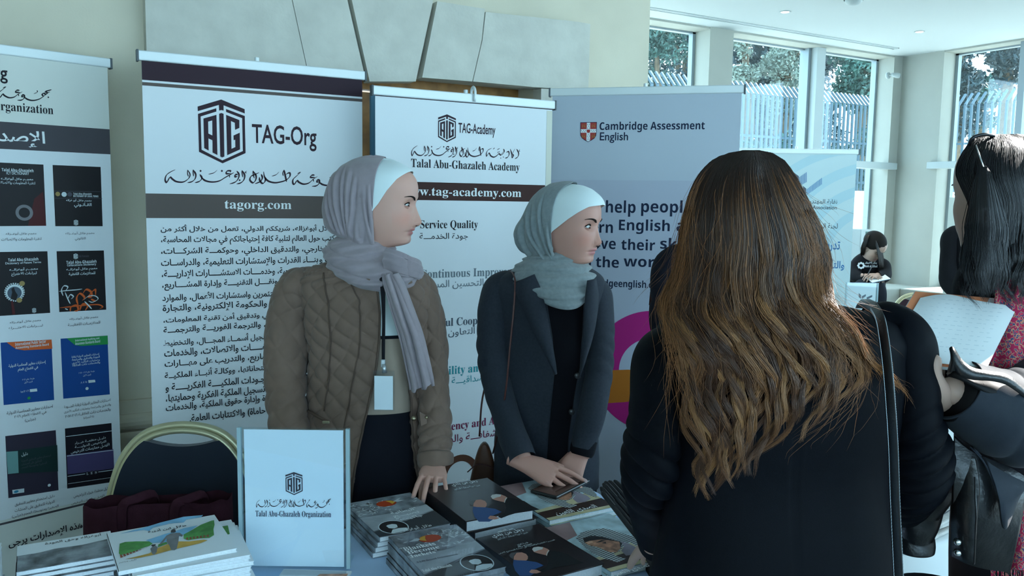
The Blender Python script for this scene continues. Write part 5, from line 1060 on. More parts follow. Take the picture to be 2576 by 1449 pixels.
def face(fig, body, C, phi, S, prof, skin, lip, gaze=(0, 0), tilt=0, brow_w=1.0, ears=True, lid=(24, 14), res=(150, 170)):
    """build the head. C: local point of the head centre (mid eye height), phi: facing angle in the local xy plane (0 = +x), S scale. prof tweaks the nose"""
    k = .001*S
    rows = np.array([ # z, front, back, half width (mm) from the neck up
        (-190, 8, -62, 46), (-150, 8, -60, 46), (-126, 12, -60, 46), (-119, 26, -62, 46), (-114.5, 52, -64, 46), (-109, 68, -66, 49), (-100, 74.5, -68, 54), (-90, 75, -72, 58.5), (-80, 77.5, -76, 62), (-70, 82, -80, 65), (-55, 86, -86, 68.5), (-40, 87.5, -92, 71.5), (-20, 89, -97, 73.5), (0, 90.5, -101, 74.5), (15, 93, -102, 75), (35, 95.5, -101, 75.5), (55, 94, -98, 75), (75, 86, -90, 72), (92, 70, -76, 63), (103, 48, -56, 48), (110, 20, -30, 26), (112.5, -2, -8, 5)], float)
    nose = np.array(prof, float)
    feats = [(0, 33, 0, 17, 12.5, -13.5, 0), (0, 34, 20, 22, 7, 3.0, 0), (0, 52, -30, 20, 18, 2.0, 1.5), (0, 14, -50, 6.5, 8.5, 4.2, 1.0),
             (0, 0, -69.5, 22, 4.6, 5.2, 0), (0, 0, -80, 19, 5.0, 5.2, 0), (0, 0, -74.8, 27, 1.5, -5.0, 0), (0, 17.5, -50, 2.2, 9, -2.6, 0), (0, 0, -100, 16, 10, 2.0, 0), (0, 27, -74.5, 7, 7, -2.2, 0)]
    G = head_geo(rows[:, 0]*k, rows[:, 1]*k, rows[:, 2]*k, rows[:, 3]*k, nose*np.array([k, k, k]), nz=res[0], nt=res[1], feats=[(0, l*k, z*k, sl*k, sz*k, dx*k, dl*k) for (_, l, z, sl, sz, dx, dl) in feats])
    M = Matrix.Translation(Vector(C)) @ Matrix.Rotation(phi, 4, 'Z') @ Matrix.Rotation(tilt, 4, 'Y'); Mn = np.array(M)
    tr = lambda v: np.asarray(v)@Mn[:3, :3].T+Mn[:3, 3]
    nz, nt = G.shape[:2]; V = G.reshape(-1, 3); col = np.tile(np.array(skin), (len(V), 1)); lat, zz, xx = np.abs(V[:, 1])/k, V[:, 2]/k, V[:, 0]/k
    lm = (np.exp(-((zz+69.6)/4.6)**4)+np.exp(-((zz+79.8)/5.4)**4))*np.exp(-(lat/(23-.0*zz))**6)*(xx > 60); lm = np.clip(lm, 0, 1)[:, None]
    ck = (np.exp(-((lat-48)/20)**2-((zz+38)/22)**2)*.55+np.exp(-((lat-0)/16)**2-((zz+48)/12)**2)*.2)[:, None]*(xx > 40)[:, None]
    col = col*(1-lm*.85)+np.array(lip)*lm*.85; col = col*(1-ck)+col*np.array([1.08, .84, .80])*ck
    body.add(tr(V), gfaces(nz, nt), col)
    for sd in (-1, 1):
        nv_, nf_ = grid(lambda U, Vv: ((94.5+4.2*np.cos(U*2*np.pi)*np.sin(Vv*np.pi))*k, sd*(8.5+3.0*np.cos(Vv*np.pi))*k, (-58.3+1.5*np.sin(U*2*np.pi)*np.sin(Vv*np.pi))*k), 10, 6, cu=True); body.add(tr(nv_), nf_, (.03, .012, .01))
    er = 14.2*k
    for sd in (-1, 1):
        c = np.array([65.2*k, sd*33*k, -.5*k]); v, f, cv = lids(c, er*1.045, math.radians(11)*sd, *lid); body.add(tr(v), f if sd > 0 else f, np.array(skin)*np.array([.86, .76, .74]))
        eyeball(fig, M, c, er, gaze[0], gaze[1]); cu = tr(cv[0]); cl = tr(cv[1])
        MBl = MB(); MBl.tube(cu, [.0006*S]+[.0017*S]*(len(cu)-2)+[.0008*S], 6); MBl.tube(cl[3:-3], [.0004*S]*len(cl[3:-3]), 5); MBl.build('lashes', LASH, fig.root, True)
        # brow: strip laid on the forehead surface
        bl = np.linspace(13, 56, 22); uu = (bl-13)/43; bz = 12.5+12.5*np.sin(np.clip(uu, 0, 1)*1.75)-4.5*uu**3; th = 3.5*brow_w*np.clip(.35+uu*6, 0, 1)*(1-uu**1.6*.85)
        up_, lo_ = [], []
        for l, z, t in zip(bl, bz, th):
            for zz_, lst in ((z+t*.9, up_), (z-t*.9, lo_)):
                i = int(np.argmin(np.abs(G[:, nt//2, 2]/k-zz_))); row = G[i]; fr = row[row[:, 0] > 0]; o_ = np.argsort(fr[:, 1]); x = np.interp(sd*l*k, fr[o_, 1], fr[o_, 0]); lst.append((x+.0012, sd*l*k*1.01, zz_*k))
        Gb = np.array([lo_, up_]).transpose(1, 0, 2); Gm = Gb.mean(1); Gm = Gm+np.array([.0016, sd*.0008, 0]); Gb = np.stack([Gb[:, 0], Gm, Gb[:, 1]], 1)
        fig.put('eyebrow', tr(Gb.reshape(-1, 3)), gfaces(22, 3, flip=sd < 0), LASH)
        if not ears: continue
        ev, ef = grid(lambda U, Vv: ((-8+17*np.cos(U*2*np.pi)*np.sin(Vv*np.pi))*k, sd*(75+7*np.cos(Vv*np.pi)+4*np.sin(Vv*np.pi)*np.cos(U*6.28+2.5))*k, (-14+31*np.sin(U*2*np.pi)*np.sin(Vv*np.pi))*k), 18, 9, cu=True); body.add(tr(ev), ef, skin)
    return M, G
def cloth_col(c): return srgb(c) if isinstance(c, str) else c

def cap_hair(fig, C, phi, m, S=1.0, low=True, lat=.088, ver=.088, name='hair'):
    """close fitting hair: skull cap and, below, the back of the head down to the neck"""
    c, s = math.cos(phi), math.sin(phi); mb = MB()
    def ell(b, z, ra, rl, rv):
        g, f = grid(lambda U, V_: (C[0]-c*b+c*ra*np.cos(U*2*np.pi)*np.sin(V_*np.pi)-s*rl*np.sin(U*2*np.pi)*np.sin(V_*np.pi), C[1]-s*b+s*ra*np.cos(U*2*np.pi)*np.sin(V_*np.pi)+c*rl*np.sin(U*2*np.pi)*np.sin(V_*np.pi), C[2]+z+rv*np.cos(V_*np.pi)), 36, 22, cu=True); mb.add(g, f)
    ell(.024*S, .036*S, .106*S, lat*S, ver*S)
    if low: ell(.062*S, -.055*S, .055*S, .078*S, .115*S)
    return mb.build(name, m, fig.root, True)
# ---------------------------------------------------------------- woman in the quilted jacket
MM = .001
w1 = Fig('woman in brown quilted jacket and mauve headscarf, looking sideways', 905, 2.35); L = w1.L; B1 = Body()
SK1, LIP1 = (.60, .34, .27), (.40, .11, .11)
prof1 = [(-260, 0, 10), (-72, 0, 10), (-66, 1.0, 11), (-61, 8, 12), (-56, 16.5, 12), (-50, 20.5, 11.5), (-44, 19.5, 10.5), (-36, 15.5, 9.5), (-21, 8, 8), (-8, 2.5, 7), (2, -1, 7), (15, 0, 9), (260, 0, 10)]
C1 = L(966, 514, .0); PH1 = math.radians(-6)
HM1, HG1 = face(w1, B1, C1, PH1, 1.0, prof1, SK1, LIP1, gaze=(.05, .0), ears=False)
inv = lambda M: np.array(M.inverted())
def hx(fig, M, px, py):
    """forward / up coordinates in the head frame for a pixel on the head's sagittal plane"""
    n = (fig.M @ M).col[1].to_3d(); o = (fig.M @ M).translation; r = Vector(ray(px, py)); e = Vector(EYE); t = (o-e).dot(n)/r.dot(n)
    p = (fig.M @ M).inverted() @ (e+r*t); return p.x, p.z
def wrap(fig, M, back, frontp, w, off, zlo, zhi, fmin, fmax, nz=90, nt=120, fold=None, sides=None, ex=.92, pf=.72):
    """a cloth shell around the head. back/frontp: pixel silhouettes; w: (z,halfwidth) rows (m); fmin/fmax: functions of z giving the kept range of forward coordinate"""
    bk = np.array(sorted([hx(fig, M, *p)[::-1] for p in back])); fr = np.array(sorted([hx(fig, M, *p)[::-1] for p in frontp]))
    Z = np.linspace(zlo, zhi, nz); XB = smo(Z, bk[:, 0], bk[:, 1]); XF = smo(Z, fr[:, 0], fr[:, 1]); w = np.array(w); W_ = smo(Z, w[:, 0], w[:, 1]); XC = XB+(XF-XB)*.48
    def th_at(x):
        u = np.where(x > XC, np.abs((x-XC)/np.maximum(XF-XC, 1e-4))**(1/pf), (x-XC)/np.maximum(XC-XB, 1e-4)); return np.arccos(np.clip(u, -1, 1))
    t0, t1 = th_at(fmax(Z)), th_at(fmin(Z)); out = []
    for sd in (-1, 1) if sides is None else (0,):
        U = np.linspace(0, 1, nt)[None]
        th = sd*(t0[:, None]+(t1-t0)[:, None]*U) if sd else t0[:, None]+(2*np.pi-2*t0)[:, None]*U
        c, s = np.cos(th), np.sin(th); X = XC[:, None]+np.where(c > 0, (XF-XC)[:, None]*np.abs(c)**pf, (XC-XB)[:, None]*c); Y = W_[:, None]*np.sign(s)*np.abs(s)**ex
        G = np.stack([X, Y, np.broadcast_to(Z[:, None], X.shape)], -1)
        if fold is not None:
            n = np.stack([c, s, 0*c], -1); G = G+n*fold(th, G)[..., None]
        G = G+0; out.append(G)
    Mn = np.array(M)
    return [(g.reshape(-1, 3)@Mn[:3, :3].T+Mn[:3, 3], gfaces(*g.shape[:2], flip=(i == 0 and sides is None))) for i, g in enumerate(out)]
MAUV = mat('mauve_jersey', (.315, .265, .285), .9, .1, var=.05, vscale=60, sheen=.3, bump=.1, bscale=900); WHT = mat('white_underscarf', (.70, .80, .80), .8, .2, sheen=.2)
zf = lambda fig, M, pts: (lambda a: (lambda z: np.interp(z, a[:, 0], a[:, 1])))(np.array(sorted([hx(fig, M, *p)[::-1] for p in pts])))
# underscarf
fb = zf(w1, HM1, [(1060, 425), (1036, 432), (1012, 452), (990, 480), (970, 512), (957, 528), (950, 560)])
fe = zf(w1, HM1, [(960, 390), (966, 400), (962, 450), (958, 527), (950, 560)])
wr = [(-.05, .079), (0, .080), (.03, .080), (.06, .077), (.085, .068), (.10, .055), (.112, .036), (.122, .012)]
frp = [(985, 620), (1000, 560), (1040, 470), (1046, 450), (1038, 432), (1020, 418), (1000, 408), (975, 400), (945, 396.5)]
bkp = [(860, 620), (858, 560), (858, 500), (866, 450), (880, 425), (900, 408), (920, 400), (938, 397)]
for v, f in wrap(w1, HM1, bkp, frp, wr, 0, hx(w1, HM1, 957, 530)[1], hx(w1, HM1, 950, 397.5)[1], lambda z: fe(z)-.02, lambda z: fb(z)): w1.put('underscarf', v, f, WHT, solid=.0015)
# headscarf over the head
def ridges(fig, M, lines, wd=.0042, amp=.0065):
    """fold lines given as pixel polylines on the near side; returns displacement(f, z)"""
    ls = [np.array(sorted([hx(fig, M, *p)[::-1] for p in l])) for l in lines]
    def fn(f, z):
        d = np.zeros_like(f)
        for i, a in enumerate(ls):
            xl = smo(z, a[:, 0], a[:, 1]) if len(a) > 2 else np.interp(z, a[:, 0], a[:, 1]); u = (f-xl)/(wd*(1+.35*math.sin(i*2.3))); m = np.clip((z-a[0, 0])/.012+.6, 0, 1)*np.clip((a[-1, 0]-z)/.05+.15, 0, 1)
            d = d+amp*m*(1+.3*math.sin(i*1.7))*(np.exp(-u*u)-.75*np.exp(-((u-1.9)/1.0)**2))
        return d
    return fn
rf1 = ridges(w1, HM1, [[(846, 430), (850, 500), (866, 560), (874, 590)], [(866, 415), (866, 500), (876, 560), (882, 592)], [(880, 420), (883, 500), (888, 560), (890, 590)], [(897, 415), (896, 500), (895, 560), (895, 592)], [(912, 450), (908, 520), (902, 580), (903, 594)], [(838, 470), (842, 530), (858, 575)], [(928, 560), (926, 590), (924, 606)], [(936, 470), (940, 540), (948, 590), (952, 610)], [(948, 470), (951, 550), (955, 605)], [(915, 565), (916, 600)]])
def fold1(th, G):
    z = G[..., 2]; f = G[..., 0]; a = np.abs(th-np.pi)/np.pi
    return rf1(f, z)+np.sin(14*(a-.35)+z*20)*.0012*np.clip((.07-z)/.1, 0, 1)+wnoise(G, 40, .0012, 4)
bks = [(864, 596), (846, 588), (828, 573), (820, 550), (815, 522), (820, 490), (832, 458), (852, 428), (876, 409), (900, 398), (922, 393), (938, 391.5)]
frs = [(972, 625), (985, 600), (1000, 560), (1046, 480), (1049, 450), (1041, 430), (1022, 413), (1000, 403), (975, 396.5), (945, 391.5)]
fe2 = zf(w1, HM1, [(958, 388), (969, 396), (966, 420), (963, 450), (960, 490), (958, 527), (957, 570), (956, 600), (956, 630)])
wr2 = [(-.13, .066), (-.10, .076), (-.06, .083), (0, .086), (.03, .086), (.06, .083), (.085, .074), (.10, .062), (.115, .042), (.128, .012)]
for v, f in wrap(w1, HM1, bks, frs, wr2, 0, hx(w1, HM1, 930, 620)[1], hx(w1, HM1, 940, 392)[1], None or (lambda z: z*0-9), lambda z: fe2(z), nz=130, nt=220, fold=fold1, sides=0): hs1 = w1.put('headscarf', v, f, MAUV, solid=.002)
# scarf wound around the neck
def cowl(fig, rows, nu=220, nv=80, tilt=None, fold=None, seed=0, ydepth=None):
    """rows: (py, cx px, half width px, half depth m, centre depth y)"""
    q = []
    for (py, cx, hw, hd, cy) in rows:
        l = fig.L(cx-hw, py, cy); r = fig.L(cx+hw, py, cy); q.append([(l[2]+r[2])/2, (l[0]+r[0])/2, cy, (r[0]-l[0])/2, hd])
    q = np.array(q); t = np.linspace(0, 1, len(q)); T = np.linspace(0, 1, nv); z, cx, cy, a, b = [smo(T, t, q[:, i])[:, None] for i in range(5)]
    A = (np.arange(nu)*2*np.pi/nu)[None]; P = np.stack([cx+a*np.cos(A), cy+b*np.sin(A), z+0*A], -1)
    if tilt is not None: P[..., 2] += tilt(A, T[:, None])
    n = np.stack([np.cos(A)+0*z, np.sin(A)+0*z, 0*A+0*z], -1)
    if fold is not None: P = P+n*fold(A, T[:, None], P)[..., None]
    f = []
    for i in range(nv-1):
        for j in range(nu): f.append((i*nu+j, (i+1)*nu+j, (i+1)*nu+(j+1) % nu, i*nu+(j+1) % nu))
    return P.reshape(-1, 3), f
def cf1(A, T, P):
    w = np.sin(np.pi*np.clip(T, 0, 1))**.5; s = 4.3*T+.75*np.sin(A+.4)+.3*np.sin(2*A+.5)
    return w*(.0105*(np.abs(np.sin(np.pi*s))**.5-.55)+.0032*np.sin(2*np.pi*(8*T+.9*np.sin(A+2)))+.0014*np.sin(A*9+T*22))+.004
v, f = cowl(w1, [(584, 912, 46, .060, .01), (596, 912, 55, .068, .01), (612, 908, 76, .082, .005), (632, 908, 86, .092, 0), (654, 920, 98, .100, -.005), (676, 938, 104, .108, -.01), (696, 948, 96, .105, -.015), (708, 950, 76, .085, -.015), (704, 948, 58, .065, -.01)], tilt=lambda A, T: -.018*T*np.cos(A-5.2)*1.6-.006*np.sin(A)*T, fold=cf1)
w1.put('scarf_wrap', v, f, MAUV)
# lobe thrown over her left shoulder
def lobe(U, V_):
    s = U*2-1; pth = crom(np.array([[972, 650, -.10], [1000, 652, -.105], [1030, 660, -.085], [1052, 668, -.045], [1060, 676, .0], [1052, 684, .05]]), 12); P = np.array([L(p[0], p[1], p[2]) for p in pth]); t = np.linspace(0, 1, len(P))
    x, y, z = [np.interp(V_, t, P[:, i]) for i in range(3)]; a = U*2*np.pi; r = .034*(1-.35*V_)
    w = 1+.20*np.abs(np.sin(a*2.5+V_*2.2))+.10*np.sin(a*9-V_*5)-.1; return x+.25*r*np.cos(a)*w, y+r*.55*np.cos(a+1.2)*w, z-.012+r*np.sin(a)*w
v, f = grid(lobe, 60, 40, cu=True); w1.put('scarf_wrap', v, f, MAUV)
# hanging tail
def tail1(U, V_):
    pth = crom(np.array([[978, 690, -.125], [992, 730, -.142], [1012, 790, -.15], [1032, 850, -.152], [1046, 910, -.15], [1056, 955, -.146], [1060, 978, -.145]]), 10); P = np.array([L(*p) for p in pth]); t = np.linspace(0, 1, len(P)); s = U*2-1
    x, y, z = [np.interp(V_, t, P[:, i]) for i in range(3)]; hw = np.interp(V_, [0, .1, .4, .8, 1], [.020, .026, .030, .032, .033])
    fo = .008*np.sin(s*7.5+V_*1.5)+.005*np.sin(s*13+1-V_*2); return x+hw*s, y+fo+.012*s*s, z+.010*s*V_-.004*np.sign(np.sin(s*7))*V_**8
v, f = grid(tail1, 60, 60); w1.put('scarf_tail', v, f, MAUV, solid=.004)
# hem folds at the end of the tail
# ---- quilted jacket
JBR = mat('brown_quilt', (.185, .122, .092), .75, .2, var=.07, vscale=30, bump=.12, bscale=700, sheen=.15); JBD = mat('brown_trim', (.10, .066, .050), .7, .2)
def lev(fig, py, xl, xr, b, cy=.02):
    l, r = fig.L(xl, py, cy), fig.L(xr, py, cy); return ((l[2]+r[2])/2, (l[0]+r[0])/2, cy, (r[0]-l[0])/2, b)
LV1 = [lev(w1, *q) for q in ((648, 868, 985, .055), (662, 825, 1020, .078), (678, 782, 1052, .095), (700, 762, 1072, .108), (740, 765, 1080, .118), (800, 772, 1080, .124), (900, 778, 1072, .120), (1000, 776, 1072, .118), (1080, 770, 1076, .122), (1180, 762, 1082, .128), (1290, 755, 1092, .132))]
_lv = np.array(sorted(LV1))
def psi_of(fig, pts, lv, b_y=-.11):
    a = np.array(sorted([(fig.z(x, y, b_y), fig.x(x, y, b_y)) for x, y in pts])); 
    def fn(z):
        x = np.interp(z, a[:, 0], a[:, 1]); cx = smo(z, lv[:, 0], lv[:, 1]); A = smo(z, lv[:, 0], lv[:, 3]); s = np.clip((x-cx)/A, -.95, .95); return np.arcsin(np.sign(s)*np.abs(s)**(2.3/2))
    return fn
pl1 = psi_of(w1, [(925, 640), (932, 690), (947, 730), (955, 790), (953, 860), (944, 930), (926, 1020), (908, 1100), (892, 1190), (878, 1300)], _lv)
pr1 = psi_of(w1, [(960, 640), (966, 690), (982, 760), (1002, 830), (1017, 900), (1028, 1000), (1034, 1100), (1040, 1180), (1055, 1300)], _lv)
def dq(G, arc, psi): return quilt(arc+.02, G[..., 2]*1.08, .070, .0105)+wnoise(G, 22, .005, 3)+wnoise(G, 60, .0015, 5)
G = torso(LV1, pr1, lambda z: pl1(z)+2*np.pi, 330, 260, dq); w1.put('jacket', G.reshape(-1, 3), gfaces(*G.shape[:2]), JBR, solid=.006)
nz_ = G.shape[1]
for e, nm in ((G[0], 'front_edge'), (G[-1], 'front_edge')): MB().tube(e[::6]+np.array([0, -.003, 0]), [.0032]*len(e[::6]), 8).build(nm, JBD, w1.root, True)
Gf = G[:, :, :]; frontm = G[..., 1] < .02
def seam(pts, name='seam'):
    a = np.array(sorted([(w1.z(x, y, -.1), w1.x(x, y, -.1)) for x, y in pts])); out = []
    for j in range(0, G.shape[1], 3):
        z = G[0, j, 2]
        if not a[0, 0] < z < a[-1, 0]: continue
        c = np.where(frontm[:, j], np.abs(G[:, j, 0]-np.interp(z, a[:, 0], a[:, 1])), 9); i = int(np.argmin(c)); out.append(G[i, j]+np.array([0, -.0035, 0]))
    P = np.array(out); P[1:-1] = (P[:-2]+2*P[1:-1]+P[2:])/4; MB().tube(P, [.0022]*len(P), 6).build(name, JBD, w1.root, True)
seam([(806, 690), (824, 760), (830, 850), (826, 950), (812, 1040)]); seam([(868, 690), (905, 760), (908, 860), (888, 960), (868, 1080), (850, 1200)])
# collar
cl = np.array([L(*p) for p in ((868, 652, .05), (862, 668, -.02), (880, 682, -.075), (908, 694, -.105), (930, 702, -.118))]); q = crom(cl, 8)
def strip(q, h, t=.004, up=(0, 0, 1), lean=0): # standing band along a path
    V = []; n = len(q)
    for p in q: V += [p, p+np.array(up)*h+np.array([lean, 0, 0])]
    return np.array(V), [(2*i, 2*i+2, 2*i+3, 2*i+1) for i in range(n-1)]
v, f = strip(q+np.array([0, -.004, -.022]), .022); w1.put('collar', v, f, JBR, solid=.007)
# sleeves
def sq(seed, wr):
    def fn(T, A, P):
        s = A*.055; t = T*.55; k = np.clip((T-.45)*3, 0, 1)
        return quilt(s, t, .07, .007)*(1-.5*k)+wr*k*(np.abs(np.sin(13*np.pi*T+1.3*np.sin(A+seed)))**.7-.5)+wnoise(P, 26, .0035, seed)
    return fn
v, f = sweep([L(812, 716, .02), L(782, 714, .02), L(748, 730, .02), L(729, 790, .02), L(723, 880, .0), L(722, 980, -.03), L(728, 1080, -.07), L(738, 1170, -.10)], [(.03, .03), (.046, .055), (.060, .066), (.064, .068), (.062, .066), (.058, .062), (.054, .056), (.050, .052)], 150, 26, sq(1, .007)); w1.put('sleeve', v, f, JBR)
pa = [L(1020, 712, .03), L(1048, 716, .03), L(1072, 780, .03), L(1082, 870, .03), L(1089, 960, .0), L(1093, 1060, -.05), L(1095, 1120, -.085), L(1095, 1164, -.105)]
v, f = sweep(pa, [(.025, .03), (.042, .054), (.047, .056), (.048, .052), (.047, .050), (.046, .047), (.045, .045), (.043, .043)], 150, 26, sq(2, .008)); w1.put('sleeve', v, f, JBR)
v, f = sweep([L(1095, 1142, -.095), L(1095, 1146, -.097), L(1095.5, 1164, -.107), L(1096, 1170, -.109)], [.0445, .0465, .0455, .041], 60, 4, lambda T, A, P: .001*np.sin(A*7)); w1.put('cuff', v, f, JBR, solid=.004)
v, f = sweep([L(740, 1168, -.10), L(744, 1215, -.115)], [.052, .048], 60, 4); w1.put('cuff', v, f, JBR, solid=.004)
# zip, studs, pockets
BRASS = mat('brass', (.42, .36, .24), .3, .6, .9)
def gpt(G, e, z): return np.array([np.interp(z, G[e][:, 2], G[e][:, i]) for i in range(3)])
zz = np.linspace(L(980, 730)[2], L(1036, 1100)[2], 150); ins = 11
MB().tube(np.array([gpt(G, ins, z) for z in zz[::2]])+np.array([0, -.004, 0]), [.0022]*75, 6).build('zip', JBD, w1.root, True)
for z in zz[:56:2]: p = gpt(G, ins, z)+np.array([0, -.006, 0]); MB().box(tuple(p-.0017), tuple(p+.0017)).build('zip_tooth', BRASS, w1.root) if False else None
m = MB()
for z in zz[:60]: p = gpt(G, ins, z)+np.array([0, -.0065, 0]); m.box(tuple(p-np.array([.0028, .001, .001])), tuple(p+np.array([.0028, .001, .001])))
o = m.build('zip_teeth', BRASS, w1.root); o['kind'] = 'stuff'
for px, py in ((972, 723), (1017, 827), (1041, 1052)):
    p = L(px, py, -.118); MB().tube([p+np.array([0, .004, 0]), p+np.array([0, -.006, 0]), p+np.array([0, -.009, 0])], [.0065, .0065, .003], 16).build('stud', BRASS, w1.root, True)
p = L(1031, 935, -.118); MB().box(tuple(p+np.array([-.004, -.006, -.012])), tuple(p+np.array([.005, -.001, .012])), bev=.002).build('zip_pull', BRASS, w1.root); MB().tube([p+np.array([.003, -.006, -.01]), p+np.array([.007, -.008, -.03])], [.0025, .002], 8).build('zip_pull', BRASS, w1.root, True)
MB().tube(crom([L(775, 1033, -.075), L(800, 1048, -.105), L(828, 1062, -.122)], 5), [.004]*11, 8).build('pocket_edge', JBD, w1.root, True); p = L(822, 1062, -.128); MB().box(tuple(p+np.array([-.012, -.003, -.004])), tuple(p+np.array([.008, .003, .004])), bev=.002).build('zip_pull', BRASS, w1.root)
MB().prism([tuple(L(1056, 1036, -.12)), tuple(L(1074, 1046, -.11)), tuple(L(1074, 1064, -.11)), tuple(L(1060, 1070, -.12))], (0, -.006, 0)).build('pocket_flap', JBR, w1.root); p = L(1073, 1050, -.122); MB().tube([p, p+np.array([0, -.005, 0])], [.005, .003], 12).build('stud', BRASS, w1.root, True)
# inner top: white, beige, black
TOPM = [mat('top_white', (.66, .76, .76), .9, .1), mat('top_black', (.010, .011, .016), .9, .1), mat('top_beige', (.36, .29, .23), .9, .1, bump=.1, bscale=600)]
LVi = [(z, cx+.004, cy, a*.86, b*.90) for z, cx, cy, a, b in LV1]
Gi = torso(LVi, lambda z: z*0-1.5, lambda z: z*0+1.5, 60, 160, lambda G, arc, psi: wnoise(G, 18, .003, 8)); fi = gfaces(60, 160); zc = [sum(Gi.reshape(-1, 3)[i][2] for i in q)/4 for q in fi]
zA, zB, zC = L(960, 846, -.1)[2], L(960, 854, -.1)[2], L(960, 1050, -.1)[2]
w1.put('top', Gi.reshape(-1, 3), fi, None, mats=TOPM, fmat=[0 if z > zA else 1 if z > zB else 2 if z > zC else 1 for z in zc])
# lanyard and badge
LAN = mat('lanyard_black', (.010, .010, .014), .8, .2)
def ribbon(pts, w, m, name, par, n=8, t=.0012):
    q = crom(np.array(pts), n); return MB().tube(q, [(w, t)]*len(q), 8, up=(0, 1, 0)).build(name, m, par, True)
bd = thing('badge', 'white name badge hanging on a black lanyard', None); COL.objects.unlink(bd); bpy.data.objects.remove(bd)
lan = ribbon([L(957, 690, -.112), L(961, 730, -.122), L(965, 800, -.126), L(964, 870, -.126), L(964, 905, -.128)], .0042, LAN, 'lanyard', w1.root)
ribbon([L(966, 715, -.124), L(966, 800, -.128), L(965, 905, -.130)], .0036, LAN, 'lanyard', w1.root)
c = L(964, 915, -.130); MB().box(tuple(c+np.array([-.006, -.004, -.010])), tuple(c+np.array([.006, .004, .012])), bev=.002).build('lanyard_clip', mat('clip_steel', (.5, .55, .58), .3, .6, .7), w1.root)
c = L(965, 932, -.132); MB().tube([c+np.array([0, 0, .018]), c+np.array([.003, -.002, -.006])], [.005, .007], 10).build('lanyard_clip', MATS['clip_steel'], w1.root, True)
a, b = L(942, 945, -.136), L(989, 1030, -.134)
MB().box((a[0]-.004, a[1]-.0015, b[2]-.004), (b[0]+.004, a[1]+.0015, a[2]+.014), bev=.001).build('badge_sleeve', ACR, w1.root); MB().box((a[0], a[1]-.003, b[2]), (b[0], a[1]-.0016, a[2])).build('badge_card', mat('badge_white', (.70, .80, .84), .5), w1.root)
# lower clothing (black skirt) to the floor
LVs = [(0.02, w1.x(920, 1200, .02), .03, .21, .17), (.4, w1.x(920, 1200, .02), .03, .18, .14), (.75, w1.x(922, 1200, .02), .02, .165, .125), (L(920, 1120)[2], w1.x(922, 1120, .02), .02, .15, .112), (L(920, 1040)[2], w1.x(922, 1040, .02), .02, .138, .105)]
Gs = torso(LVs, lambda z: z*0, lambda z: z*0+2*np.pi, 80, 60, lambda G, arc, psi: .008*np.sin(psi*9)*np.clip((.9-G[..., 2]), 0, 1)); w1.put('skirt', Gs.reshape(-1, 3), gfaces(80, 60), TOPM[1])
# body under the clothes, arms, hands
def limb(body, pts, rad, col): v, f = sweep(pts, rad, 16, 5, caps=True); body.add(v, f, col)
Gt = torso([(z, cx, cy, a*.78, b*.8) for z, cx, cy, a, b in LV1]+[(.45, w1.x(920, 1300, .02), .02, .12, .09)], lambda z: z*0, lambda z: z*0+2*np.pi, 40, 40); B1.add(Gt.reshape(-1, 3), gfaces(40, 40), SK1)
B1.add(*sweep([tuple(C1+np.array([-.02, 0, -.09])), tuple(C1+np.array([-.03, .005, -.16])), tuple(C1+np.array([-.035, .01, -.24]))], [.054, .056, .075], 24, 5, caps=True), SK1)
limb(B1, pa, [.03, .04, .038, .036, .034, .03, .027, .026], SK1); limb(B1, [L(772, 710, .02), L(735, 760, .02), L(723, 940, -.02), L(738, 1170, -.1)], [.04, .045, .036, .026], SK1)
wr_ = L(1096, 1170, -.115); v, f, tips = hand_geo(hframe(wr_, (-.02, -.95, -.13), (.02, -.13, .95)), [(.10, .22, .20), (.10, .22, .20), (.10, .24, .20), (.12, .24, .2)], spread=(.14, .03, -.08, -.24), thumb=((.45, -1.0), (.1, -.5), (.1, -.2)), sc=.95, side=-1); B1.add(v, f, SK1); nails(w1, tips[:4], (0, -.5, .85))
wl = L(744, 1215, -.115); v, f, tips = hand_geo(hframe(wl, (.05, -.3, -.95), (-.9, -.3, 0)), [(.3, .4, .3)]*4, sc=.93, vox=.003); B1.add(v, f, SK1)
B1.done(w1)
# ---------------------------------------------------------------- woman in the grey blazer
w2 = Fig('woman in dark grey blazer and light grey headscarf, hands folded', 1405, 2.46); L = w2.L; B2 = Body()
SK2, LIP2 = (.53, .28, .22), (.42, .14, .15)
prof2 = [(-260, 0, 10), (-70, 0, 10), (-64, 1.0, 12), (-58, 8, 12.5), (-53, 14, 12.5), (-47, 17.5, 11.5), (-41, 15.5, 10.5), (-33, 11, 9.5), (-19, 5.5, 8), (-6, 1, 7), (4, -1.5, 7), (16, 0, 9), (260, 0, 10)]
C2 = L(1433, 568, .0); PH2 = math.radians(-27)
HM2, HG2 = face(w2, B2, C2, PH2, .97, prof2, SK2, LIP2, gaze=(.12, .0), ears=False, brow_w=1.15, lid=(29, 16))
GREYJ = mat('grey_jersey', (.235, .275, .285), .9, .1, var=.10, vscale=90, sheen=.3, bump=.1, bscale=900)
z2 = lambda pts: zf(w2, HM2, pts)
frp = [(1462, 640), (1480, 600), (1514, 545), (1517, 520), (1510, 500), (1496, 485), (1478, 473), (1455, 466), (1430, 463)]
bkp = [(1350, 650), (1345, 600), (1343, 560), (1348, 520), (1362, 490), (1380, 474), (1400, 466), (1425, 463)]
fb = z2([(1540, 508), (1514, 517), (1500, 520), (1478, 534), (1456, 550), (1436, 566), (1417, 581), (1400, 610)]); fe = z2([(1440, 455), (1436, 470), (1426, 490), (1420, 530), (1416, 581), (1410, 610)])
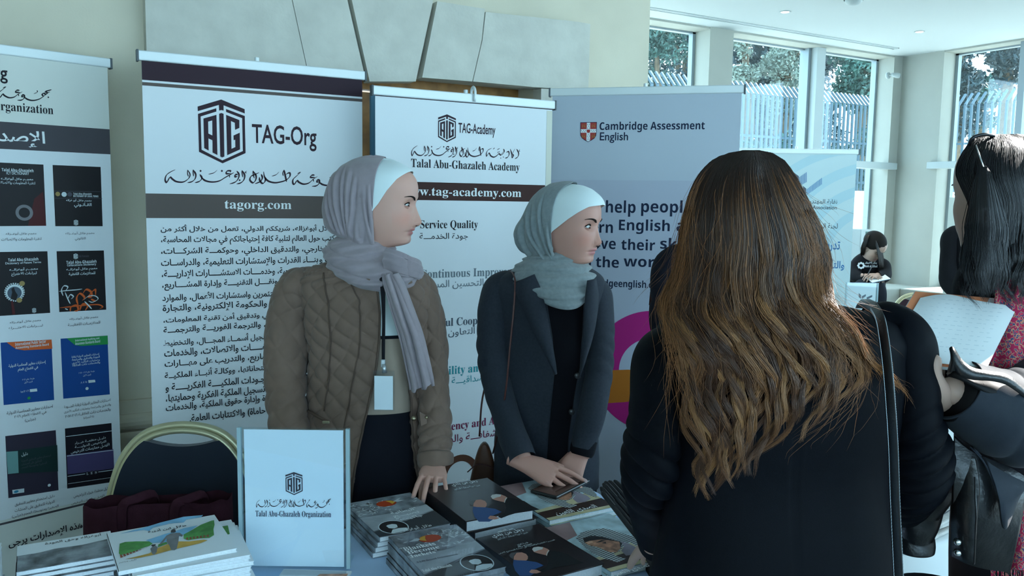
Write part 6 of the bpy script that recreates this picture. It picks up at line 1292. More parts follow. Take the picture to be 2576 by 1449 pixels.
for v, f in wrap(w2, HM2, bkp, frp, wr, 0, hx(w2, HM2, 1418, 584)[1], hx(w2, HM2, 1440, 463.5)[1], lambda z: fe(z)-.03, lambda z: fb(z)): w2.put('underscarf', v, f, WHT, solid=.0015)
bks = [(1342, 668), (1338, 640), (1322, 628), (1308, 612), (1299, 592), (1304, 572), (1318, 550), (1335, 515), (1352, 490), (1376, 470), (1400, 460), (1422, 457)]
frs = [(1450, 668), (1470, 640), (1484, 600), (1519, 545), (1521, 520), (1513, 497), (1498, 481), (1478, 468), (1455, 460), (1430, 457)]
fe2 = z2([(1440, 450), (1446, 460), (1434, 472), (1427, 490), (1421, 520), (1417, 560), (1416, 600), (1418, 632), (1424, 650), (1436, 668)])
rf2 = ridges(w2, HM2, [[(1352, 505), (1352, 545), (1366, 600), (1392, 640), (1410, 665)], [(1334, 545), (1335, 590), (1350, 635), (1375, 665)], [(1388, 490), (1386, 545), (1396, 600), (1412, 640), (1424, 664)], [(1366, 515), (1368, 560), (1380, 610), (1400, 650)], [(1318, 575), (1322, 610), (1336, 640)], [(1405, 560), (1410, 610), (1418, 645)]], .0048, .0075)
for v, f in wrap(w2, HM2, bks, frs, wr2, 0, hx(w2, HM2, 1410, 668)[1], hx(w2, HM2, 1425, 457.5)[1], lambda z: z*0-9, lambda z: fe2(z), nz=130, nt=220, fold=lambda th, G: rf2(G[..., 0], G[..., 2])+wnoise(G, 40, .0015, 9), sides=0): w2.put('headscarf', v, f, GREYJ, solid=.002)
def cf2(A, T, P):
    # swags: folds dip towards the front right
    s = 4.0*T+.95*np.cos(A-5.3)*T+.2*np.sin(2*A); w = np.sin(np.pi*np.clip(T*.96, 0, 1))**.4
    return w*(.0110*(np.abs(np.sin(np.pi*s))**.55-.55)+.0028*np.sin(2*np.pi*(7*T+.9*np.cos(A-5.3)))+.0012*np.sin(A*8+T*18))+.003
v, f = cowl(w2, [(632, 1392, 46, .055, .01), (644, 1394, 58, .068, .005), (658, 1392, 76, .080, .0), (676, 1394, 92, .092, -.005), (696, 1392, 101, .104, -.01), (716, 1396, 96, .112, -.02), (734, 1404, 78, .115, -.03), (748, 1410, 58, .112, -.035)], tilt=lambda A, T: (-.034*np.clip(np.cos(A-4.95), -1, 1)+.012)*T**1.5, fold=cf2)
w2.put('scarf_drape', v, f, GREYJ, solid=.003)
# blazer
BLZ = mat('charcoal_wool', (.026, .032, .044), .75, .15, var=.12, vscale=140, bump=.15, bscale=900, sheen=.04); BLK = mat('black_knit', (.006, .006, .009), .9, .15)
_w = BLZ.node_tree
LV2 = [lev(w2, *q) for q in ((660, 1345, 1462, .05), (676, 1296, 1492, .075), (692, 1258, 1514, .095), (715, 1240, 1524, .108), (760, 1245, 1522, .118), (850, 1250, 1520, .120), (950, 1252, 1512, .112), (1040, 1248, 1508, .114), (1120, 1244, 1508, .122), (1215, 1240, 1508, .13))]
lv2 = np.array(sorted(LV2))
pl2 = psi_of(w2, [(1340, 660), (1358, 700), (1376, 760), (1390, 850), (1397, 930), (1390, 1000), (1380, 1100), (1372, 1215)], lv2, -.105); pr2 = psi_of(w2, [(1462, 660), (1472, 700), (1470, 760), (1467, 850), (1460, 930), (1448, 1000), (1432, 1100), (1426, 1215)], lv2, -.105)
G = torso(LV2, pr2, lambda z: pl2(z)+2*np.pi, 200, 150, lambda G, arc, psi: wnoise(G, 16, .006, 13)+wnoise(G, 40, .0015, 14)); w2.put('blazer', G.reshape(-1, 3), gfaces(*G.shape[:2]), BLZ, solid=.005)
def lapel(pts_in, pts_out, y0, name='lapel'):
    a, b = crom(np.array([L(*p) for p in pts_in]), 8), crom(np.array([L(*p) for p in pts_out]), 8); n = len(a); V = []
    for p, q in zip(a, b): V += [p, (p+q)/2+np.array([0, -.004, 0]), q]
    w2.put(name, np.array(V)+np.array([0, y0, 0]), [(3*i+k, 3*i+3+k, 3*i+4+k, 3*i+1+k) for i in range(n-1) for k in (0, 1)], BLZ, solid=.004)
lapel([(1345, 690, -.10), (1365, 740, -.118), (1383, 830, -.125), (1395, 905, -.125), (1398, 940, -.125)], [(1292, 712, -.085), (1302, 745, -.105), (1340, 830, -.125), (1378, 905, -.13), (1396, 940, -.128)], -.004)
lapel([(1478, 705, -.105), (1472, 760, -.122), (1468, 830, -.125), (1462, 905, -.122), (1456, 950, -.120)], [(1500, 700, -.085), (1506, 750, -.095), (1496, 830, -.112), (1474, 905, -.122), (1458, 950, -.124)], -.004)
for px, py in ((1452, 945), (1438, 1036)):
    p = L(px, py, -.122); MB().tube([p, p+np.array([0, -.004, 0]), p+np.array([0, -.0055, 0])], [.0085, .0085, .006], 20).build('button', mat('button_dark', (.02, .022, .026), .3, .5), w2.root, True)
def wr2s(seed): return lambda T, A, P: wnoise(P, 20, .005, seed)+.005*np.exp(-((T-.52)/.10)**2)*(np.abs(np.sin(16*np.pi*T+np.sin(A+seed)))-.4)+wnoise(P, 55, .0012, seed+3)
pr_ = [L(1300, 712, .02), L(1268, 716, .02), L(1247, 745, .02), L(1243, 830, .0), L(1247, 930, -.03), L(1268, 1030, -.09), L(1296, 1110, -.165), L(1316, 1158, -.205)]
v, f = sweep(pr_, [(.025, .03), (.045, .055), (.050, .060), (.050, .056), (.047, .052), (.045, .048), (.041, .043), (.038, .040)], 90, 18, wr2s(21)); w2.put('sleeve', v, f, BLZ)
pl_ = [L(1470, 712, .02), L(1492, 718, .02), L(1508, 750, .0), L(1512, 840, -.03), L(1508, 930, -.08), L(1492, 1020, -.13), L(1474, 1090, -.135), L(1466, 1128, -.145)]
v, f = sweep(pl_, [(.02, .03), (.03, .05), (.036, .052), (.038, .050), (.038, .047), (.038, .044), (.037, .041), (.035, .038)], 90, 18, wr2s(22)); w2.put('sleeve', v, f, BLZ)
v, f = sweep([L(1472, 1105, -.138), L(1465, 1132, -.146), L(1462, 1144, -.149)], [.034, .034, .030], 40, 5); w2.put('shirt_cuff', v, f, BLK, solid=.002)
Gi = torso([(z, cx+.01, cy, a*.8, b*.88) for z, cx, cy, a, b in LV2], lambda z: z*0-1.5, lambda z: z*0+1.5, 60, 60, lambda G, arc, psi: wnoise(G, 18, .004, 18)); w2.put('shirt', Gi.reshape(-1, 3), gfaces(60, 60), BLK)
cx = w2.x(1378, 1200, .02); Gs = torso([(.02, cx, .10, .17, .13), (.4, cx, .08, .155, .12), (.7, cx, .02, .15, .118), (.92, cx, .02, .135, .105)], lambda z: z*0, lambda z: z*0+2*np.pi, 80, 50, lambda G, arc, psi: .008*np.sin(psi*8)*np.clip((.9-G[..., 2]), 0, 1)); w2.put('skirt', Gs.reshape(-1, 3), gfaces(80, 50), BLK)
Gt = torso([(z, q, cy, a*.74, b*.78) for z, q, cy, a, b in LV2]+[(.45, cx, .02, .12, .09)], lambda z: z*0, lambda z: z*0+2*np.pi, 40, 40); B2.add(Gt.reshape(-1, 3), gfaces(40, 40), SK2)
B2.add(*sweep([tuple(C2+np.array([-.02, 0, -.09])), tuple(C2+np.array([-.03, .005, -.16])), tuple(C2+np.array([-.035, .01, -.24]))], [.05, .052, .07], 24, 5, caps=True), SK2)
limb(B2, pr_, [.03, .038, .04, .036, .034, .030, .027, .026], SK2); limb(B2, pl_+[L(1460, 1146, -.150)], [.02, .03, .032, .032, .031, .03, .028, .027, .026], SK2)
# her left hand lies flat, the right one folded over it
hz = L(1458, 1146, -.150); v, f, tips = hand_geo(hframe(hz, (-.42, -.38, -.68), (.15, -.80, .42)), [(.30, .35, .2), (.28, .40, .25), (.3, .4, .25), (.32, .4, .25)], spread=(.16, .04, -.08, -.20), thumb=((.35, -.3), (.15, -.2), (.1, -.1)), sc=.95, side=-1); B2.add(v, f, SK2); nails(w2, tips[:4], (-.2, -.75, .5))
hr = L(1322, 1166, -.215); v, f, tips = hand_geo(hframe(hr, (.86, -.28, -.30), (.14, -.60, .74)), [(.14, .18, .12), (.16, .20, .12), (.22, .2, .12), (.30, .2, .1)], spread=(.14, .03, -.09, -.22), thumb=((.5, -.2), (.25, -.1), (.1, -.1)), sc=.97, side=1); B2.add(v, f, SK2); nails(w2, tips[:4], (.1, -.7, .7))
B2.done(w2)
# bracelet, shoulder bag
q = []
c0 = np.array(hz)+np.array([.004, .006, .012]); ax = np.array([-.42, -.38, -.68]); ax /= np.linalg.norm(ax); e1 = np.cross(ax, (0, 0, 1)); e1 /= np.linalg.norm(e1); e2 = np.cross(ax, e1)
ringp = [c0+e1*.031*math.cos(a)+e2*.026*math.sin(a) for a in np.linspace(0, 2*math.pi, 41)[:-1]]
m = MB(); m.tube(ringp, [(.0035, .0018)]*40, 6, closed=True); 
for p in ringp[::1]: m.box(tuple(p-.0028), tuple(p+.0028))
o = m.build('bracelet', mat('silver_stones', (.65, .75, .80), .12, .8, .8), w2.root); o['kind'] = 'stuff'
LEA = mat('tan_leather', (.11, .045, .022), .45, .4, var=.15, vscale=30); STRP = mat('strap_leather', (.075, .022, .018), .4, .4)
ba = L(1218, 1150, .05); bg2 = thing('shoulder_bag', 'small brown leather shoulder bag at the side of the blazer', 'bag', w2.M @ Matrix.Translation(Vector((ba[0], ba[1], ba[2]-.07))))
def bagp(U, V_):
    a = U*2*np.pi; h = V_; hw = .040*(1-h)**.6+.006; return hw*np.sign(np.cos(a))*np.abs(np.cos(a))**.6, .024*np.sign(np.sin(a))*np.abs(np.sin(a))**.7*(1-.4*h), h*.135-.02+0*a
v, f = grid(bagp, 40, 24, cu=True); f += [tuple(i*24 for i in range(40))[::-1], tuple(i*24+23 for i in range(40))]; obj('bag_body', mesh(v, f, LEA, True), bg2); MB().tube(crom([(-.05, -.025, .03), (-.02, -.03, .055), (.02, -.03, .05), (.05, -.025, .02)], 5), [.002]*16, 6).build('flap_seam', STRP, bg2, True)
loc = lambda p: np.array((w2.M @ Matrix.Translation(Vector((ba[0], ba[1], ba[2]-.07)))).inverted() @ w2.M @ Vector(p))
MB().tube(crom([loc(L(1206, 1098, .05)), loc(L(1214, 1000, .06)), loc(L(1240, 900, .11)), loc(L(1262, 760, .12)), loc(L(1274, 696, .06)), loc(L(1284, 684, .0)), loc(L(1291, 690, -.06)), loc(L(1296, 712, -.096)), loc(L(1292, 780, -.118)), loc(L(1284, 860, -.122)), loc(L(1270, 1000, -.115)), loc(L(1250, 1100, -.06)), loc(L(1240, 1140, .0))], 6), [(.0036, .0022)]*73, 8).build('strap', STRP, bg2, True)
# ---------------------------------------------------------------- woman with long wavy hair, seen from behind
w3 = Fig('woman seen from behind with long wavy brown hair and black blazer', 1930, 1.36); L = w3.L; B3 = Body(); SK3 = (.50, .33, .26)
C3 = L(1880, 566, .0); HM3, HG3 = face(w3, B3, C3, math.radians(80), .84, prof1, SK3, LIP1, res=(80, 100))
BZ3 = mat('black_suiting', (.0018, .0026, .0048), .62, .08, var=.1, vscale=60, bump=.10, bscale=1200)
LV3 = [lev(w3, *q) for q in ((748, 1830, 2010, .050, .02), (766, 1752, 2120, .075, .02), (790, 1690, 2215, .098, .02), (830, 1655, 2262, .115, .02), (900, 1648, 2262, .122, .02), (1050, 1660, 2246, .118, .02), (1190, 1672, 2226, .112, .02), (1330, 1664, 2234, .122, .02), (1480, 1640, 2262, .135, .02), (1600, 1620, 2280, .14, .02))]
def d3(G, arc, psi): return wnoise(G, 14, .005, 31)+wnoise(G, 38, .0016, 32)+.002*np.exp(-((psi-.08)/.02)**2)*0-.0022*np.exp(-((psi+.02)/.012)**2)*(np.cos(psi) > 0)
G3 = torso(LV3, lambda z: z*0-np.pi, lambda z: z*0+np.pi, 260, 160, d3); w3.put('blazer', G3.reshape(-1, 3), gfaces(*G3.shape[:2]), BZ3)
def ws3(seed, c, wd, amp): return lambda T, A, P: wnoise(P, 18, .005, seed)+amp*np.exp(-((T-c)/wd)**2)*(np.abs(np.sin(15*np.pi*T+1.6*np.sin(A+seed)))**.8-.35)+wnoise(P, 50, .0015, seed+1)
pr3 = [L(2180, 806, .02), L(2236, 812, .02), L(2278, 860, .01), L(2292, 960, .0), L(2298, 1050, .0), L(2300, 1120, .01), L(2294, 1180, .035), L(2282, 1235, .08), L(2268, 1270, .12)]
v, f = sweep(pr3, [(.02, .03), (.034, .05), (.042, .058), (.042, .056), (.043, .056), (.048, .060), (.056, .062), (.054, .056), (.044, .046)], 120, 20, ws3(33, .68, .16, .016)); w3.put('sleeve', v, f, BZ3)
pl3 = [L(1740, 850, .02), L(1688, 862, .02), L(1658, 900, .01), L(1648, 1000, .0), L(1644, 1090, .0), L(1636, 1170, .03), L(1628, 1230, .09), L(1640, 1320, .17), L(1650, 1370, .21)]
v, f = sweep(pl3, [(.02, .03), (.03, .05), (.034, .056), (.034, .054), (.036, .054), (.038, .054), (.040, .05), (.040, .046), (.038, .044)], 120, 20, ws3(36, .62, .14, .012)); w3.put('sleeve', v, f, BZ3)
limb(B3, pr3, [.02, .03, .036, .034, .034, .036, .034, .03, .028], SK3); fa = [L(2282, 1230, .08), L(2262, 1290, .14), L(2244, 1345, .20), L(2236, 1368, .225)]; limb(B3, fa, [.036, .033, .028, .025], SK3)
v, f, tips = hand_geo(hframe(fa[-1], (-.35, .75, -.45), (-.2, .4, .9)), [(.1, .2, .1)]*4, sc=.95, side=-1, vox=.003); B3.add(v, f, SK3)
limb(B3, pl3, [.02, .026, .03, .03, .03, .03, .03, .028, .026], SK3); v, f, tips = hand_geo(hframe(pl3[-1], (.2, .85, -.35), (0, .35, .9)), [(.3, .4, .3)]*4, sc=.95, side=1, vox=.003); B3.add(v, f, SK3)
Gt = torso([(z, q, cy, a*.8, b*.8) for z, q, cy, a, b in LV3], lambda z: z*0, lambda z: z*0+2*np.pi, 40, 40); B3.add(Gt.reshape(-1, 3), gfaces(40, 40), SK3)
B3.add(*sweep([tuple(C3+np.array([0, -.01, -.09])), tuple(C3+np.array([0, -.01, -.16])), tuple(C3+np.array([0, 0, -.24]))], [.05, .052, .07], 24, 5, caps=True), SK3)
cx3 = float(C3[0])+.02
def trousers(fig, cx, cy, zt, m, w=.075, gap=.085, shoe=(.02, .02, .02)):
    for s in (-1, 1):
        v, f = sweep([(cx+s*gap*.9, cy, zt), (cx+s*gap, cy, zt*.7), (cx+s*gap, cy, .45), (cx+s*gap, cy, .06)], [w*1.15, w*1.1, w*.85, w*.75], 30, 8); fig.put('trouser_leg', v, f, m)
        MB().tube([(cx+s*gap, cy-.05, .035), (cx+s*gap, cy, .045), (cx+s*gap, cy+.08, .035), (cx+s*gap, cy+.16, .022), (cx+s*gap, cy+.19, .018)], [(.03, .03), (.038, .045), (.04, .035), (.036, .022), (.01, .01)], 14, sm=4).build('shoe', mat('shoe_black', (.012, .012, .013), .4, .4), fig.root, True)
trousers(w3, cx3, .02, .80, mat('black_trouser', (.010, .011, .014), .85, .15))
B3.done(w3)
# ---- hair
ENV = np.array([(378, 1880, 1902), (380, 1862, 1918), (384, 1838, 1938), (392, 1813, 1956), (405, 1790, 1972), (430, 1765, 1991), (462, 1745, 2010), (500, 1730, 2030), (540, 1720, 2050), (580, 1711, 2068), (620, 1704, 2080), (650, 1698, 2087), (700, 1686, 2084), (750, 1668, 2090), (790, 1662, 2116), (830, 1672, 2146), (900, 1690, 2176), (960, 1700, 2180), (1040, 1712, 2130), (1100, 1722, 2070), (1160, 1735, 1985), (1240, 1745, 1950)], float)
exl = lambda y: np.interp(y, ENV[:, 0], ENV[:, 1]); exr = lambda y: np.interp(y, ENV[:, 0], ENV[:, 2])
lv3 = np.array(sorted(LV3))
def hair_depth(px, py):
    """local y of the hair surface at a pixel: over the skull above, over the back of the blazer below"""
    k = .643e-3*1.36/1.35; dx = (px-1890)*k; dz = (540-py)*k
    q = 1-(dx/.125)**2-((dz)/.122)**2; sk = -.128*np.sqrt(np.clip(q, .0004, 1)); sk = np.where(dz < 0, -.128*np.sqrt(np.clip(1-(dx/.135)**2, .02, 1)), sk)
    t = np.clip((py-640)/160, 0, 1); t = t*t*(3-2*t); bk = -.118-.018*np.clip((py-740)/100, 0, 1)+.10*np.clip(np.abs((px-1955)/330), 0, 1)**3
    return sk*(1-t)+bk*t
def to_local(px, py, y):
    r = _fw[None]+((px-1288)/F_PX)[:, None]*_rt-((py-724.5)/F_PX)[:, None]*_up; n = np.array(w3.M.col[1])[:3]; o = np.array(w3.M.translation)[None]+n*y[:, None]
    t = ((o-EYE)@n)/(r@n); P = EYE+r*t[:, None]; Mi = np.array(w3.Mi); return P@Mi[:3, :3].T+Mi[:3, 3]
rg = np.random.RandomState(11)
def strand_mesh(paths, rad, cols):
    """paths: list of (n,3); three sided tubes, colours (n,3) each"""
    V = []; F_ = []; Cc = []; b = 0
    off = np.array([(math.cos(a), math.sin(a)) for a in (1.57, 3.67, 5.76)])
    for P, r, c in zip(paths, rad, cols):
        n = len(P); T = np.gradient(P, axis=0); T /= np.linalg.norm(T, axis=1)[:, None]+1e-9; a = np.cross(T, (0, 1, 0)); a /= np.linalg.norm(a, axis=1)[:, None]+1e-9; e = np.cross(a, T)
        rr = r*np.clip(np.minimum(1, (1-np.linspace(0, 1, n))*4+.15), 0, 1)[:, None]
        V.append(np.stack([P+rr*(a*o[0]+e*o[1]) for o in off], 1).reshape(-1, 3)); Cc.append(np.repeat(c, 3, axis=0)); i = np.arange(n-1)[:, None]*3+b
        for j in range(3): F_.append(np.hstack([i+j, i+(j+1) % 3, i+3+(j+1) % 3, i+3+j]))
        b += 3*n
    V = np.vstack(V); F_ = np.vstack(F_); Cc = np.vstack(Cc); me = bpy.data.meshes.new('hair'); me.vertices.add(len(V)); me.vertices.foreach_set('co', V.astype(np.float32).ravel())
    nf = len(F_); me.loops.add(nf*4); me.loops.foreach_set('vertex_index', F_.astype(np.int32).ravel()); me.polygons.add(nf); me.polygons.foreach_set('loop_start', np.arange(nf, dtype=np.int32)*4); me.polygons.foreach_set('use_smooth', np.ones(nf, dtype=bool))
    me.update(calc_edges=True); vcol(me, Cc); return me
HAIRM = attr_mat('hair_fibre', .38, .45)
DK, MD, GD, BL = np.array((.022, .0112, .0078)), np.array((.072, .0315, .018)), np.array((.225, .092, .032)), np.array((.50, .265, .11))
paths, rads, cols = [], [], []
NL = 84; ends = []
for l in range(NL):
    u0 = (l+.5)/NL+rg.uniform(-.008, .008); layer = rg.uniform(0, 1); wd = rg.uniform(.010, .020)
    ye = np.interp(u0, [0, .06, .15, .3, .45, .6, .7, .8, .9, 1], [860, 1150, 1215, 1200, 1190, 1200, 1090, 1080, 1040, 960])+rg.uniform(-150, 45)
    ph = rg.uniform(0, 6.28) if l % 3 else u0*14; amp = rg.uniform(10, 30); wl = rg.uniform(150, 250); tint = rg.uniform(0, 1)**1.6; ns = 54
    for s in range(ns):
        du = rg.normal()*wd; n = 31; y0 = rg.uniform(378, 386); yy = np.linspace(y0, ye+rg.uniform(-40, 12), n); t = (yy-380)/840
        uu = u0+du*np.interp(yy, [380, 640, 860, ye-60, ye+20], [1.7, 1.2, .50, .26, .07]); uu = np.clip(uu, .0, 1.0)
        xl, xr = exl(np.clip(yy, 379, 1240)), exr(np.clip(yy, 379, 1240)); px = xl+(xr-xl)*uu
        w = np.clip((yy-560)/300, 0, 1)**1.3; px = px+w*amp*np.sin(2*np.pi*yy/wl+ph+.15*rg.normal())+rg.normal()*1.2+w*rg.normal()*2.0
        d = hair_depth(px, yy)-.002-layer*.012*np.clip((yy-420)/200, 0, 1)-.006*w*np.cos(2*np.pi*yy/wl+ph)-rg.uniform(0, .004)
        paths.append(to_local(px, yy, d)); rads.append(rg.uniform(.00030, .00055))
        k = np.clip((yy-430)/520, 0, 1)[:, None]; hl = 1.0 if (s % 6 == 0 and tint > .2) else 0; base = DK*(1-k)+(MD*(1-tint)+GD*tint)*k; top = GD*(1-tint)+BL*tint
        c = base*(1-.55*k*tint)+top*.55*k*tint; c = c*(1-.5*hl*np.clip((yy-400)/120, 0, 1)[:, None])+GD*1.9*.5*hl*np.clip((yy-400)/120, 0, 1)[:, None]; cols.append(c*rg.uniform(.75, 1.25))
for s in range(420): # flyaways
    u0 = rg.choice([rg.uniform(-.02, .08), rg.uniform(.85, 1.02), rg.uniform(0, 1)]); n = 30; y0 = rg.uniform(420, 900); yy = np.linspace(y0, y0+rg.uniform(120, 330), n); px = exl(np.clip(yy, 379, 1240))+(exr(np.clip(yy, 379, 1240))-exl(np.clip(yy, 379, 1240)))*u0
    t = np.linspace(0, 1, n); px = px+rg.normal()*40*t**2+14*np.sin(t*rg.uniform(3, 9)+rg.uniform(0, 6))*t+(30*t*t if u0 > .8 else 0); yy2 = yy-rg.uniform(0, 60)*t**2*(u0 > .8)
    d = hair_depth(px, yy)-.012-rg.uniform(0, .012); paths.append(to_local(px, yy2, d)); rads.append(.00020); cols.append(np.tile(GD*rg.uniform(.6, 1.5), (n, 1)))
# stray lock blown over the right shoulder
for s in range(60):
    q = crom(np.array([[2085, 760], [2150, 830], [2190, 905], [2240, 950], [2275, 985], [2300, 1030]], float)+rg.normal(size=(6, 2))*np.array([[3], [4], [5], [7], [9], [11]]), 6)[:rg.randint(18, 31)]
    d = hair_depth(q[:, 0], q[:, 1])-.02-rg.uniform(0, .01); paths.append(to_local(q[:, 0], q[:, 1], d)); rads.append(.00028); cols.append(np.tile(GD*rg.uniform(.7, 1.6), (len(q), 1)))
o = obj('hair', strand_mesh(paths, rads, cols), w3.root, kind='stuff'); o.data.materials.append(HAIRM)
# hair mass below the strands
def mass(U, V_):
    yy = 384+V_*(840-384); px = exl(yy.ravel()).reshape(yy.shape)+6+(exr(yy.ravel())-exl(yy.ravel())-12).reshape(yy.shape)*U; px = px+np.sin(U*40+V_*9)*5*np.clip((V_-.4)*3, 0, 1)
    d = hair_depth(px, yy)+.004+.012*(2*U-1)**8; P = to_local(px.ravel(), yy.ravel(), d.ravel()).reshape(*yy.shape, 3); return P[..., 0], P[..., 1], P[..., 2]
v, f = grid(mass, 80, 90); w3.put('hair_mass', v, f, mat('hair_dark', (.030, .017, .010), .5, .3))
g, f = grid(lambda U, V_: (C3[0]+.084*np.cos(U*2*np.pi)*np.sin(V_*np.pi), C3[1]+.106*np.sin(U*2*np.pi)*np.sin(V_*np.pi)*np.where(np.sin(U*2*np.pi) > 0, .55, 1), C3[2]+.026+.088*np.cos(V_*np.pi)), 40, 24, cu=True); w3.put('hair_cap', g, f, MATS['hair_dark'])
# ---- shoulder strap with stitching
STB = mat('black_leather', (.010, .011, .013), .32, .5, bump=.15, bscale=300)
pts = [(2196, 772, -.045), (2212, 800, -.085), (2222, 850, -.105), (2232, 930, -.118), (2240, 1030, -.125), (2246, 1130, -.125), (2250, 1250, -.125), (2256, 1380, -.13), (2262, 1500, -.14), (2266, 1600, -.14)]
bag3 = thing('shoulder_strap', 'black stitched leather bag strap over the right shoulder', 'bag', w3.M); q = crom(np.array([L(*p) for p in pts]), 8)
MB().tube([tuple(L(2160, 764, .08)), tuple(L(2180, 764, .02))]+[tuple(p) for p in q], [(.0095, .0018)]*(len(q)+2), 12, up=(0, 1, 0)).build('strap', STB, bag3, True)
m = MB()
for i in range(2, len(q)-1):
    for s in (-1, 1):
        for h in (0, .5):
            p = q[i]*(1-h)+q[i+1]*h+np.array([s*.0072, -.0021, 0]); m.box(tuple(p-np.array([.0004, .0003, .0022])), tuple(p+np.array([.0004, .0003, .0022])))
o = m.build('stitching', mat('stitch_grey', (.35, .42, .45), .7), bag3); o['kind'] = 'stuff'
bb = L(2270, 1640, -.10); MB().box(tuple(bb+np.array([-.03, -.05, -.24])), tuple(bb+np.array([.05, .16, .0])), bev=.015).build('bag_body', STB, bag3, True)
# ---------------------------------------------------------------- woman with black hair at the picture edge
w4 = Fig('woman with long black hair reading a notebook at the picture edge', 2535, 1.55); L = w4.L; B4 = Body(); SK4 = (.45, .30, .24)
C4 = L(2526, 494, .0); HM4, HG4 = face(w4, B4, C4, math.radians(106), .95, prof1, SK4, LIP1, res=(80, 100))
DEN = mat('slate_suiting', (.016, .022, .032), .7, .2, var=.08, vscale=60, bump=.1, bscale=1000, sheen=.05); LTH = mat('black_biker_leather', (.008, .009, .011), .33, .5, bump=.5, bscale=55); LIN = mat('black_lining', (.004, .004, .005), .6, .2)
LV4 = [lev(w4, *q) for q in ((640, 2470, 2600, .05, .02), (665, 2440, 2660, .08, .02), (700, 2420, 2690, .10, .02), (800, 2420, 2700, .115, .02), (1000, 2430, 2690, .11, .02), (1200, 2425, 2700, .12, .02), (1500, 2410, 2720, .13, .02))]
G = torso(LV4, lambda z: z*0-np.pi, lambda z: z*0+np.pi, 120, 80, lambda G, arc, psi: wnoise(G, 16, .006, 41)); w4.put('top', G.reshape(-1, 3), gfaces(120, 80), mat('dark_knit', (.012, .012, .016), .9, .15))
Gt = torso([(z, q, cy, a*.8, b*.8) for z, q, cy, a, b in LV4], lambda z: z*0, lambda z: z*0+2*np.pi, 40, 40); B4.add(Gt.reshape(-1, 3), gfaces(40, 40), SK4)
B4.add(*sweep([tuple(C4+np.array([0, 0, -.09])), tuple(C4+np.array([.01, .0, -.16])), tuple(C4+np.array([.01, .01, -.24]))], [.05, .052, .07], 24, 5, caps=True), SK4)
trousers(w4, float(C4[0])+.02, .02, .80, mat('black_trouser', (.010, .011, .014), .85, .15))
# raised arm: wide sleeve with an open leather-trimmed cuff
pa4 = [L(2690, 760, .0), L(2700, 860, -.06), L(2668, 980, -.12), L(2600, 1050, -.16), L(2520, 1045, -.185), L(2450, 1015, -.195), L(2398, 985, -.20)]
def ds4(T, A, P): return wnoise(P, 15, .008, 44)+wnoise(P, 40, .002, 45)+.007*np.exp(-((T-.6)/.12)**2)*(np.abs(np.sin(9*np.pi*T+1.4*np.sin(A)))-.4)
v, f = sweep(pa4, [(.05, .055), (.062, .066), (.07, .072), (.072, .072), (.068, .070), (.062, .066), (.055, .060)], 110, 20, ds4); w4.put('sleeve', v, f, DEN, solid=.003)
e = np.array([L(2398, 985, -.20)]); MB().tube([L(2415, 993, -.199), L(2399, 986, -.2)], [.050, .051], 40).build('sleeve_lining', LIN, w4.root, True)
def flapq(pts, m, name, th=.004, n=8):
    a, b = crom(np.array([L(*p) for p in pts[0]]), n), crom(np.array([L(*p) for p in pts[1]]), n); V = []
    for p, q in zip(a, b): V += [p, p*.5+q*.5+np.array([0, -.003, 0]), q]
    return w4.put(name, np.array(V), [(3*i+k, 3*i+3+k, 3*i+4+k, 3*i+1+k) for i in range(len(a)-1) for k in (0, 1)], m, solid=th)
flapq(([(2388, 940, -.235), (2398, 900, -.245), (2394, 872, -.245), (2412, 900, -.25), (2440, 925, -.255), (2480, 935, -.255), (2530, 945, -.25), (2580, 985, -.245)], [(2382, 946, -.232), (2394, 938, -.25), (2402, 930, -.252), (2416, 946, -.256), (2444, 954, -.26), (2482, 956, -.26), (2526, 966, -.256), (2578, 1000, -.25)]), STB, 'cuff_trim')
flapq(([(2390, 938, -.23), (2400, 925, -.235), (2418, 945, -.24), (2450, 958, -.245), (2490, 960, -.245), (2530, 970, -.24)], [(2384, 948, -.23), (2400, 950, -.24), (2430, 962, -.246), (2470, 985, -.25), (2510, 1015, -.25), (2535, 1022, -.245)]), LIN, 'cuff_lining')
# leather jacket carried over the arm
flapq(([(2400, 1095, -.19), (2440, 1130, -.20), (2480, 1150, -.20), (2530, 1170, -.19), (2580, 1200, -.18)], [(2390, 1390, -.16), (2430, 1412, -.17), (2470, 1425, -.17), (2515, 1432, -.16), (2530, 1440, -.15)]), LTH, 'carried_jacket', .008)
flapq(([(2385, 1130, -.17), (2395, 1200, -.18), (2392, 1300, -.18), (2394, 1400, -.17)], [(2450, 1150, -.21), (2462, 1230, -.215), (2455, 1320, -.21), (2450, 1422, -.2)]), LTH, 'carried_jacket', .006)
flapq(([(2440, 1125, -.205), (2480, 1160, -.21), (2520, 1185, -.21), (2580, 1215, -.2)], [(2500, 1190, -.215), (2510, 1260, -.215), (2525, 1330, -.21), (2560, 1245, -.2)]), DEN, 'carried_jacket', .004)
v, f = sweep([L(2380, 1120, -.10), L(2360, 1190, -.09), L(2328, 1260, -.08), L(2308, 1330, -.07), L(2302, 1382, -.065)], [(.03, .025), (.038, .03), (.036, .03), (.031, .026), (.030, .025)], 50, 14, lambda T, A, P: wnoise(P, 30, .005, 47)+.004*np.abs(np.sin(12*T+np.sin(A)))); w4.put('carried_jacket_sleeve', v, f, LTH, solid=.003)
SILV = mat('snap_silver', (.6, .64, .65), .2, .6, .9)
for py in (1363, 1390):
    p = L(2408, py, -.19); MB().tube([p+np.array([0, .004, 0]), p+np.array([0, -.004, 0]), p+np.array([0, -.006, 0])], [.0055, .0055, .003], 16).build('snap', SILV, w4.root, True)
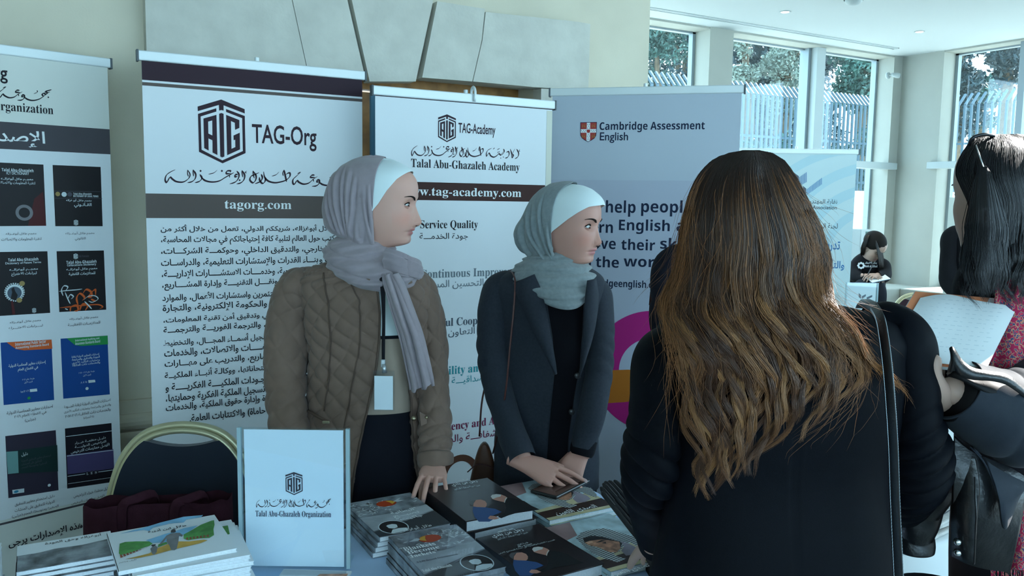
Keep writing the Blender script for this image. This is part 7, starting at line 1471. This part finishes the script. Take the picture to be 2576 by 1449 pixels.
MB().tube([L(2452, 1200, -.226), L(2456, 1300, -.226), L(2450, 1415, -.218)], [.0015]*3, 6).build('seam', STB, w4.root, True)
# arm and hand with the thumb on the page
limb(B4, pa4+[L(2385, 990, -.19)], [.02, .026, .026, .026, .025, .024, .024, .024], SK4)
hw = L(2394, 1004, -.165); v, f, tips = hand_geo(hframe(hw, (-.62, .30, .62), (-.2, .9, -.3)), [(.5, .5, .3), (.5, .5, .3), (.5, .5, .3), (.5, .5, .3)], thumb=((.3, .1), (.1, .1), (.05, .1)), sc=.95, side=1); B4.add(v, f, SK4)
tp = [L(2380, 1012, -.185), L(2362, 985, -.205), L(2350, 950, -.222), L(2349, 922, -.228), L(2353, 902, -.226), L(2355, 896, -.224)]; limb(B4, tp, [.022, .019, .0135, .0120, .0095, .004], SK4)
B4.done(w4); nails(w4, [(np.array(L(2352, 910, -.226)), np.array(L(2354, 898, -.226))-np.array(L(2349, 935, -.226)), .0108)], (0, -1, .2))
# notebook
cs = [Vector(atd(2303, 733, 1.50)), Vector(atd(2582, 761, 1.47)), Vector(atd(2480, 930, 1.36)), Vector(atd(2201, 902, 1.39))]
ex_ = (cs[1]-cs[0]); ez_ = (cs[0]-cs[3]); ex_n = ex_.normalized(); ez_n = (ez_-ex_n*ez_.dot(ex_n)).normalized(); ey_n = ez_n.cross(ex_n)
Mb = Matrix(((ex_n.x, ey_n.x, ez_n.x, cs[3].x), (ex_n.y, ey_n.y, ez_n.y, cs[3].y), (ex_n.z, ey_n.z, ez_n.z, cs[3].z), (0, 0, 0, 1))); Mbi = Mb.inverted(); lc = [Mbi @ c for c in cs]
nb = thing('notebook', 'open notebook with orange cover border held in front of the scarf', 'notebook', Mb)
ORG = mat('orange_card', (.85, .30, .14), .6); PGW = mat('notebook_page', (.78, .82, .82), .7, .2)
q2 = lambda k0, k1, y0, y1: [(lc[3]+(lc[2]-lc[3])*a+(lc[0]-lc[3])*b)+Vector((0, y, 0)) for y in (y0, y1) for a, b in ((k0[0], k0[1]), (k1[0], k0[1]), (k1[0], k1[1]), (k0[0], k1[1]))]
bxf = [(0, 3, 2, 1), (4, 5, 6, 7), (0, 1, 5, 4), (1, 2, 6, 5), (2, 3, 7, 6), (3, 0, 4, 7)]
obj('cover', mesh(q2((0, 0), (.72, 1), 0, .003), bxf, ORG), nb); obj('cover', mesh(q2((.72, 0), (1, 1), 0, .003), bxf, PGW), nb); obj('page_block', mesh(q2((-.01, 0), (1.005, 1.015), .003, .010), bxf, PGW), nb)
def page(U, V_):
    a, b = .085+U*.915, V_*.885; P = [np.array(lc[3])[i]+(np.array(lc[2])-np.array(lc[3]))[i]*a+(np.array(lc[0])-np.array(lc[3]))[i]*b for i in range(3)]
    return P[0], P[1]-.004-.010*np.sin(np.pi*np.clip(U*1.0, 0, 1))**2*np.clip(V_, 0, 1)-.004*np.sin(U*9)*V_, P[2]+.006*np.sin(U*5.5)*V_
v, f = grid(page, 40, 30); obj('page', mesh(v, f, PGW, True), nb)
m = MB(); rg4 = np.random.RandomState(5)
for r_ in range(13):
    for k in range(11):
        a, b = .14+k*.072+rg4.uniform(-.01, .01), .08+r_*.06; l = rg4.uniform(.012, .045); p = lc[3]+(lc[2]-lc[3])*a+(lc[0]-lc[3])*b+Vector((0, -.018, 0)); d = (lc[2]-lc[3])*l; e = (lc[0]-lc[3])*.008
        m.add([p, p+d, p+d+e, p+e], [(0, 1, 2, 3)])
o = m.build('writing', mat('pencil_grey', (.60, .66, .68), .8), nb); o['kind'] = 'stuff'
# scarf with woven flowers and a fringe
PAI = mat('red_paisley', (.5, .05, .08), .85, .15); nt = PAI.node_tree; pb = nt.nodes['Principled BSDF']; tc = nt.nodes.new('ShaderNodeTexCoord'); vo = nt.nodes.new('ShaderNodeTexVoronoi'); vo.inputs['Scale'].default_value = 120; no = nt.nodes.new('ShaderNodeTexNoise'); no.inputs['Scale'].default_value = 150; no.inputs['Detail'].default_value = 3
mx = nt.nodes.new('ShaderNodeMix'); mx.data_type = 'RGBA'; mx.inputs['Factor'].default_value = .5; cr = nt.nodes.new('ShaderNodeValToRGB'); cr.color_ramp.interpolation = 'CONSTANT'
for i, (p, c) in enumerate(((0, (.02, .015, .03)), (.38, (.42, .02, .05)), (.52, (.60, .06, .09)), (.60, (.05, .06, .14)), (.68, (.50, .22, .14)), (.76, (.35, .02, .07)))):
    el = cr.color_ramp.elements[i] if i < 2 else cr.color_ramp.elements.new(p); el.position = p; el.color = (*c, 1)
ad = nt.nodes.new('ShaderNodeMath'); ad.operation = 'ADD'; sc_ = nt.nodes.new('ShaderNodeMath'); sc_.operation = 'MULTIPLY'; sc_.inputs[1].default_value = .45
nt.links.new(tc.outputs['Object'], vo.inputs['Vector']); nt.links.new(tc.outputs['Object'], no.inputs['Vector']); nt.links.new(vo.outputs['Distance'], sc_.inputs[0]); nt.links.new(sc_.outputs[0], ad.inputs[0]); nt.links.new(no.outputs[0], ad.inputs[1]); nt.links.new(ad.outputs[0], cr.inputs[0]); nt.links.new(cr.outputs[0], pb.inputs['Base Color'])
def scarf4(pl, pr, y0, n=40, k=5, amp=.012, label='scarf'):
    a, b = crom(np.array(pl, float), 10), crom(np.array(pr, float), 10)
    def fn(U, V_):
        t = np.linspace(0, 1, len(a)); xl, yl, xr, yr = [np.interp(V_, t, q) for q in (a[:, 0], a[:, 1], b[:, 0], b[:, 1])]; px, py = xl+(xr-xl)*U, yl+(yr-yl)*U; d = y0+amp*np.sin(U*k+V_*2)+amp*.4*np.sin(U*k*2.3+1)
        P = np.array([L(x, y, z) for x, y, z in zip(px.ravel(), py.ravel(), d.ravel())]).reshape(*U.shape, 3); return P[..., 0], P[..., 1], P[..., 2]
    v, f = grid(fn, n, n); return w4.put(label, v, f, PAI, solid=.003)
scarf4([(2540, 590), (2520, 660), (2505, 720), (2498, 800), (2490, 900), (2486, 990), (2500, 1080)], [(2640, 590), (2640, 660), (2640, 720), (2640, 800), (2640, 900), (2640, 990), (2640, 1080)], -.115, amp=.010)
scarf4([(2548, 1215), (2535, 1270), (2525, 1330), (2520, 1400), (2512, 1432)], [(2660, 1215), (2660, 1270), (2660, 1330), (2660, 1400), (2660, 1436)], -.135, n=30)
m = MB()
for k in range(34): x = 2492+k*4.2; m.tube([L(x, 1428, -.135), L(x+rg4.uniform(-3, 3), 1445, -.137), L(x+rg4.uniform(-6, 6), 1466, -.136)], [.0008]*3, 5)
o = m.build('fringe', PAI, w4.root, True); o['kind'] = 'stuff'
# ---- black hair, half gathered by a clip
HB4 = attr_mat('black_hair_fibre', .36, .45); rg = np.random.RandomState(21); paths, rads, cols = [], [], []
def to4(px, py, y):
    r = _fw[None]+((px-1288)/F_PX)[:, None]*_rt-((py-724.5)/F_PX)[:, None]*_up; n = np.array(w4.M.col[1])[:3]; o = np.array(w4.M.translation)[None]+n*y[:, None]; t = ((o-EYE)@n)/(r@n); P = EYE+r*t[:, None]; Mi = np.array(w4.Mi); return P@Mi[:3, :3].T+Mi[:3, 3]
def dep4(px, py):
    k = .735e-3; dx, dz = (px-2520)*k, (465-py)*k; sk = -.122*np.sqrt(np.clip(1-(dx/.118)**2-(np.maximum(dz, 0)/.104)**2, .01, 1)); t = np.clip((py-560)/120, 0, 1); return sk*(1-t)-.135*t
E4 = np.array([(336, 2490, 2560), (345, 2455, 2600), (365, 2434, 2640), (400, 2412, 2660), (440, 2404, 2672), (470, 2416, 2676), (520, 2436, 2676), (560, 2432, 2672), (600, 2428, 2660), (660, 2420, 2640), (700, 2414, 2600), (740, 2422, 2590), (775, 2450, 2600)], float)
for l in range(40):
    u0 = (l+.5)/40; ph = rg.uniform(0, 6.28); amp = rg.uniform(6, 15); ye = rg.uniform(690, 775)
    for s in range(38):
        n = 26; yy = np.linspace(rg.uniform(337, 350), ye+rg.uniform(-25, 8), n); uu = np.clip(u0+rg.normal()*.02*np.interp(yy, [340, 600, 780], [1.5, 1, .5]), 0, 1); xl, xr = smo(yy, E4[:, 0], E4[:, 1]), smo(yy, E4[:, 0], E4[:, 2]); px = xl+(xr-xl)*uu
        w = np.clip((yy-520)/160, 0, 1)**1.4; px = px+w*amp*np.sin(2*np.pi*yy/135+ph)+w*rg.normal()*3; d = dep4(px, yy)-.003-rg.uniform(0, .006)-.008*w*np.cos(2*np.pi*yy/135+ph)
        paths.append(to4(px, yy, d)); rads.append(rg.uniform(.0003, .0006)); cols.append(np.tile(np.array((.010, .010, .012))*rg.uniform(.6, 1.6), (n, 1)))
for l in range(14): # gathered tail falling from the clip
    ph = rg.uniform(0, 6.28)
    for s in range(44):
        n = 26; a = (l+rg.normal()*.7)/13; yy = np.linspace(418, rg.uniform(660, 745), n); t = (yy-418)/320; px = 2474+rg.normal()*3+(-42+a*95)*np.clip(t*2.1, 0, 1)**.7+9*np.clip(t-.4, 0, 1)*1.7*np.sin(2*np.pi*yy/120+ph); d = dep4(px, yy)-.016-.012*np.sin(np.pi*np.clip(a, 0, 1))*np.clip(t*3, 0, 1)
        paths.append(to4(px, yy, d)); rads.append(.0005); cols.append(np.tile(np.array((.012, .012, .014))*rg.uniform(.7, 1.6), (n, 1)))
o = obj('hair', strand_mesh(paths, rads, cols), w4.root, kind='stuff'); o.data.materials.append(HB4)
BHM = mat('black_hair_mass', (.008, .008, .009), .35, .5)
def mass4(U, V_):
    yy = 338+V_*(700-338); xl, xr = smo(yy.ravel(), E4[:, 0], E4[:, 1]).reshape(yy.shape), smo(yy.ravel(), E4[:, 0], E4[:, 2]).reshape(yy.shape); px = xl+5+(xr-xl-10)*U; d = dep4(px, yy)+.003; P = to4(px.ravel(), yy.ravel(), d.ravel()).reshape(*yy.shape, 3); return P[..., 0], P[..., 1], P[..., 2]
v, f = grid(mass4, 60, 60); w4.put('hair_mass', v, f, BHM)
cap_hair(w4, C4, math.radians(106), BHM, .95, True, .090, .080, 'hair_cap')
MB().tube(crom(np.array([L(2446, 372, -.06), L(2440, 358, -.07), L(2450, 345, -.075), L(2475, 338, -.075), L(2500, 342, -.07)]), 6), [.0028]*25, 8).build('hair_clip', mat('clip_black', (.01, .01, .012), .3, .5), w4.root, True)
MB().tube([L(2455, 365, -.10), L(2474, 420, -.128)], [.0013, .0013], 6).build('hair_pin', SILV, w4.root, True)
# ---------------------------------------------------------------- people further back
def bystander(label, px0, d, sh, phi, top, bottom, skin, hairc, arms, seated=None, half=.175, hair_len=.0, depth=.11):
    g = Fig(label, px0, d); Bd = Body(); zs_ = sh; C = np.array([0, 0, zs_+.205]); face(g, Bd, C, phi, 1.0, prof2, skin, LIP2, res=(70, 90))
    lv_ = [(zs_+.075, 0, 0, .052, .05), (zs_+.045, 0, 0, .09, .07), (zs_+.01, 0, 0, half*.82, .09), (zs_-.05, 0, 0, half*.95, depth), (zs_-.2, 0, 0, half*.93, depth*1.04), (zs_-.4, 0, 0, half*.85, depth*.98), (zs_-.55, 0, 0, half*.95, depth*1.1), (zs_-.66, 0, 0, half*.98, depth*1.12)]
    G = torso(lv_, lambda z: z*0-np.pi, lambda z: z*0+np.pi, 80, 60, lambda G, arc, psi: wnoise(G, 16, .008, int(px0))); g.put('top', G.reshape(-1, 3), gfaces(80, 60), top)
    Bd.add(*sweep([C+np.array([0, 0, -.09]), C+np.array([0, 0, -.16]), C+np.array([0, 0, -.26])], [.05, .052, .07], 20, 5, caps=True), skin)
    Gt = torso([(z, q, cy, a*.8, b*.8) for z, q, cy, a, b in lv_], lambda z: z*0, lambda z: z*0+2*np.pi, 30, 30); Bd.add(Gt.reshape(-1, 3), gfaces(30, 30), skin)
    for s, pth, hd, hn in arms:
        q = [np.array(p, float) for p in pth]; v, f = sweep(q, [(.03, .04)]+[(.055, .058)]+[.05]*(len(q)-3)+[.042], 50, 12, lambda T, A, P: wnoise(P, 24, .006, int(px0)+3)+.004*np.abs(np.sin(14*T+np.sin(A)))); g.put('sleeve', v, f, top); limb(Bd, q, [.02, .035]+[.03]*(len(q)-3)+[.025], skin)
        v, f, tips = hand_geo(hframe(q[-1], hd, hn), [(.3, .4, .3)]*4, sc=.95, side=s, vox=.004); Bd.add(v, f, skin)
    g.Bd, g.C = Bd, C; return g
KN = mat('black_sweater', (.009, .009, .011), .9, .15, bump=.2, bscale=500); KN2 = mat('dark_navy_coat', (.012, .012, .020), .85, .2, bump=.15, bscale=400)
# person half hidden behind the long hair
x0 = lambda g, px, py, y=0: g.L(px, py, y)
g5 = bystander('person in dark coat almost hidden behind the long brown hair', 1822, 2.85, 1.36, math.radians(60), KN2, KN2, SK3, None, [(1, [(-.10, .02, 1.37), (-.175, .02, 1.345), (-.200, .0, 1.2), (-.175, -.02, 1.08), (-.08, -.14, 1.02)], (.4, -.8, 0), (0, 0, 1)), (-1, [(.10, .02, 1.37), (.155, .02, 1.345), (.165, .0, 1.2), (.145, -.02, 1.08), (.08, -.14, 1.02)], (-.4, -.8, 0), (0, 0, 1))], half=.19)
v, f = sweep([(-.197, 0, 1.245), (-.200, 0, 1.20)], [.053, .053], 40, 6); g5.put('sleeve_band', v, f, mat('maroon_knit', (.045, .018, .018), .9, .1, var=.5, vscale=90)); trousers(g5, 0, 0, .78, KN2); g5.Bd.done(g5)
cap_hair(g5, g5.C, math.radians(60), BHM)
# standing person in black by the side window
g7 = bystander('person in black sweater standing by the side window, head hidden', 2462, 5.3, 1.415, math.radians(100), KN, KN, SK4, None, [(1, [(-.10, .02, 1.40), (-.165, .02, 1.37), (-.195, .0, 1.22), (-.19, -.02, 1.08), (-.14, -.12, .98)], (.5, -.8, 0), (0, 0, 1)), (-1, [(.10, .02, 1.40), (.165, .02, 1.37), (.195, .0, 1.22), (.19, -.02, 1.08), (.14, -.12, .98)], (-.5, -.8, 0), (0, 0, 1))], half=.18)
trousers(g7, 0, 0, .80, mat('dark_jeans', (.02, .024, .035), .85, .15)); g7.Bd.done(g7); cap_hair(g7, g7.C, math.radians(100), BHM)
# seated young woman writing on the window ledge
w6 = Fig('young woman in black sweatshirt sitting on the ledge and writing', 2186, 7.25); L = w6.L; B6 = Body(); SK6 = (.42, .28, .22)
C6 = L(2200, 624, -.12); face(w6, B6, C6, math.radians(-62), .92, prof2, SK6, LIP2, res=(100, 120), tilt=math.radians(34))
SE = LEDGE+.11
pth = [L(2180, 742, .06), L(2180, 715, .04), L(2182, 690, .0), L(2186, 665, -.03), L(2192, 648, -.055), L(2196, 640, -.08)]
v, f = sweep(pth, [(.15, .11), (.155, .115), (.16, .115), (.155, .10), (.10, .08), (.05, .05)], 60, 10, lambda T, A, P: wnoise(P, 18, .010, 61), caps=True); w6.put('sweatshirt', v, f, KN); B6.add(*sweep(pth, [.09, .1, .1, .09, .07, .045], 20, 5, caps=True), SK6)
for s, pp, side in ((1, [(2163, 662, -.02), (2152, 672, -.05), (2150, 692, -.14), (2166, 702, -.24), (2180, 694, -.29)], 1), (-1, [(2212, 660, -.04), (2222, 672, -.08), (2226, 690, -.16), (2216, 697, -.25), (2206, 693, -.29)], -1)):
    q = [L(*p) for p in pp]; v, f = sweep(q, [.05, .062, .056, .048, .036], 40, 10, lambda T, A, P: wnoise(P, 24, .006, 63)); w6.put('sleeve', v, f, KN); limb(B6, q, [.03, .036, .034, .03, .024], SK6); v, f, tips = hand_geo(hframe(q[-1], (.75*s, -.45, .0), (0, -.35, .9)), [(.5, .6, .4)]*4, sc=.9, side=side, vox=.003); B6.add(v, f, SK6)
JN = mat('black_denim', (.012, .014, .02), .85, .15)
for s, kx in ((-1, 2172), (1, 2206)):
    hip = L(2180+s*9, 735, .06); kn = L(kx, 722, -.30); v, f = sweep([hip, (hip+kn)/2+np.array([0, 0, .02]), kn, kn+np.array([0, -.05, -.10]), kn+np.array([0, -.02, -.42])], [.085, .082, .066, .06, .048], 30, 8); w6.put('trouser_leg', v, f, JN)
    ft = kn+np.array([0, -.02, -.42]); MB().tube([ft+np.array([0, .04, 0]), ft+np.array([0, -.02, -.03]), ft+np.array([0, -.12, -.045]), ft+np.array([0, -.16, -.05])], [.03, .04, .035, .012], 12, sm=3).build('shoe', mat('shoe_black', (.012, .012, .013), .4, .4), w6.root, True)
B6.done(w6)
paths, rads, cols = [], [], []; rg = np.random.RandomState(6)
for s in range(1100):
    u = rg.uniform(-1, 1); n = 18; t = np.linspace(0, 1, n); sgn = 1 if u > -.15 else -1
    px = 2193+u*4+(t**.6)*((21+6*u) if sgn > 0 else (-17+8*u)); py = 589+t*rg.uniform(60, 92)*(1 if sgn > 0 else .62)-10*np.sin(np.pi*t)*.3
    d = -.12-.085*np.sin(np.pi*np.clip(t*.9+.1, 0, 1))*(1-abs(u)*.4)+(.04*t if sgn < 0 else -.05*t)
    paths.append(np.array([L(a, b, c) for a, b, c in zip(px, py, d)])); rads.append(.0012); cols.append(np.tile(np.array((.016, .012, .010))*rg.uniform(.7, 1.5), (n, 1)))
o = obj('hair', strand_mesh(paths, rads, cols), w6.root, kind='stuff'); o.data.materials.append(HAIRM)
Mh = np.array(Matrix.Rotation(math.radians(-62), 3, 'Z') @ Matrix.Rotation(math.radians(34), 3, 'Y'))
gh, f = grid(lambda U, V_: (-.012+.105*np.cos(U*2*np.pi)*np.sin(V_*np.pi), .084*np.sin(U*2*np.pi)*np.sin(V_*np.pi), .032+.088*np.cos(V_*np.pi)), 30, 20, cu=True); w6.put('hair_cap', gh@Mh.T+C6+np.array([-.006, -.004, .022]), f, mat('dark_hair_matte', (.010, .008, .007), .75, .15))
# printed chest logo
CWL = mat('logo_white', (.75, .78, .78), .7); Mc6 = w6.M @ Matrix.Translation(Vector(L(2186, 668, -.155))); Pz = Panel(w6.root, Mc6)
Pz.poly('logo', [[(2166+7*math.cos(a)+3*math.cos(b), 668+7*math.sin(a)*.9+3*math.sin(b)) for b in np.linspace(0, 6.28, 8)[:-1]] for a in np.linspace(0, 6.28, 9)[:-1]], CWL)
Pz.text('بنك الاتحاد', 'arb', 2176, 662, 2206, 661, 7, CWL); Pz.text('Bank al Etihad', 'noto', 2175, 670, 2207, 669, 6, CWL)
nbp = L(2206, 697, -.32); pad = thing('writing_pad', 'white notepad on the lap of the seated woman', 'notepad', w6.M @ Matrix.Translation(Vector(nbp)) @ Matrix.Rotation(math.radians(12), 4, 'Z') @ Matrix.Rotation(math.radians(-10), 4, 'Y') @ Matrix.Rotation(math.radians(22), 4, 'X'))
MB().box((-.085, -.06, -.006), (.085, .06, 0)).build('sheets', PGW, pad); MB().box((-.088, -.063, -.009), (.088, .063, -.006)).build('cover', NAVY, pad)
pn = thing('pen', 'pen in the hand of the seated woman', 'pen', w6.M @ Matrix.Translation(Vector(L(2183, 693, -.335)))); MB().tube([(0, 0, -.01), (.01, .01, .02), (.05, .03, .09)], [.001, .004, .004], 8).build('barrel', PENB, pn, True)
